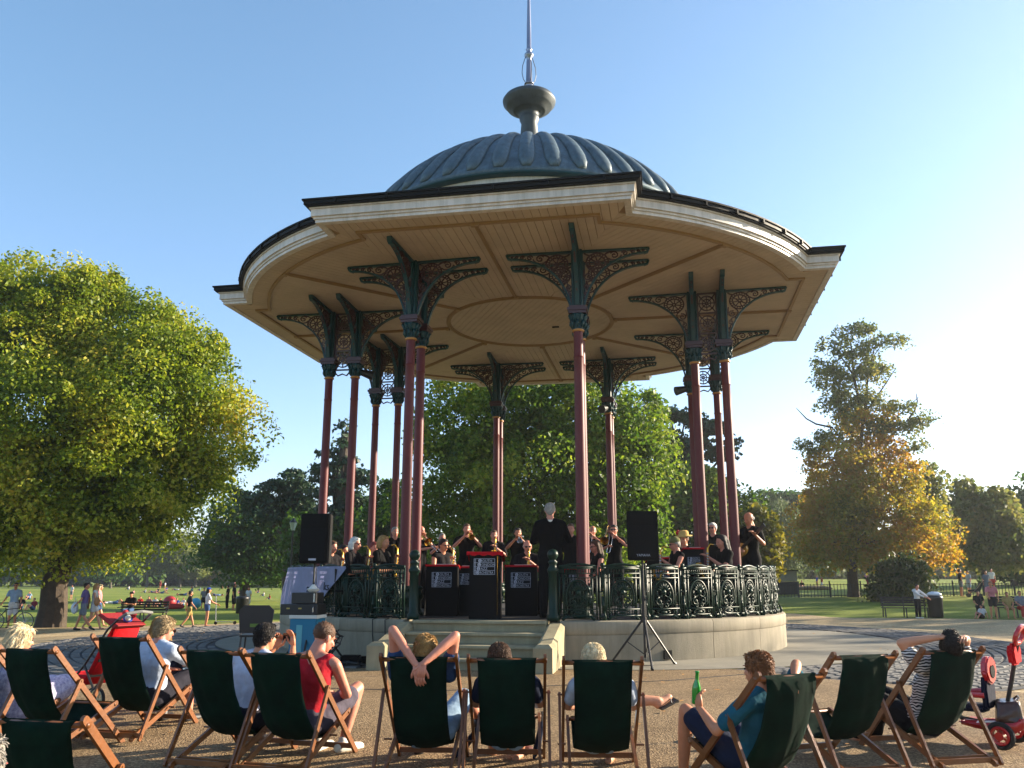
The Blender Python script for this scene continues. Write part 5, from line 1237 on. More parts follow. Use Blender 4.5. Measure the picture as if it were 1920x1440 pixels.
def trumpet(t, mo, label, m=M_BRASS, dn=.12):
    e = relthing(t, 'trumpet', label, 'trumpet', 'trumpets of the band'); x, y, z = mo
    bm = bmesh.new(); L_ = .48
    def Q(u, dx=0, dz=0): return (x + dx, y + u, z - dn * u / L_ + dz)
    tube(bm, [Q(0), Q(.05), Q(.40)], [.010, .006, .006], 8); tube(bm, [Q(.40), Q(.44, 0, -.03), Q(.40, 0, -.06), Q(.10, 0, -.06), Q(.07, 0, -.035), Q(.10, 0, -.01), Q(.34, 0, -.01), Q(.42, 0, -.01), Q(.47, 0, -.01), Q(.50, 0, -.01)], [.006, .006, .006, .006, .006, .006, .009, .018, .035, .060], 12, cap=False)
    o = obj('tubing', fix(bm), m, e); smooth(o.data); bm = bmesh.new()
    for i in range(3): tube(bm, [Q(.19 + i * .03, 0, .05), Q(.19 + i * .03, 0, -.09)], .011, 8)
    obj('valves', fix(bm), m, e); return e
def trombone(t, mo, label):
    e = relthing(t, 'trombone', label, 'trombone', 'trombones of the band'); x, y, z = mo; bm = bmesh.new()
    tube(bm, [(x, y, z), (x, y + .62, z - .42)], .008, 8); tube(bm, [(x + .07, y + .02, z - .02), (x + .07, y + .62, z - .44)], .008, 8); tube(bm, [(x, y + .62, z - .42), (x + .035, y + .66, z - .45), (x + .07, y + .62, z - .44)], .008, 8); o = obj('slide', fix(bm), M_SILV, e); smooth(o.data)
    bm = bmesh.new(); tube(bm, [(x + .07, y, z + .0), (x + .09, y - .25, z + .14), (x + .13, y - .30, z + .17), (x + .16, y - .25, z + .15), (x + .15, y, z + .02), (x + .15, y + .20, z - .10), (x + .15, y + .30, z - .16), (x + .15, y + .34, z - .18)], [.009, .009, .009, .010, .014, .03, .06, .095], 12, cap=False); o = obj('bell', fix(bm), M_BRASS, e); smooth(o.data); return e
SG = 'musicians of the jazz orchestra in black'
def seat_for(t):
    e = thing('stage_chair', 'black stage chair under the ' + ' '.join(t['label'].replace('person', 'player').split()[:9]), 'chair', t.location.copy(), t.rotation_euler[2], 'black stage chairs of the band', t.scale[0])
    bm = bmesh.new(); box(bm, (0, -.02, .425), (.40, .40, .035)); obj('seat', bm, M_BLACKC, e)
    bm = bmesh.new(); box(bm, (0, -.235, .68), (.38, .02, .22)); obj('backrest', bm, M_BLACKC, e)
    for sx in (-1, 1):
        bm = bmesh.new(); tube(bm, [(sx * .19, -.24, .80), (sx * .19, -.22, .43), (sx * .20, -.24, .0)], .011, 6); obj('leg', fix(bm), M_BLKM, e)
        bm = bmesh.new(); tube(bm, [(sx * .19, .17, .42), (sx * .20, .20, .0)], .011, 6); obj('leg', fix(bm), M_BLKM, e)
def sitter(px, py, y, label, aim=(.3, -6.2), instr=None, ilabel=None, lean=.0, hy=0, **kw):
    J = sit(lean); mo = V(0, J['hea'].y + .10, J['hea'].z - .058)
    if instr == 'sax': J.update(wrl=V(-.0, mo.y + .16, mo.z - .20), ell=V(-.24, .13, .78), wrr=V(.06, mo.y + .14, mo.z - .40), elr=V(.25, .06, .72))
    if instr in ('trumpet', 'clar'): J.update(wrl=V(-.04, mo.y + .20, mo.z - .06), ell=V(-.25, .20, .92), wrr=V(.05, mo.y + .16, mo.z - .05), elr=V(.26, .18, .90))
    loc, s = on_stage(px, py, y, J['hea'].z + .12); rz = face(aim[0] - loc.x, aim[1] - loc.y)
    off = Matrix.Rotation(rz, 3, 'Z') @ V(0, J['hea'].y, 0) * s; loc = loc - V(off.x, off.y, 0)
    t = person(label, loc, rz, s, J, group=SG, head=kw.pop('head', (0, -8, 0)), bottom=(C_BLK, 1.95), shoes=M_BLACKC, **kw); seat_for(t)
    if instr == 'sax': sax(t, mo, ilabel)
    if instr == 'trumpet': trumpet(t, mo, ilabel, M_SILV)
    return t, mo
def stander(px, py, y, label, aim=(.3, -6.2), instr=None, ilabel=None, m=M_BRASS, **kw):
    J = kw.pop('J', None) or stand(); mo = J['hea'] + V(0, .10, -.058)
    if instr == 'trumpet': J.update(wrl=mo + V(-.05, .20, -.08), ell=V(-.28, .16, 1.28), wrr=mo + V(.06, .16, -.06), elr=V(.29, .12, 1.27))
    if instr == 'trombone': J.update(wrl=mo + V(-.01, .02, -.04), ell=V(-.27, .10, 1.30), wrr=mo + V(.05, .40, -.30), elr=V(.26, .16, 1.22))
    if instr == 'sax': J.update(wrl=mo + V(0, .16, -.22), ell=V(-.26, .10, 1.18), wrr=mo + V(.06, .14, -.42), elr=V(.26, .06, 1.12))
    loc, s = on_stage(px, py, y, 1.755); rz = face(aim[0] - loc.x, aim[1] - loc.y)
    t = person(label, loc, rz, s, J, group=SG, **kw)
    if instr == 'trumpet': trumpet(t, mo, ilabel, m)
    if instr == 'trombone': trombone(t, mo, ilabel)
    if instr == 'sax': sax(t, mo, ilabel)
    return t
BB = dict(bottom=(C_BLK, 1.95), shoes=M_BLACKC)
# conductor, seen from behind, and the musicians (labels name what sets each apart)
J = stand(); J.update(ell=V(-.27, .06, 1.16), elr=V(.30, .06, 1.18), wrl=V(-.14, .34, 1.20), wrr=V(.26, .36, 1.30))
stander(1031, 943, -4.45, 'person conducting in a long black suit coat, grey hair, seen from behind', aim=(0, 5), J=J, skin='pink', hair=('short', 'grey'), top=(C_SUIT, 1.95, 1), f=1.45, **BB)
gt = stander(1404, 961, -1.9, 'bald guitarist in a black T-shirt standing at the right end of the stage', aim=(-1.5, -6), skin='tan', hair=('bald', 'grey'), top=(C_BT, .75), f=1.1,
             J={**stand(), 'wrr': V(.02, .24, 1.10), 'elr': V(.30, .02, 1.14), 'wrl': V(-.36, .30, 1.34), 'ell': V(-.34, .06, 1.18)}, head=(0, -18, 0), **BB)
e = relthing(gt, 'guitar', 'sunburst electric guitar held by the standing bald guitarist', 'guitar')
bm = bmesh.new(); pl = []
for k in range(28):
    a = 2 * math.pi * k / 28; r_ = .17 + .03 * math.cos(2 * a) + (.02 * math.cos(a)); pl.append((.14 + r_ * 1.15 * math.cos(a), 1.08 + r_ * .95 * math.sin(a) - .15 * r_ * math.cos(a)))
prism(bm, pl, .15, .20); obj('guitar_body', fix(bm), mat('sunburst_wood', 'b8862c', .25, coat=.6, var=.3, scale=3), e)
bm = bmesh.new(); bar(bm, (.02, .215, 1.12), (-.48, .30, 1.42), .05, .02, (0, 1, 0)); bar(bm, (-.48, .30, 1.42), (-.60, .32, 1.50), .07, .02, (0, 1, 0)); obj('guitar_neck', bm, M_BLKW, e)
sitter(1352, 1003, -3.3, 'person with long dark hair in a black top seated right of the inner columns', aim=(-4, -5.5), skin='pink', hair=('long', 'dark'), top=(C_BT, .5), f=1.15, instr='sax', ilabel='saxophone played by the long-haired person at the right rail')
stander(1336, 980, -.6, 'person with white hair and glasses half hidden behind the right columns', skin='pink', hair=('short', 'white'), top=(C_BT, .8), glasses=M_GLASSES, **BB)
sitter(1264, 1008, -3.5, 'person in an olive cap and sunglasses playing near the right loudspeaker', aim=(-3.5, -5.2), skin='pink', hair=('short', 'grey'), top=(C_BT, 0), cap=('cap', cloth('olive_cap', '6b6a42')), glasses=M_GLASSES, instr='sax', ilabel='saxophone played by the person in the olive cap')
sitter(1281, 998, -1.9, 'person in a straw hat with a red flower', skin='fair', hair=('short', 'brown'), top=(C_BT, .6), cap=('straw', cloth('straw', 'c2a060'), mat('red_flower', 'b01822', .7)))
stander(1151, 984, .6, 'trombonist with dark quiff and sunglasses right of the front right column', skin='pink', hair=('short', 'dark'), top=(C_BT, .75), glasses=M_GLASSES, instr='trombone', ilabel='trombone of the quiffed player beside the right loudspeaker', **BB)
stander(1111, 986, .9, 'bald trombonist just right of the front right column', skin='pink', hair=None, top=(C_BT, .75), instr='trombone', ilabel='trombone of the bald player beside the front right column', **BB)
sitter(1116, 1013, -3.2, 'person with long light brown hair and bare shoulders right of the front right column', aim=(-3, -4.5), skin='pink', hair=('long', 'brown'), top=(C_BT, 0), glasses=M_GLASSES)
stander(1070, 982, -.4, 'person in black mostly hidden behind the right side of the conductor', skin='pink', hair=('short', 'brown'), top=(C_BT, .75), **BB)
sitter(989, 1013, -2.7, 'white-haired saxophonist seated left of the conductor', skin='pink', hair=('bald', 'white'), top=(C_BT2, .8), glasses=M_GLASSES, instr='sax', ilabel='saxophone of the white-haired player left of the conductor', f=1.1)
stander(971, 990, .5, 'curly dark-haired trumpeter behind the white-haired saxophonist', skin='tan', hair=('short', 'dark'), top=(C_BT, .75), instr='trumpet', ilabel='silver trumpet raised by the curly-haired player', m=M_SILV, **BB)
stander(926, 994, -.2, 'brown-haired saxophonist standing behind the tall lectern', skin='pink', hair=('short', 'brown'), top=(C_BT2, .9), instr='sax', ilabel='saxophone played behind the tall lectern', **BB)
stander(875, 982, .3, 'tall brown-haired brass player standing left of the lectern', skin='pink', hair=('short', 'brown'), top=(C_BT, .75), instr='trumpet', ilabel='brass trumpet of the tall player left of the lectern', **BB)
sitter(832, 1010, -3.0, 'dark-haired person in sunglasses playing sax behind the left music stand', aim=(1.5, -6), skin='tan', hair=('short', 'dark'), top=(C_BT2, 0), glasses=M_GLASSES, instr='sax', ilabel='saxophone above the leftmost music stand', f=.95)
stander(829, 1000, .9, 'grey-haired person behind the one in sunglasses', skin='pink', hair=('short', 'grey'), top=(C_BT, .75), instr='trumpet', ilabel='trumpet of the grey-haired player at the back', **BB)
stander(789, 986, -.3, 'bald trombonist beside the front left columns', aim=(2.5, -5), skin='pink', hair=None, top=(C_BT, .75), instr='trombone', ilabel='trombone of the bald player beside the left columns', **BB)
stander(741, 988, 1.4, 'person at the back half hidden by the left rear column', skin='pink', hair=('short', 'grey'), top=(C_BT, .75), **BB)
sitter(720, 1004, -3.55, 'blond bob-haired saxophonist left of the twin front columns', aim=(1.8, -5), skin='fair', hair=('bob', 'blond'), top=(C_BT, .7), instr='sax', ilabel='large saxophone of the blond player', f=1.05, hy=0)
sitter(667, 1007, -3.75, 'white-haired saxophonist in glasses seated at the left rail', aim=(2, -5), skin='pink', hair=('bob', 'white'), top=(C_BT2, .9), glasses=M_GLASSES, instr='sax', ilabel='saxophone of the white-haired player at the left rail', f=1.05)
sitter(702, 1016, -2.3, 'person with dyed red hair between the white-haired and blond saxophonists', skin='pink', hair=('short', 'red'), top=(C_BT, .7))
sitter(645, 1021, -2.6, 'person with bushy dark hair behind the white-haired saxophonist', aim=(2, -5), skin='tan', hair=('bob', 'dark'), top=(C_BT, .7))
sitter(624, 1014, -2.9, 'person in black at the far left playing sax behind the loudspeaker', aim=(1, -5.5), skin='pink', hair=('short', 'brown'), top=(C_BT2, .9), instr='sax', ilabel='saxophone beside the left loudspeaker')
# ---- music stand fronts and the lectern
M_STAND = mat('black_stand_board', '08080a', .7, var=.15, scale=3, spec=.15); M_REDV = cloth('red_velvet', 'b3121e'); M_PRINT = mat('silver_print', 'a9acb8', .5); M_PAPER = mat('paper', 'cfccc0', .8)
def logo(parent, x0, z0, wd, y):
    """four-row badge: grid lines, four round letters stepping left, and the rest of each word"""
    h = wd * .74; bm = bmesh.new()
    def ln(a, b, t=.006): bar(bm, (a[0], y, a[1]), (b[0], y, b[1]), t, .003, (0, 0, 1))
    for z in (0, .25, .5, .75, 1): bar(bm, (x0, y, z0 - h * z), (x0 + wd, y, z0 - h * z), .003, .005 * wd / .3)
    for x in (0, .04, .08, 1): bar(bm, (x0 + wd * x, y, z0), (x0 + wd * x, y, z0 - h), .005 * wd / .3, .003, (0, 1, 0))
    for k in range(4):
        cx = x0 + wd * (.29 - .035 * k); cz = z0 - h * (.125 + .25 * k); rr = h * .115
        A1 = [bm.verts.new((cx + rr * math.cos(a), y - .0015, cz + rr * math.sin(a))) for a in np.linspace(0, 2 * math.pi, 17)[:-1]]; bm.faces.new(A1)
    obj('badge_lines', bm, M_PRINT, parent)
    for k, (a, b) in enumerate((('S', 'OUTH'), ('L', 'ONDON'), ('J', 'AZZ'), ('O', 'RCHESTRA'))):
        cx = x0 + wd * (.29 - .035 * k); zb = z0 - h * (.25 + .25 * k)
        o = obj('badge_word', text_mesh(b, h * .23, .001), M_PRINT, parent, (cx + h * .14, y - .002, zb + h * .04), (R(90), 0, 0))
        if b == 'RCHESTRA': o.scale = (.78, 1, 1)
        obj('badge_letter', text_mesh(a, h * .2, .001, 'CENTER'), M_STAND, parent, (cx, y - .0035, zb + h * .055), (R(90), 0, 0))
def front_board(px0, px1, pyt, y, label, cover=True, full=False):
    a, b = on_y(px0, pyt, y), on_y(px1, pyt, y); wd = b.x - a.x; h = a.z - FZ
    t = thing('music_stand', label, 'music stand', ((a.x + b.x) / 2, y, FZ), R(-2), 'black orchestra music stands with red tops')
    bm = bmesh.new(); box(bm, (0, 0, h / 2), (wd, .02, h)); obj('front_board', bm, M_STAND, t)
    for s in (-1, 1):
        bm = bmesh.new(); prism(bm, [(0.012, 0), (.30, 0), (.34, h - .12), (.012, h)], s * (wd / 2) - .008, s * (wd / 2) + .008, 'x')
        obj('side_board', fix(bm), M_STAND, t)
    bm = bmesh.new(); bar(bm, (0, -.03, h + .008), (0, .36, h - .10), wd + .05, .014, (0, 0, 1)); bar(bm, (0, -.025, h - .018), (0, -.018, h + .0), wd + .03, .022, (0, 1, 0)); obj('red_cover', bm, M_REDV, t)
    bm = bmesh.new(); bar(bm, (.04, .06, h + .02), (.04, .30, h - .05), wd * .6, .006, (0, 0, 1)); obj('sheet_music', bm, M_PAPER, t)
    logo(t, -wd * .32, h - h * .14, wd * .62, -.0125)
    return t, wd, h
front_board(800, 858, 1060, -3.6, 'leftmost black music stand with badge and a white poster strip')
front_board(853, 896, 1063, -3.35, 'music stand whose right half is hidden behind the tall lectern')
front_board(948, 1006, 1061, -3.5, 'music stand between the lectern and the conductor')
front_board(1060, 1100, 1066, -2.9, 'music stand to the right of the conductor behind the column')
front_board(1215, 1262, 1046, -2.6, 'music stand behind the right loudspeaker')
front_board(1282, 1318, 1028, -2.2, 'high black music stand left of the right columns')
front_board(690, 745, 1064, -2.9, 'music stand in front of the blond saxophonist')
a, b = on_y(881, 1036, -4.72), on_y(938, 1036, -4.72); wd = b.x - a.x; h = a.z - FZ
lt = thing('lectern', 'tall black lectern with a red cloth top and silver lettering', 'lectern', ((a.x + b.x) / 2, -4.72, FZ), R(-1))
bm = bmesh.new(); box(bm, (0, 0, h / 2), (wd, .02, h)); obj('front_panel', bm, M_STAND, lt)
for s in (-1, 1):
    bm = bmesh.new(); prism(bm, [(.012, 0), (.38, 0), (.42, h - .14), (.012, h)], s * wd / 2 - .008, s * wd / 2 + .008, 'x'); obj('side_panel', fix(bm), M_STAND, lt)
    bm = bmesh.new(); tube(bm, [(s * (wd / 2 - .045), -.013, .06), (s * (wd / 2 - .045), -.013, h - .06)], .003, 4); 
    if s > 0: obj('trim', bm, M_BRASS, lt)
    else: bm.free()
bm = bmesh.new(); nx = 14
rows = []
for j, (y, z) in enumerate(((-.035, h - .045), (-.036, h + .004), (-.02, h + .014), (.2, h - .05), (.46, h - .14))):
    rows.append([bm.verts.new((-wd / 2 - .05 + (wd + .1) * i / nx, y + .004 * math.sin(i * 2.1), z + (.012 * math.sin(i * 1.7) if j == 0 else 0) )) for i in range(nx + 1)])
for r0, r1 in zip(rows, rows[1:]):
    for i in range(nx): bm.faces.new((r0[i], r0[i + 1], r1[i + 1], r1[i]))
for j in range(2, 5): pass
s1 = [bm.verts.new((wd / 2 + .05, y, z)) for y, z in ((-.03, h), (.2, h - .05), (.46, h - .14))]; s2 = [bm.verts.new((wd / 2 + .075, y, z)) for y, z in ((-.01, h - .08), (.22, h - .19), (.46, h - .34))]
for k in range(2): bm.faces.new((s1[k], s1[k + 1], s2[k + 1], s2[k]))
obj('red_cloth', fix(bm), M_REDV, lt); logo(lt, -wd * .36, h - .10, wd * .68, -.0125)
# ---- loudspeakers on tripods
def speaker(px0, px1, pyt, pyb, pfoot, label, badge, yy, rz):
    a, b, c = on_y(px0, pyt, yy), on_y(px1, pyt, yy), on_y(px0, pyb, yy); cx = (a.x + b.x) / 2; wd = b.x - a.x; hh = a.z - c.z
    t = thing('loudspeaker', label, 'loudspeaker', (cx, yy, c.z), rz, 'black loudspeakers on tripods')
    M_S = mat('speaker_shell', '070708', .7, spec=.2, bump=.5, bscale=160); M_G = mat('speaker_grille', '0b0b0d', .7, spec=.2, bump=.8, bscale=260)
    bm = bmesh.new(); prism(bm, [(-wd / 2, 0), (wd / 2, 0), (wd * .36, .34), (-wd * .36, .34)], 0, hh, 'z'); bmesh.ops.bevel(bm, geom=bm.edges[:], offset=.012, segments=2, affect='EDGES'); obj('cabinet', fix(bm), M_S, t)
    bm = bmesh.new(); box(bm, (0, -.006, hh * .38), (wd * .88, .016, hh * .66)); obj('grille', bm, M_G, t)
    bm = bmesh.new(); box(bm, (0, -.004, hh * .86), (wd * .86, .012, hh * .22)); obj('horn_flare', bm, M_S, t)
    bm = bmesh.new(); box(bm, (0, -.013, hh * .86), (wd * .42, .012, hh * .16)); obj('horn_mouth', bm, M_S, t)
    if badge: obj('badge', text_mesh('YAMAHA', .05, .001, 'CENTER'), M_PRINT, t, (0, -.018, hh * .075), (R(90), 0, 0))
    else:
        bm = bmesh.new(); box(bm, (0, -.016, hh * .075), (wd * .26, .006, .03)); obj('badge', bm, M_PRINT, t)
    g = gz(cx, yy) + .026; st = thing('speaker_stand', label.replace('loudspeaker', 'tripod stand under loudspeaker') if False else ('black tripod stand carrying the right loudspeaker' if badge else 'black tripod stand carrying the left loudspeaker'), 'speaker stand', (cx, yy + .15, g), 0, 'tripod speaker stands')
    zc = c.z - g
    bm = bmesh.new(); tube(bm, [(0, 0, zc), (0, 0, .95)], .016, 10); tube(bm, [(0, 0, 1.0), (0, 0, .12)], .021, 10); o = obj('pole', fix(bm), M_BLKM, st)
    bm = bmesh.new(); tube(bm, [(0, 0, .62), (0, 0, .70)], .034, 10); tube(bm, [(0, 0, .94), (0, 0, 1.01)], .030, 10); tube(bm, [(0, 0, .97), (.07, -.02, .97)], .010, 6); obj('collar', fix(bm), M_BLKM, st)
    for k in range(3):
        an = R(90 + 120 * k + 62); ex, ey = math.cos(an) * .56, math.sin(an) * .56
        bm = bmesh.new(); tube(bm, [(math.cos(an) * .03, math.sin(an) * .03, .66), (ex, ey, .012)], .017, 8); tube(bm, [(ex * .97, ey * .97, .03), (ex * 1.04, ey * 1.04, .004)], .022, 8); obj('leg', fix(bm), M_BLKM, st)
        bm = bmesh.new(); tube(bm, [(0, 0, .16), (ex * .5, ey * .5, .34)], .008, 6); obj('brace', fix(bm), M_BLKM, st)
    bm = bmesh.new(); tube(bm, [(.03, -.03, zc + .05), (.05, -.04, zc * .8), (.02, -.03, zc * .62), (.035, -.03, .7), (.025, -.02, .2), (.10, -.1, .02), (-.4, .2, .0)], .006, 5); tag(obj('speaker_cable', fix(bm), M_WIRE, None, st.location), 'thin cable spiralling down the right speaker stand' if badge else 'thin cable running down the left speaker stand', 'cable')
    return t
speaker(1174, 1233, 958, 1050, 1250, 'big black loudspeaker with a maker badge in front of the right rail', True, -5.75, 0)
speaker(563, 618, 963, 1056, 1245, 'black loudspeaker with a pale label left of the bandstand', False, -5.35, R(-10))
# ---- PA corner left of the bandstand
pa = on_y(575, 1205, -5.3); g = gz(pa.x, pa.y) + .026
t = thing('cool_box', 'blue cool box with pale panels under the amplifier rack', 'cool box', (pa.x, -5.3, g), R(-8)); L1, L2 = on_y(552, 1158, -5.3), on_y(603, 1158, -5.3); wx = L2.x - L1.x; hb = L1.z - g
bm = bmesh.new(); box(bm, (0, 0, hb / 2), (wx, .38, hb)); bmesh.ops.bevel(bm, geom=bm.edges[:], offset=.015, segments=2, affect='EDGES'); obj('box_body', bm, mat('blue_plastic', '12708f', .4), t)
bm = bmesh.new(); box(bm, (-wx * .12, -.193, hb * .55), (wx * .22, .01, hb * .6)); obj('pale_panel', bm, mat('pale_blue_plastic', '5fa7b0', .4), t); bm = bmesh.new(); box(bm, (0, 0, hb + .02), (wx + .02, .40, .05)); obj('lid', bm, M_PAPER, t)
t = thing('amplifier_rack', 'black amplifier rack with two small yellow lights on the cool box', 'amplifier', (pa.x - .08, -5.3, g + hb + .047), R(-8)); wr = .60; hr = .16
bm = bmesh.new(); box(bm, (0, 0, hr / 2), (wr, .36, hr)); bmesh.ops.bevel(bm, geom=bm.edges[:], offset=.008, segments=1, affect='EDGES'); obj('case', bm, M_BLKM, t)
for x in (-.17, .02): bm = bmesh.new(); box(bm, (x, -.183, hr * .6), (.05, .006, .02)); obj('indicator', bm, mat('amber_label', 'b39a4a', .5), t)
bm = bmesh.new(); tube(bm, [(.24, -.185, .03), (.24, -.215, .05), (.24, -.215, .11), (.24, -.185, .13)], .008, 6); obj('handle', fix(bm), M_CHROME, t)
t2 = thing('mixer_case', 'smaller black case standing on the amplifier rack', 'case', (pa.x - .02, -5.3, g + hb + .05 + hr), R(-8)); bm = bmesh.new(); box(bm, (0, 0, .085), (.40, .32, .165)); bmesh.ops.bevel(bm, geom=bm.edges[:], offset=.008, segments=1, affect='EDGES'); obj('case', bm, M_BLKM, t2); bm = bmesh.new(); box(bm, (.17, -.163, .09), (.02, .006, .13)); obj('latch', bm, M_CHROME, t2)
t3 = thing('white_bowl', 'small white dish on top of the black case', 'dish', (pa.x + .06, -5.3, g + hb + .05 + hr + .17)); bm = bmesh.new(); lathe(bm, [(.05, 0), (.08, .02), (.10, .05), (.06, .07), (.04, .10), (.02, .12)], 14); obj('dish', fix(bm), M_PAPER, t3)
bm = bmesh.new()
for k in range(9):
    a = random.uniform(0, 6); pts = [(pa.x + .35 + random.uniform(-.1, .25), -5.45 + random.uniform(-.15, .1), g + .5 - j * .10) for j in range(3)] + [(pa.x + .3 + j * .16 + random.uniform(-.1, .1), -5.75 + random.uniform(-.25, .25), g + .02 + random.random() * .05) for j in range(6)]
    tube(bm, pts, .011, 5)
stuff(obj('cable_tangle', fix(bm), M_WIRE))
for k, (x, y) in enumerate(((pa.x + .75, -5.55), (pa.x + 1.05, -5.7))):
    bm = bmesh.new(); box(bm, (x, y, g + .07), (.30, .2, .14), Matrix.Rotation(.4 * k, 3, 'Z')); bmesh.ops.bevel(bm, geom=bm.edges[:], offset=.02, segments=2, affect='EDGES'); tag(obj('kit_bag', bm, M_BLACKC), ['black kit bag among the cables below the plinth', 'second black kit bag nearer the steps'][k], 'bag')
for px_, lab in ((668, 'black cable hanging down the plinth, left of the pair'), (704, 'black cable hanging down the plinth, nearer the steps')):
    a = on_y(px_, 1165, -4.9); rr_ = math.hypot(a.x, a.y); k = (RP + .03) / rr_; x, y = a.x * k, a.y * k; bm = bmesh.new()
    tube(bm, [(x * .97, y * .97, HF + .02), (x, y, HF - .01), (x * 1.003 + .02, y * 1.003, .4), (x * 1.004 + .05, y * 1.004, .18), (x * 1.01 + .12, y * 1.03, .035), (x + .3, y - .4, .03)], .009, 5); tag(obj('hanging_cable', fix(bm), M_WIRE), lab, 'cable', 'cables over the plinth edge')
# plastic chair left of the kit
ch = at_d(485, 1160, 12.6); g2 = gz(ch.x, ch.y) + .026
t = thing('plastic_chair', 'empty black plastic chair with a slot in its back, left of the kit', 'chair', (ch.x, ch.y, g2), R(8), None, 1.02)
bm = bmesh.new(); prism(bm, [(-.21, .50), (.21, .50), (.24, .80), (.17, .87), (-.17, .87), (-.24, .80)], -.22, -.195); obj('backrest', fix(bm), M_BLKM, t)
bm = bmesh.new(); box(bm, (0, 0, .455), (.44, .42, .03)); bmesh.ops.bevel(bm, geom=bm.edges[:], offset=.012, segments=2, affect='EDGES'); obj('seat', bm, M_BLKM, t); bm = bmesh.new(); box(bm, (0, -.2255, .60), (.15, .004, .045)); obj('slot', bm, mat('slot_light', '55702e', .8), t)
for sx in (-1, 1):
    for yy in (-.2, .18): bm = bmesh.new(); tube(bm, [(sx * .19, yy * .9, .44), (sx * .22, yy * 1.1, 0)], .013, 6); obj('leg', fix(bm), M_BLKM, t)
# banner slung over the left rail
bm = bmesh.new(); nx, nz = 26, 16; P0 = [(-64 + 34 * i / nx) for i in range(nx + 1)]; G = []
for j in range(nz + 1):
    v = j / nz; row = []
    for i in range(nx + 1):
        u = i / nx; a = R(P0[i] - 7 * v * (u - 1.0) * -1 * 0 ); dl = .95 * (.65 + .45 * abs(u - .15) ** .8 + .1 * math.sin(u * 9)); r_ = RB + .05 + .035 * math.sin(u * 26 + v * 3) * v + .10 * v
        x = r_ * math.sin(a + ROT * 0), ; aa = a - v * .14 * (u) + .02 * math.sin(v * 5 + u * 8)
        row.append(bm.verts.new((r_ * math.sin(aa), -r_ * math.cos(aa), HF + .845 - dl * v * 1.0)))
    G.append(row)
for A1, B1 in zip(G, G[1:]):
    for i in range(nx): bm.faces.new((A1[i], A1[i + 1], B1[i + 1], B1[i]))
bmesh.ops.solidify(bm, geom=bm.faces[:], thickness=.003)
M_BAN = mat('white_banner_cloth', 'a9a9c2', .8, var=.1, scale=4); bn = thing('banner', 'crumpled white cloth banner hung over the left rail with dark lettering', 'banner', (0, 0, 0), ROT); o = obj('cloth', fix(bm), M_BAN, bn); smooth(o.data)
for s_, deg, z, sz in (('arc', -41, .40, .26), ('ks', -34.5, .46, .20)):
    p = P(RB + .16, deg); obj('lettering', text_mesh(s_, sz, .006), mat('banner_ink', '1b2233', .7), bn, (p.x, p.y, HF + z - .02), (R(90), 0, R(deg)))
# ================================================================== PUSHCHAIR, TRICYCLE, SMALL THINGS IN FRONT
M_REDF = cloth('red_pushchair_fabric', 'b8121a'); M_REDP = mat('red_plastic', 'b01018', .3, coat=.5); M_RUB = mat('black_rubber', '121212', .8); M_GREYP = mat('grey_foam', '6a6a66', .7)
def wheel(bm_t, bm_r, c, r, w_=.035, ax='x', spokes=6):
    c = Vector(c); n = 24
    def pt(a, rr, dx): return c + (Vector((dx, math.cos(a) * rr, math.sin(a) * rr)) if ax == 'x' else Vector((math.cos(a) * rr, dx, math.sin(a) * rr)))
    tube(bm_t, [pt(2 * math.pi * k / n, r - w_ / 2, 0) for k in range(n + 1)], w_ / 2, 8, cap=False)
    for dx in (-.4, .4): tube(bm_r, [pt(2 * math.pi * k / n, r - w_, dx * w_) for k in range(n + 1)], w_ * .25, 5, cap=False)
    for k in range(spokes): a = 2 * math.pi * k / spokes; bar(bm_r, pt(a, 0, 0), pt(a, r - w_, 0), w_ * .45, w_ * .35)
    tube(bm_r, [pt(0, 0, -w_), pt(0, 0, w_)], w_ * .7, 10)
pz = at(180, 1335); t = thing('pushchair', 'red folding pushchair with black wheels and curved grey handle, between deckchairs on the left', 'pushchair', (pz.x, pz.y + .1, gz(pz.x, pz.y) + .02), R(62), None, .86)
bm = bmesh.new(); prism(bm, [(.10, .26), (.17, .28), (-.10, .66), (-.30, .98), (-.36, .96), (-.18, .62)], -.19, .19, 'x'); bmesh.ops.bevel(bm, geom=bm.edges[:], offset=.03, segments=2, affect='EDGES'); o = obj('seat_back', fix(bm), M_REDF, t); smooth(o.data)
bm = bmesh.new(); prism(bm, [(.10, .28), (.44, .34), (.44, .40), (.12, .36)], -.17, .17, 'x'); obj('seat', fix(bm), M_REDF, t)
bm = bmesh.new(); prism(bm, [(-.42, .96), (-.06, 1.10), (-.02, 1.07), (-.34, .92)], -.20, .20, 'x'); bmesh.ops.bevel(bm, geom=bm.edges[:], offset=.012, segments=1, affect='EDGES'); obj('sun_hood', fix(bm), mat('dark_red_fabric', '8a0f14', .8), t)
for s in (-1, 1):
    bm = bmesh.new(); tube(bm, [(s * .21, .52, .12), (s * .21, .1, .50), (s * .20, -.25, .92), (s * .19, -.42, 1.04)], .013, 8); tube(bm, [(s * .21, .1, .50), (s * .21, -.22, .12)], .013, 8); obj('frame', fix(bm), M_BLKM, t)
    for y, r in ((.52, .09), (-.22, .14)):
        a_, b_ = bmesh.new(), bmesh.new(); wheel(a_, b_, (s * .23, y, r), r); w_ = obj('wheel', fix(a_), M_RUB, t); obj('rim', fix(b_), mat('pale_rim', 'b8ad86', .4), w_)
bm = bmesh.new(); tube(bm, [(-.19, -.42, 1.04), (-.17, -.52, 1.10), (0, -.56, 1.12), (.17, -.52, 1.10), (.19, -.42, 1.04)], .019, 8); obj('handle', fix(bm), M_GREYP, t)
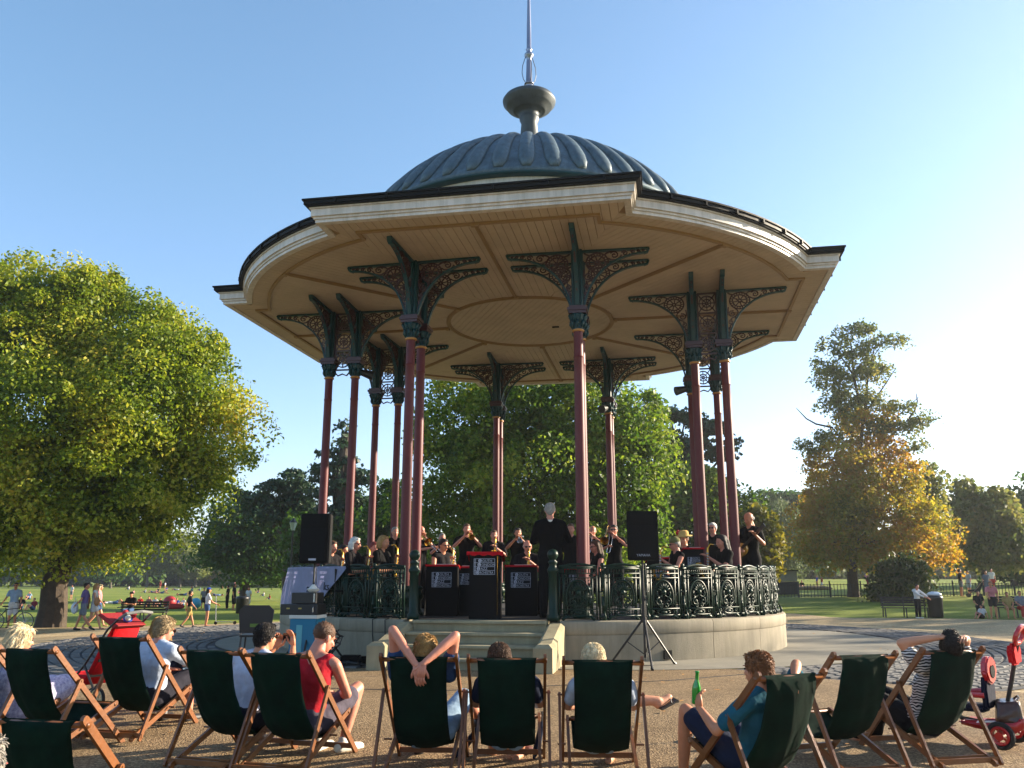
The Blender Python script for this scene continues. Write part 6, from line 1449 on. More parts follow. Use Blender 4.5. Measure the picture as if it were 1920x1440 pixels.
for z, y in ((.42, .12), (.60, -.02), (.78, -.13)):
    bm = bmesh.new(); box(bm, (0, y - .115, z - .04), (.40, .012, .03)); obj('strap', bm, M_BLACKC, t)
bm = bmesh.new(); box(bm, (.05, -.30, .90), (.07, .012, .05)); obj('label_patch', bm, M_PAPER, t)
tt = thing('soft_toy', 'small blue white and red soft toy tucked on the pushchair handle', 'toy', Vector(t.location) + Vector((.26, -.16, .90))); bm = bmesh.new(); ball(bm, (0, 0, 0), .05); obj('toy_body', bm, mat('blue_toy', '2f4fae', .8), tt); bm = bmesh.new(); ball(bm, (.05, 0, .03), .035); ball(bm, (-.02, -.03, .05), .03); obj('toy_head', bm, mat('red_toy', 'a01a24', .8), tt); bm = bmesh.new(); ball(bm, (.02, -.045, .0), .03); obj('toy_patch', bm, M_PAPER, tt)
# tricycle at the right edge
q = at(1836, 1398); TR = R(48); t = thing('tricycle', 'red childs tricycle with parent handle and brown bag at the right edge', 'tricycle', (q.x, q.y, gz(q.x, q.y) + .02), TR, None, .95)
M_SEATF = cloth('dark_blue_seat', '12182c')
for x, y, r in ((-.23, -.24, .115), (.23, -.24, .115), (0, .40, .14)):
    a_, b_ = bmesh.new(), bmesh.new(); wheel(a_, b_, (x, y, r), r, .05, 'x', 5); w_ = obj('wheel', fix(a_), M_RUB, t); obj('rim', fix(b_), M_REDP, w_)
bm = bmesh.new(); tube(bm, [(-.23, -.24, .115), (.23, -.24, .115)], .014, 6); tube(bm, [(0, .40, .14), (0, .40, .30)], .016, 6); tube(bm, [(0, -.2, .16), (0, .1, .19), (0, .36, .34)], .022, 8); obj('frame', fix(bm), M_BLKM, t)
bm = bmesh.new(); prism(bm, [(-.42, .24), (-.38, .15), (-.05, .14), (.10, .17), (.10, .20), (-.04, .19), (-.34, .20), (-.39, .27)], -.17, .17, 'x'); bmesh.ops.bevel(bm, geom=bm.edges[:], offset=.018, segments=2, affect='EDGES'); o = obj('rear_tray', fix(bm), M_REDP, t); smooth(o.data)
bm = bmesh.new()
for k in range(9): pass
tube(bm, [(0, .40 + .175 * math.cos(a), .14 + .175 * math.sin(a)) for a in np.linspace(.2, 2.6, 12)], .05, 8, flat=.3, up=(1, 0, 0)); obj('mudguard', fix(bm), M_REDP, t)
bm = bmesh.new(); tube(bm, [(0, .40, .30), (0, .35, .52)], .022, 8); tube(bm, [(-.19, .27, .56), (-.08, .33, .55), (0, .35, .52), (.08, .33, .55), (.19, .27, .56)], .014, 8); obj('handlebar', fix(bm), M_CHROME, t)
for s_ in (-1, 1): bm = bmesh.new(); tube(bm, [(s_ * .15, .30, .557), (s_ * .21, .255, .562)], .019, 8); obj('grip', fix(bm), M_RUB, t)
bm = bmesh.new(); box(bm, (0, .02, .30), (.25, .28, .06)); bmesh.ops.bevel(bm, geom=bm.edges[:], offset=.025, segments=3, affect='EDGES'); obj('seat', bm, M_SEATF, t)
bm = bmesh.new(); prism(bm, [(-.12, .30), (.12, .30), (.14, .46), (.10, .58), (-.10, .58), (-.14, .46)], -.15, -.10); bmesh.ops.bevel(bm, geom=bm.edges[:], offset=.018, segments=2, affect='EDGES'); obj('seat_back', fix(bm), M_SEATF, t)
def pad(sc, y0, y1, cz): return [(sc * x, cz + sc * z * .8) for x, z in ((-1, -.1), (-.85, .6), (-.4, .95), (0, .8), (.4, .95), (.85, .6), (1, -.1), (.6, -.75), (0, -1), (-.6, -.75))]
bm = bmesh.new(); prism(bm, pad(.155, 0, 0, .62), -.175, -.12); bmesh.ops.bevel(bm, geom=bm.edges[:], offset=.015, segments=2, affect='EDGES'); obj('headrest', fix(bm), M_REDP, t)
bm = bmesh.new(); prism(bm, pad(.07, 0, 0, .61), -.182, -.11); obj('headrest_pad', fix(bm), M_BLACKC, t)
for s_ in (-1, 1):
    bm = bmesh.new(); tube(bm, [(s_ * .16, .16, .40), (s_ * .19, 0, .42), (s_ * .16, -.13, .42)], .022, 8); obj('side_guard', fix(bm), M_REDP, t)
bm = bmesh.new(); tube(bm, [(0, -.22, .20), (0, -.32, .55), (0, -.40, .86)], .018, 8); obj('push_pole', fix(bm), M_BLKM, t)
bm = bmesh.new(); tube(bm, [(.12 * math.cos(a), -.425 - .03 * math.sin(a), .93 + .075 * math.sin(a)) for a in np.linspace(0, 2 * math.pi, 21)], .021, 8, cap=False); obj('push_handle', fix(bm), M_REDP, t)
bm = bmesh.new(); prism(bm, [(-.10, .68), (.10, .68), (.13, .80), (.08, .86), (-.08, .86), (-.13, .80)], -.395, -.335); bmesh.ops.bevel(bm, geom=bm.edges[:], offset=.02, segments=2, affect='EDGES'); obj('storage_pouch', fix(bm), M_REDF, t)
t2 = thing('leather_bag', 'glossy brown leather bag lying on the back of the red tricycle', 'bag', Vector(t.location) + Matrix.Rotation(TR, 3, 'Z') @ Vector((.02, -.25, .19)), TR + .3); M_LE = mat('brown_leather', '3d1e0e', .35, coat=.25, var=.35, scale=8, bump=.7, bscale=16)
bm = bmesh.new(); box(bm, (0, 0, .085), (.36, .20, .17), taper=.78); bmesh.ops.subdivide_edges(bm, edges=bm.edges[:], cuts=5, use_grid_fill=True)
for v in bm.verts:
    r_ = Vector((v.co.x / .2, v.co.y / .12, (v.co.z - .085) / .1)); k_ = 1 - .10 * max(0, r_.length - 1); v.co.x *= k_; v.co.y *= k_; v.co.z = .085 + (v.co.z - .085) * k_
    v.co += Vector((math.sin(v.co.z * 50 + v.co.y * 20), math.sin(v.co.x * 33), math.sin(v.co.x * 24 + v.co.y * 30))) * .008
o = obj('bag_body', fix(bm), M_LE, t2); smooth(o.data)
bm = bmesh.new(); tube(bm, [(-.15, -.02, .14), (-.07, -.08, .20), (.07, -.08, .20), (.15, -.02, .14)], .008, 6); obj('strap', fix(bm), M_LE, t2)
# little litter and bits on the gravel
q = at(1292, 1395); t = thing('glass_ashtray', 'small clear glass dish lying on the gravel left of the bottle holder', 'dish', (q.x, q.y, gz(q.x, q.y) + .02)); bm = bmesh.new(); tube(bm, [(.06 * math.cos(a), .06 * math.sin(a), .012) for a in np.linspace(0, 6.283, 17)], .012, 6, cap=False); tube(bm, [(.05 * math.cos(a), .01, .06 + .05 * math.sin(a)) for a in np.linspace(0, 6.283, 17)], .005, 5, cap=False); obj('dish', fix(bm), M_CHROME, t)
q = at(1342, 1412); t = thing('headphones', 'dark headphones dropped on the gravel beside the glass dish', 'headphones', (q.x, q.y, gz(q.x, q.y) + .02)); bm = bmesh.new(); tube(bm, [(.09 * math.cos(a), .09 * math.sin(a), .02) for a in np.linspace(0, 3.3, 13)], .008, 6); obj('band', fix(bm), M_BLKM, t)
for s in (-1, 1): bm = bmesh.new(); ball(bm, (s * .09, 0, .025), .03, (.6, 1, 1)); obj('ear_cup', bm, M_BLKM, t)
q = at(923, 1415); t = thing('drinks_can', 'dark drinks can standing under the middle deckchair', 'can', (q.x, q.y, gz(q.x, q.y) + .02)); bm = bmesh.new(); lathe(bm, [(.026, 0), (.032, .008), (.032, .10), (.026, .112)], 14); obj('can', fix(bm), mat('can_green', '2a2a18', .3, metal=.6), t)
q = at(985, 1420); t = thing('handbag', 'small brown pouch on the gravel under the middle deckchair', 'bag', (q.x, q.y, gz(q.x, q.y) + .02)); bm = bmesh.new(); ball(bm, (0, 0, .035), 1, (.07, .05, .035), 12, 8); obj('pouch', bm, mat('tan_pouch', '5a2a18', .6), t)
for i, (px_, py_, dx, dy) in enumerate(((873, 1428, .10, -.10), (1008, 1428, .03, -.12))):
    q = at(px_, py_); g = gz(q.x, q.y) + .02; t = thing('rolled_umbrella', ['dark rolled umbrella leaning beside the clasped-hands deckchair', 'second dark rolled umbrella leaning on the middle deckchair'][i], 'umbrella', (q.x, q.y, g), 0, 'rolled umbrellas between the deckchairs'); bm = bmesh.new()
    tube(bm, [(-dx, 0, .0), (-dx * .3, 0, .06), (dx, .05, .22), (dx * 1.2, .06, .26)], [.008, .028, .022, .008], 8); obj('canopy', fix(bm), C_NAVY, t); bm = bmesh.new(); tube(bm, [(dx * 1.2, .06, .26), (dx * 1.35, .07, .30), (dx * 1.2, .07, .33)], .010, 6); obj('handle', fix(bm), M_BLKM, t)
q = at(1425, 1425); t = thing('carrier_bag', 'green and white carrier bag on the gravel under the bottle holders deckchair', 'bag', (q.x, q.y + .1, gz(q.x, q.y) + .02)); bm = bmesh.new(); ball(bm, (0, 0, .08), 1, (.12, .09, .09), 12, 8)
for v in bm.verts: v.co += Vector((math.sin(v.co.z * 60), math.cos(v.co.x * 50), 0)) * .008
obj('bag', bm, mat('green_print_bag', '3f8a44', .5, col2='c9c9c2', scale=12), t)
# bare stray fallen leaves
ML = mat('fallen_leaf', 'a8752e', .8, island=.35); bm = bmesh.new()
for _ in range(800):
    a = random.uniform(-2.9, 2.9); r = random.uniform(6.5, 22); x, y = r * math.sin(a), -r * math.cos(a); z = gz(x, y) + .035; c = Vector((x, y, z)); an = random.uniform(0, 6.3); s = random.uniform(.02, .05)
    v = [c + Vector((math.cos(an + k * 1.57) * s * (1 if k % 2 else .6), math.sin(an + k * 1.57) * s * (1 if k % 2 else .6), random.random() * .012)) for k in range(4)]; bm.faces.new([bm.verts.new(p) for p in v])
stuff(obj('fallen_leaves', bm, ML))
# ================================================================== FAR THINGS AND PEOPLE
M_IRONB = mat('black_railing', '16181a', .5)
# low park railing on the right
pts_f = []
A0, A1 = at(1440, 1122), at(1960, 1116)
def fence(A0, A1, label, n_post):
    t = thing('park_railing', label, 'railing', A0); D = A1 - A0; L_ = math.hypot(D.x, D.y); h = .85
    nb = min(285, int(L_ / .22)); barm = bmesh.new(); box(barm, (0, 0, h / 2), (.028, .028, h)); me = bpy.data.meshes.new('railing_bar'); barm.to_mesh(me); barm.free(); me.materials.append(M_IRONB)
    pm = bmesh.new(); box(pm, (0, 0, h * .56), (.07, .07, h * 1.12)); ball(pm, (0, 0, h * 1.15), .05); mp = bpy.data.meshes.new('railing_post'); pm.to_mesh(mp); pm.free(); mp.materials.append(M_IRONB)
    def Z(f): p = A0 + D * f; return Vector((p.x - A0.x, p.y - A0.y, gz(p.x, p.y) - A0.z))
    for k in range(nb + 1): obj('railing_bar', me, None, t, Z(k / nb))
    for k in range(n_post + 1): obj('railing_post', mp, None, t, Z(k / n_post))
    for zz in (.1, h - .06):
        bm = bmesh.new(); tube(bm, [Z(f) + Vector((0, 0, zz)) for f in np.linspace(0, 1, 24)], .018, 5); obj('rail', fix(bm), M_IRONB, t)
fence(A0, A1, 'low black iron park railing running across the right-hand lawn', 9)
# benches
M_BW = mat('dark_bench_wood', '2a2420', .7, var=.2, scale=8)
def bench(px0, px1, py, label, back=True, s=1.0, flip=False):
    a, b = at(px0, py), at(px1, py); c = (a + b) / 2; L_ = (b - a).length; t = thing('park_bench', label, 'bench', (c.x, c.y, gz(c.x, c.y)), math.atan2(b.y - a.y, b.x - a.x) + (math.pi if flip else 0), 'dark slatted park benches')
    for k in range(4): bm = bmesh.new(); box(bm, (0, -.18 + k * .12, .43), (L_, .10, .035)); obj('seat_slat', bm, M_BW, t)
    for k in range(4): bm = bmesh.new(); box(bm, (0, .25 + k * .02, .54 + k * .11), (L_, .03, .085)); obj('back_slat', bm, M_BW, t)
    for x in (-L_ / 2 + .08, 0, L_ / 2 - .08):
        bm = bmesh.new(); tube(bm, [(x, -.20, 0), (x, -.17, .41)], .03, 6); tube(bm, [(x, .30, 0), (x, .22, .42), (x, .33, .92)], .03, 6); obj('leg', fix(bm), M_IRONB, t)
    for x in (-L_ / 2 + .06, L_ / 2 - .06): bm = bmesh.new(); bar(bm, (x, -.22, .64), (x, .26, .66), .05, .035); obj('armrest', bm, M_IRONB, t)
    return t
bl_ = bench(219, 310, 1166, 'dark slatted bench left of the bandstand with someone in a cap on it')
bench(1656, 1742, 1158, 'dark bench seen from behind at the right edge of the path', flip=False)
bench(1868, 1945, 1158, 'dark bench at the far right with people sitting on it')
# litter bins
def bin_(px, py, h, r, label, bag=None, m=M_BLKM):
    p = at(px, py); t = thing('litter_bin', label, 'litter bin', (p.x, p.y, gz(p.x, p.y)), 0, 'black litter bins'); bm = bmesh.new(); lathe(bm, [(r * .86, 0), (r * .92, h * .05), (r, h * .8), (r * 1.06, h * .84), (r * 1.06, h * .92), (r * .9, h)], 18); o = obj('drum', fix(bm), m, t); smooth(o.data)
    if bag:
        bm = bmesh.new(); ball(bm, (0, 0, h + .04), 1, (r * .95, r * .9, .12), 12, 8)
        for v in bm.verts: v.co += Vector((math.sin(v.co.z * 40 + v.co.y * 20), math.cos(v.co.x * 30), math.sin(v.co.x * 40))) * .02
        obj('rubbish_bag', bm, bag, t)
M_WBAG = mat('white_plastic_bag', 'c4ccd4', .4)
bin_(92, 1172, .95, .34, 'dark litter bin under the plane tree topped by a white bag', M_WBAG)
bin_(1756, 1158, .98, .33, 'black litter bin heaped with white rubbish beside the person in white', M_WBAG)
bin_(453, 1150, .95, .36, 'dark litter bin behind the empty plastic chair')
# lamp post
p = at_d(542, 1120, 45); g = gz(p.x, p.y); hz = at_d(542, 978, 45).z - g; t = thing('lamp_post', 'old lantern lamp post behind the left loudspeaker', 'lamp post', (p.x, p.y, g)); bm = bmesh.new(); lathe(bm, [(.14, 0), (.14, .3), (.07, .5), (.05, 1.5), (.045, hz - .5), (.07, hz - .48)], 10); obj('post', fix(bm), M_IRONB, t)
bm = bmesh.new(); lathe(bm, [(.10, hz - .46), (.21, hz - .05)], 6); obj('lantern_glass', fix(bm), mat('lantern_glass', '9fb0ae', .2), t); bm = bmesh.new(); lathe(bm, [(.24, hz - .05), (.10, hz + .08), (.03, hz + .2)], 6); obj('lantern_roof', fix(bm), M_IRONB, t)
# kiosk and notice board by the railing
p = at_d(1473, 1105, 62); g = gz(p.x, p.y); t = thing('notice_kiosk', 'small white and dark kiosk right of the rail end', 'kiosk', (p.x, p.y, g)); bm = bmesh.new(); box(bm, (0, 0, .45), (1.6, .6, .9)); obj('base', bm, mat('slate_board', '2b3038', .6), t)
for x in (-.4, .4): bm = bmesh.new(); box(bm, (x, 0, 1.27), (.78, .5, .70)); obj('panel', bm, mat('panel_white', '9a9a94', .6), t)
bm = bmesh.new(); box(bm, (0, 0, 1.66), (1.8, .8, .08)); obj('roof', bm, M_IRONB, t)
# cars along the far road
def car(px, py, L_, col, label):
    p = at(px, py); z = gz(p.x, p.y); t = thing('parked_car', label, 'car', (p.x, p.y, z), R(random.uniform(-3, 3)), 'cars parked along the far road')
    m = mat('car_' + col, col, .25, coat=.6); bm = bmesh.new()
    prism(bm, [(-2.15, .35), (-2.1, .75), (-1.5, .88), (1.1, .92), (2.0, .80), (2.15, .45), (2.1, .25), (-2.1, .25)], -.85, .85); bmesh.ops.bevel(bm, geom=bm.edges[:], offset=.06, segments=2, affect='EDGES'); obj('body', fix(bm), m, t)
    bm = bmesh.new(); prism(bm, [(-1.7, .88), (-1.1, 1.36), (.45, 1.40), (1.15, .90)], -.72, .72); bmesh.ops.bevel(bm, geom=bm.edges[:], offset=.05, segments=2, affect='EDGES'); obj('windows', fix(bm), mat('car_glass', '1a2228', .1, coat=.5), t)
    bm = bmesh.new(); prism(bm, [(-1.05, 1.365), (.42, 1.405), (.40, 1.45), (-.98, 1.41)], -.68, .68); obj('roof', fix(bm), m, t)
    for x in (-1.35, 1.35):
        for y in (-.80, .80):
            bm = bmesh.new(); tube(bm, [(x, y - .09, .32), (x, y + .09, .32)], .32, 14); obj('wheel', fix(bm), M_RUB, t)
for px_, col, lab in ((386, '2a4a66', 'blue car far off, leftmost of those seen beyond the small trees'), (432, '8a97a6', 'silver-blue car far off behind the standing people'), (478, '1e2a38', 'dark car far off, third in the row'), (522, '274058', 'navy car far off just left of the speaker'), (265, '30506e', 'blue car far off between the slim far trees'), (300, '4a5a66', 'grey car far off right of the blue one')):
    car(px_, 1097, 4.3, col, lab)
# ---- people far off: templates shared in pose, each with own colours
FC = {k: cloth('far_' + k, v) for k, v in dict(white='c4c4c4', black='1b1b20', purple='5f5280', blue='2c4590', teal='2f6a70', red='9e2a26', pink='c07a80', khaki='9a8450', denim='3c5478', grey='6d7078', yellow='b8a83a', lblue='8ea4bc', maroon='7a2030', stripe='8f5f60').items()}
TPL = {}
def far(label, px, pyf, pyh, pose, top, bottom, hair='brown', skin='pink', yaw=0, sleeve=.6, leg=.7, group='people out on the lawns', style='short', nom=None, shoes=None, lod='far', J=None, **kw):
    """feet at (px, pyf), head top at pyh"""
    J0 = J or {'stand': stand, 'walk': walk, 'sit': floor_sit, 'lie': lying, 'bench': sit}[pose](); nomh = nom or {'stand': 1.75, 'walk': 1.75, 'sit': .90, 'lie': .45, 'bench': 1.34}[pose]
    p = at(px, pyf); tp = on_y(px, pyh, p.y); s = max(.55, min(1.35, (tp.z - p.z) / nomh)) if pose != 'lie' else 1.0
    return person(label, p, R(yaw), s, J0, skin=skin, hair=(style, hair) if hair else None, top=(FC[top], sleeve) if top else None, bottom=(FC[bottom], leg) if bottom else None, lod=lod, group=group, shoes=shoes, **kw)
# left path and lawn
m_ = 'mid'
pb = far('person in sunglasses, pale T-shirt and white shorts wheeling a bicycle at the left edge', 20, 1178, 1093, 'stand', 'lblue', 'white', 'dark', 'tan', -160, lod=m_, glasses=M_GLASSES, leg=.85, shoes=C_DSHO, style='short', J={**stand(), 'wrr': V(.34, .30, 1.0), 'elr': V(.28, .08, 1.16)})
J = walk(-1); far('person in a purple shirt walking with a white carrier bag', 153, 1183, 1093, 'walk', 'purple', 'grey', 'dark', 'tan', -78, lod=m_, shoes=C_DSHO, J=J)
far('blond person in a white top with a tan shoulder bag walking', 172, 1182, 1094, 'walk', 'white', 'white', 'blond', 'fair', -75, lod=m_, sleeve=0, leg=.4, style='long')
far('blond person walking just beyond the tan shoulder bag', 180, 1176, 1096, 'walk', 'pink', 'denim', 'pale', 'fair', -75, lod=m_, sleeve=.3, leg=.4, style='long')
for i, (px_, py_, y_, sz, m2, lab, nm) in enumerate(((138, 1140, 0, (.14, .10, .22), M_WBAG, 'bulging white carrier bag hanging from the walkers hand', 'carrier_bag'), (180, 1128, 0, (.12, .07, .17), mat('tan_leather', '9a6a3a', .5), 'tan leather shoulder bag of the blond walker', 'shoulder_bag'))):
    d_ = at(160, 1182).y - .35; c = on_y(px_ + 2, py_, d_); bm = bmesh.new(); ball(bm, (0, 0, 0), 1, sz, 12, 8); tube(bm, [(-.05, 0, sz[2] * .8), (0, 0, sz[2] + .16), (.05, 0, sz[2] * .8)], .012, 5); tag(obj(nm, fix(bm), m2, None, c), lab, 'bag')
# bicycle
c = at(36, 1182); t = thing('bicycle', 'black bicycle being wheeled along the path at the left edge', 'bicycle', (c.x - .2, c.y - .35, gz(c.x, c.y) + .01), R(4))
for x in (-.55, .55):
    a_, b_ = bmesh.new(), bmesh.new(); wheel(a_, b_, (x, 0, .34), .34, .03, 'y', 12); w_ = obj('wheel', fix(a_), M_RUB, t); obj('rim', fix(b_), M_CHROME, w_)
bm = bmesh.new()
for a, b in (((-.55, 0, .34), (-.1, 0, .30)), ((-.1, 0, .30), (-.22, 0, .85)), ((-.55, 0, .34), (-.20, 0, .76)), ((-.1, 0, .30), (.36, 0, .78)), ((-.20, 0, .78), (.34, 0, .84)), ((.55, 0, .34), (.33, 0, .95))): tube(bm, [a, b], .018, 6)
obj('frame', fix(bm), M_BLKM, t); bm = bmesh.new(); tube(bm, [(.33, 0, .95), (.34, 0, 1.02)], .015, 6); tube(bm, [(.25, -.28, 1.05), (.36, -.1, 1.02), (.36, .1, 1.02), (.25, .28, 1.05)], .014, 6); obj('handlebar', fix(bm), M_BLKM, t); bm = bmesh.new(); ball(bm, (-.23, 0, .90), 1, (.13, .07, .035), 10, 6); obj('saddle', bm, M_BLKM, t)
sb = person('person in a cap and dark T-shirt with folded arms on the left bench', bl_.location + Vector((-.55, -.02, -.0)), R(180) + bl_.rotation_euler[2], 1.0, {**sit(), 'wrl': V(.10, .20, .82), 'wrr': V(-.10, .22, .80)}, skin='tan', hair=('short', 'dark'), top=(FC['black'], .6), bottom=(FC['denim'], 1.9), shoes=C_DSHO, lod='mid', cap=('cap', M_BLACKC), group='people out on the lawns')
far('child in a dark top and khaki shorts running beside the cobbles', 352, 1178, 1118, 'walk', 'black', 'khaki', 'dark', 'tan', -60, lod=m_, shoes=C_DSHO)
far('girl in a blue cap, white T-shirt and denim shorts with a scooter', 386, 1175, 1102, 'stand', 'white', 'denim', 'dark', 'tan', -60, lod=m_, leg=.35, style='long', cap=('cap', FC['blue']), J={**stand(), 'wrr': V(.12, .42, 1.0), 'elr': V(.24, .14, 1.12), 'wrl': V(-.08, .42, 1.0), 'ell': V(-.22, .14, 1.12)})
c = at(404, 1172); t = thing('scooter', 'small silver push scooter held by the girl in the blue cap', 'scooter', (c.x, c.y, gz(c.x, c.y) + .01), R(20)); bm = bmesh.new(); tube(bm, [(0, 0, .08), (-.04, 0, .80)], .016, 6); tube(bm, [(-.05, -.15, .80), (-.05, .15, .80)], .014, 6); bar(bm, (0, 0, .08), (.5, 0, .07), .10, .02); obj('frame', fix(bm), M_CHROME, t)
for x in (.0, .52): bm = bmesh.new(); tube(bm, [(x, -.012, .05), (x, .012, .05)], .05, 10); obj('wheel', fix(bm), M_RUB, t)
L_P = [
 ('person in a grey top standing behind the girl in the blue cap', 380, 1144, 1102, 'stand', 'grey', 'black', 'dark', 'tan', 200, {}),
 ('person in black with a red bag standing on the left lawn', 425, 1142, 1097, 'stand', 'black', 'black', 'dark', 'tan', 90, dict(leg=1.9)),
 ('person in a long dark dress beside the one in black', 437, 1144, 1094, 'stand', 'black', None, 'brown', 'tan', -90, dict(skirt=FC['black'], style='long')),
 ('person in a short white dress left of the plastic chair', 464, 1142, 1101, 'stand', 'white', None, 'brown', 'tan', 170, dict(skirt=FC['white'], style='long')),
 ('person in teal with long dark hair standing near the red ball', 357, 1138, 1098, 'stand', 'teal', 'black', 'dark', 'tan', 120, dict(style='long')),
 ('person in a white shirt and shorts just right of the plane trunk', 117, 1128, 1096, 'stand', 'white', 'khaki', 'brown', 'pink', 180, {}),
 ('person in a white shirt playing ball right of the plane trunk', 133, 1124, 1097, 'stand', 'white', 'grey', 'brown', 'pink', 160, {}),
 ('distant person in red-brown on the far lawn', 300, 1104, 1088, 'stand', 'red', 'red', 'brown', 'pink', 160, {}),
 ('distant person in white bending on the far lawn', 309, 1106, 1091, 'stand', 'white', 'khaki', 'brown', 'pink', 90, {}),
 ('distant person in white, left of the blue car', 417, 1104, 1089, 'stand', 'white', 'black', 'brown', 'pink', 90, {}),
 ('distant person in pink beside the silver car', 440, 1104, 1090, 'stand', 'pink', 'grey', 'brown', 'pink', 90, {}),
 ('distant person in pale clothes by the double tree trunk', 459, 1103, 1089, 'stand', 'khaki', 'khaki', 'brown', 'pink', 90, {}),
 ('distant person in a yellow vest near the speaker', 511, 1100, 1088, 'stand', 'yellow', 'white', 'brown', 'pink', 90, {}),
 ('distant person in maroon right of the yellow vest', 519, 1100, 1089, 'stand', 'maroon', 'black', 'brown', 'pink', 90, {}),
 ('distant person in yellow and dark nearest the speaker', 528, 1100, 1090, 'stand', 'yellow', 'black', 'brown', 'pink', 90, {}),
]
for lab, px_, pf, ph_, pose, top_, bot_, ha, sk, yw, ex in L_P: far(lab, px_, pf, ph_, pose, top_, bot_, ha, sk, yw, **ex)
S_P = [
 ('person sitting on the grass at the far left in a dark top', 38, 1142, 1117, 'black', 'pink', 200), ('person in pink sitting on the grass left of the plane trunk', 62, 1144, 1121, 'maroon', 'pink', 160), ('person sitting farther off on the grass left of the trunk', 54, 1124, 1109, 'lblue', 'pink', 180),
 ('person in white sitting with raised knees right of the bench sitter', 262, 1136, 1118, 'red', 'pink', 200), ('person in stripes sitting in the row on the grass', 278, 1137, 1118, 'stripe', 'tan', 180), ('person with sunglasses sitting up in the middle of the row', 290, 1137, 1119, 'white', 'tan', 190),
 ('person in dark clothes sitting in the row on the grass', 300, 1137, 1121, 'black', 'pink', 170), ('person in blue sitting beyond the red ball', 331, 1137, 1121, 'blue', 'tan', 200), ('person in white sitting between the two balls', 343, 1136, 1121, 'white', 'pink', 170),
 ('person sitting alone near the double-trunk tree', 241, 1106, 1098, 'white', 'pink', 100), ('orange-clad person sitting far off near the cobbles', 505, 1124, 1114, 'red', 'pink', 120)]
for lab, px_, pf, ph_, top_, sk, yw in S_P: far(lab, px_, pf, ph_, 'sit', top_, 'denim', 'brown', sk, yw)
for lab, px_, pf, top_, yw in (('person in white lying on the grass left of the bench', 214, 1133, 'white', -80), ('sunbather lying far off left of centre of the lawn', 287, 1112, 'pink', 80), ('sunbather in dark trunks lying on the far grass', 303, 1113, None, -85), ('sunbather lying far off beside a striped towel', 330, 1107, 'white', 85), ('sunbather in black lying left of the person in teal', 345, 1117, 'black', -80), ('person lying on the far grass near the cars', 405, 1118, 'lblue', 85)):
    p = at(px_, pf); person(lab, p, R(yw), 1.0, lying(), skin='pink', hair=('short', 'brown'), top=(FC[top_], .5) if top_ else None, bottom=(FC['denim'], .5), lod='far', group='people out on the lawns')
for lab, px_, pf, ph_, top_, sk, yw in (('person sitting in pink far off, left of the slim trees', 250, 1114, 1106, 'pink', 'pink', 60), ('person sitting in white far off under the slim trees', 272, 1112, 1103, 'white', 'tan', 120),
    ('person sitting in black far off near the sunbathers', 296, 1110, 1102, 'black', 'pink', 150), ('person sitting in blue far off near the sunbathers', 312, 1108, 1100, 'blue', 'pink', 210), ('person sitting in teal far off left of the yellowish tree', 375, 1108, 1100, 'teal', 'tan', 90),
    ('person sitting in grey beyond the couple in black', 448, 1113, 1105, 'grey', 'pink', 180), ('person sitting in stripes beyond the white dress', 484, 1112, 1104, 'stripe', 'pink', 140), ('person sitting in white beside the orange-clad one', 494, 1118, 1109, 'white', 'pink', 100)): far(lab, px_, pf, ph_, 'sit', top_, 'denim', 'brown', sk, yw)
for px_, pf, r, col, lab in ((317, 1141, .42, 'a81e26', 'big red gym ball on the grass beyond the left bench'), (366, 1142, .36, '3f9ab8', 'light blue ball on the grass near the girl with the scooter')):
    p = at(px_, pf); bm = bmesh.new(); ball(bm, (0, 0, r), r, (1, 1, .95), 20, 14); o = obj('ball', bm, mat('ball_' + col, col, .5), None, p); smooth(o.data); tag(o, lab, 'ball')
p = at(326, 1142); bm = bmesh.new(); ball(bm, (0, 0, .15), 1, (.7, .3, .2), 12, 8); tag(obj('red_cushion', bm, FC['red'], None, p), 'long red bundle on the grass right of the red ball', 'cushion')
# right side
far('person in a white shirt leaning over the litter bin', 1723, 1160, 1095, 'stand', 'white', 'black', 'dark', 'pink', 200, lod=m_, leg=1.9, sleeve=1.6, shoes=C_SHOE, J={**stand(), 'hea': V(.0, .10, 1.62), 'wrr': V(-.22, .46, 1.05), 'elr': V(.14, .26, 1.22), 'wrl': V(-.40, .40, 1.05), 'ell': V(-.34, .18, 1.22)})
far('person in a pink shirt and dark skirt bending beside the far right bench', 1865, 1161, 1088, 'stand', 'pink', 'black', 'brown', 'tan', 150, lod=m_, leg=.7, sleeve=.7, J={**stand(), 'hea': V(.0, .26, 1.58), 'nec': V(0, .17, 1.44), 'che': V(0, .10, 1.28), 'shl': V(-.18, .14, 1.38), 'shr': V(.18, .14, 1.38), 'wrr': V(.12, .46, 1.02), 'elr': V(.22, .26, 1.18)})
far('small child in a white top crouching on the path at the right', 1842, 1160, 1134, 'sit', 'white', 'black', 'dark', 'pink', 120, lod=m_)
far('person in dark clothes squatting behind the small child', 1838, 1156, 1108, 'bench', 'black', 'black', 'dark', 'tan', 160, lod=m_, leg=1.9)
far('person in a pale dress seated on the far right bench', 1893, 1160, 1110, 'bench', 'khaki', 'khaki', 'brown', 'tan', 165, lod=m_, leg=.5)
far('person in red trousers seated at the right end of the far bench', 1917, 1160, 1108, 'bench', 'grey', 'red', 'brown', 'tan', 175, lod=m_, leg=1.9)
far('person in a grey top standing on the right lawn by the pushchair', 1853, 1120, 1070, 'stand', 'grey', 'grey', 'brown', 'tan', 180)
far('person in a cap and dark top talking on the right lawn', 1804, 1119, 1067, 'stand', 'black', 'grey', 'dark', 'tan', -100, leg=.6)
far('person in a pale blue dress on the right lawn', 1819, 1117, 1070, 'stand', 'lblue', 'lblue', 'brown', 'pink', 100)
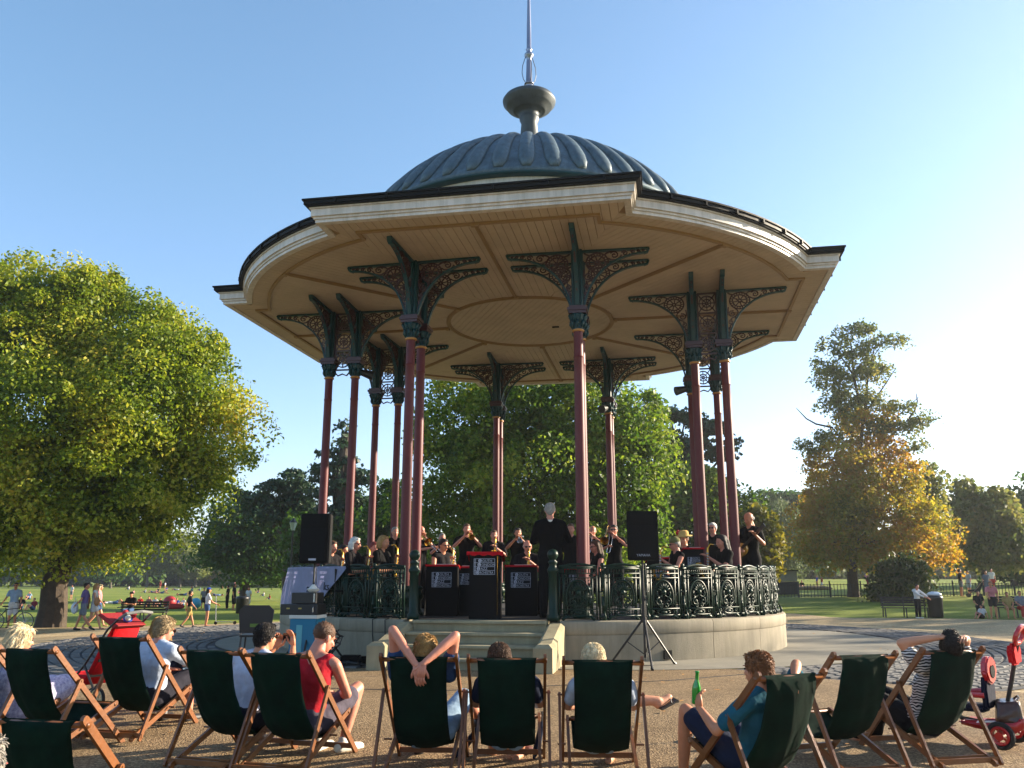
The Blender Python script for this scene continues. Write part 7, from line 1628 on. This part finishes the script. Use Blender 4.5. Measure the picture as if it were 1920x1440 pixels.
far('person in a white top and red shorts on the right lawn', 1863, 1112, 1066, 'stand', 'white', 'red', 'dark', 'pink', 180)
far('person in a dark red skirt walking behind the railing', 1628, 1106, 1071, 'walk', 'pink', 'maroon', 'brown', 'pink', -80)
far('bending person in a blue shirt behind the railing', 1533, 1104, 1079, 'stand', 'blue', 'khaki', 'brown', 'pink', 100)
far('child beside the bending person in blue', 1542, 1105, 1087, 'stand', 'maroon', 'lblue', 'brown', 'pink', 100)
for px_, pf, lab in ((1490, 1105, 'dark-clothed person sitting near the kiosk'), (1504, 1104, 'second person sitting near the kiosk')): far(lab, px_, pf, pf - 16, 'sit', 'black', 'grey', 'dark', 'pink', 150)
p = at(1828, 1120); t = thing('far_pushchair', 'small dark pushchair among the group on the right lawn', 'pushchair', p, R(70)); bm = bmesh.new(); prism(bm, [(-.3, .3), (.3, .35), (.35, .45), (-.1, .5), (-.4, .95), (-.5, .9)], -.2, .2, 'x'); obj('seat', fix(bm), FC['black'], t)
for x in (-.22, .22):
    for y in (-.3, .35): bm = bmesh.new(); tube(bm, [(x - .02, y, .12), (x + .02, y, .12)], .12, 12); obj('wheel', fix(bm), M_RUB, t)
    bm = bmesh.new(); tube(bm, [(x, .35, .12), (x, -.1, .5), (x, -.5, 1.0)], .015, 5); obj('frame', fix(bm), M_CHROME, t)
p = at(1527, 1106); bm = bmesh.new(); ball(bm, (0, 0, .12), 1, (1.5, .5, .22), 12, 6); tag(obj('mown_grass_heap', bm, mat('dry_grass', '6b5a3a', .9, var=.3, scale=4), None, p), 'low brown heap on the grass behind the railing', 'grass heap')
# ================================================================== THIN EVENING HAZE
hz_m = bpy.data.materials.new('haze'); hz_m.use_nodes = True; hn = hz_m.node_tree; hn.nodes.remove(hn.nodes['Principled BSDF'])
pv = hn.nodes.new('ShaderNodeVolumePrincipled'); pv.inputs['Color'].default_value = (.92, .95, 1, 1); pv.inputs['Density'].default_value = .00042; pv.inputs['Anisotropy'].default_value = .55
hn.links.new(pv.outputs[0], hn.nodes['Material Output'].inputs['Volume'])
bm = bmesh.new(); box(bm, (0, 0, 22.0), (3800, 3800, 48.6)); hz = stuff(obj('haze', bm, hz_m))
bpy.data.scenes.remove(TMP)
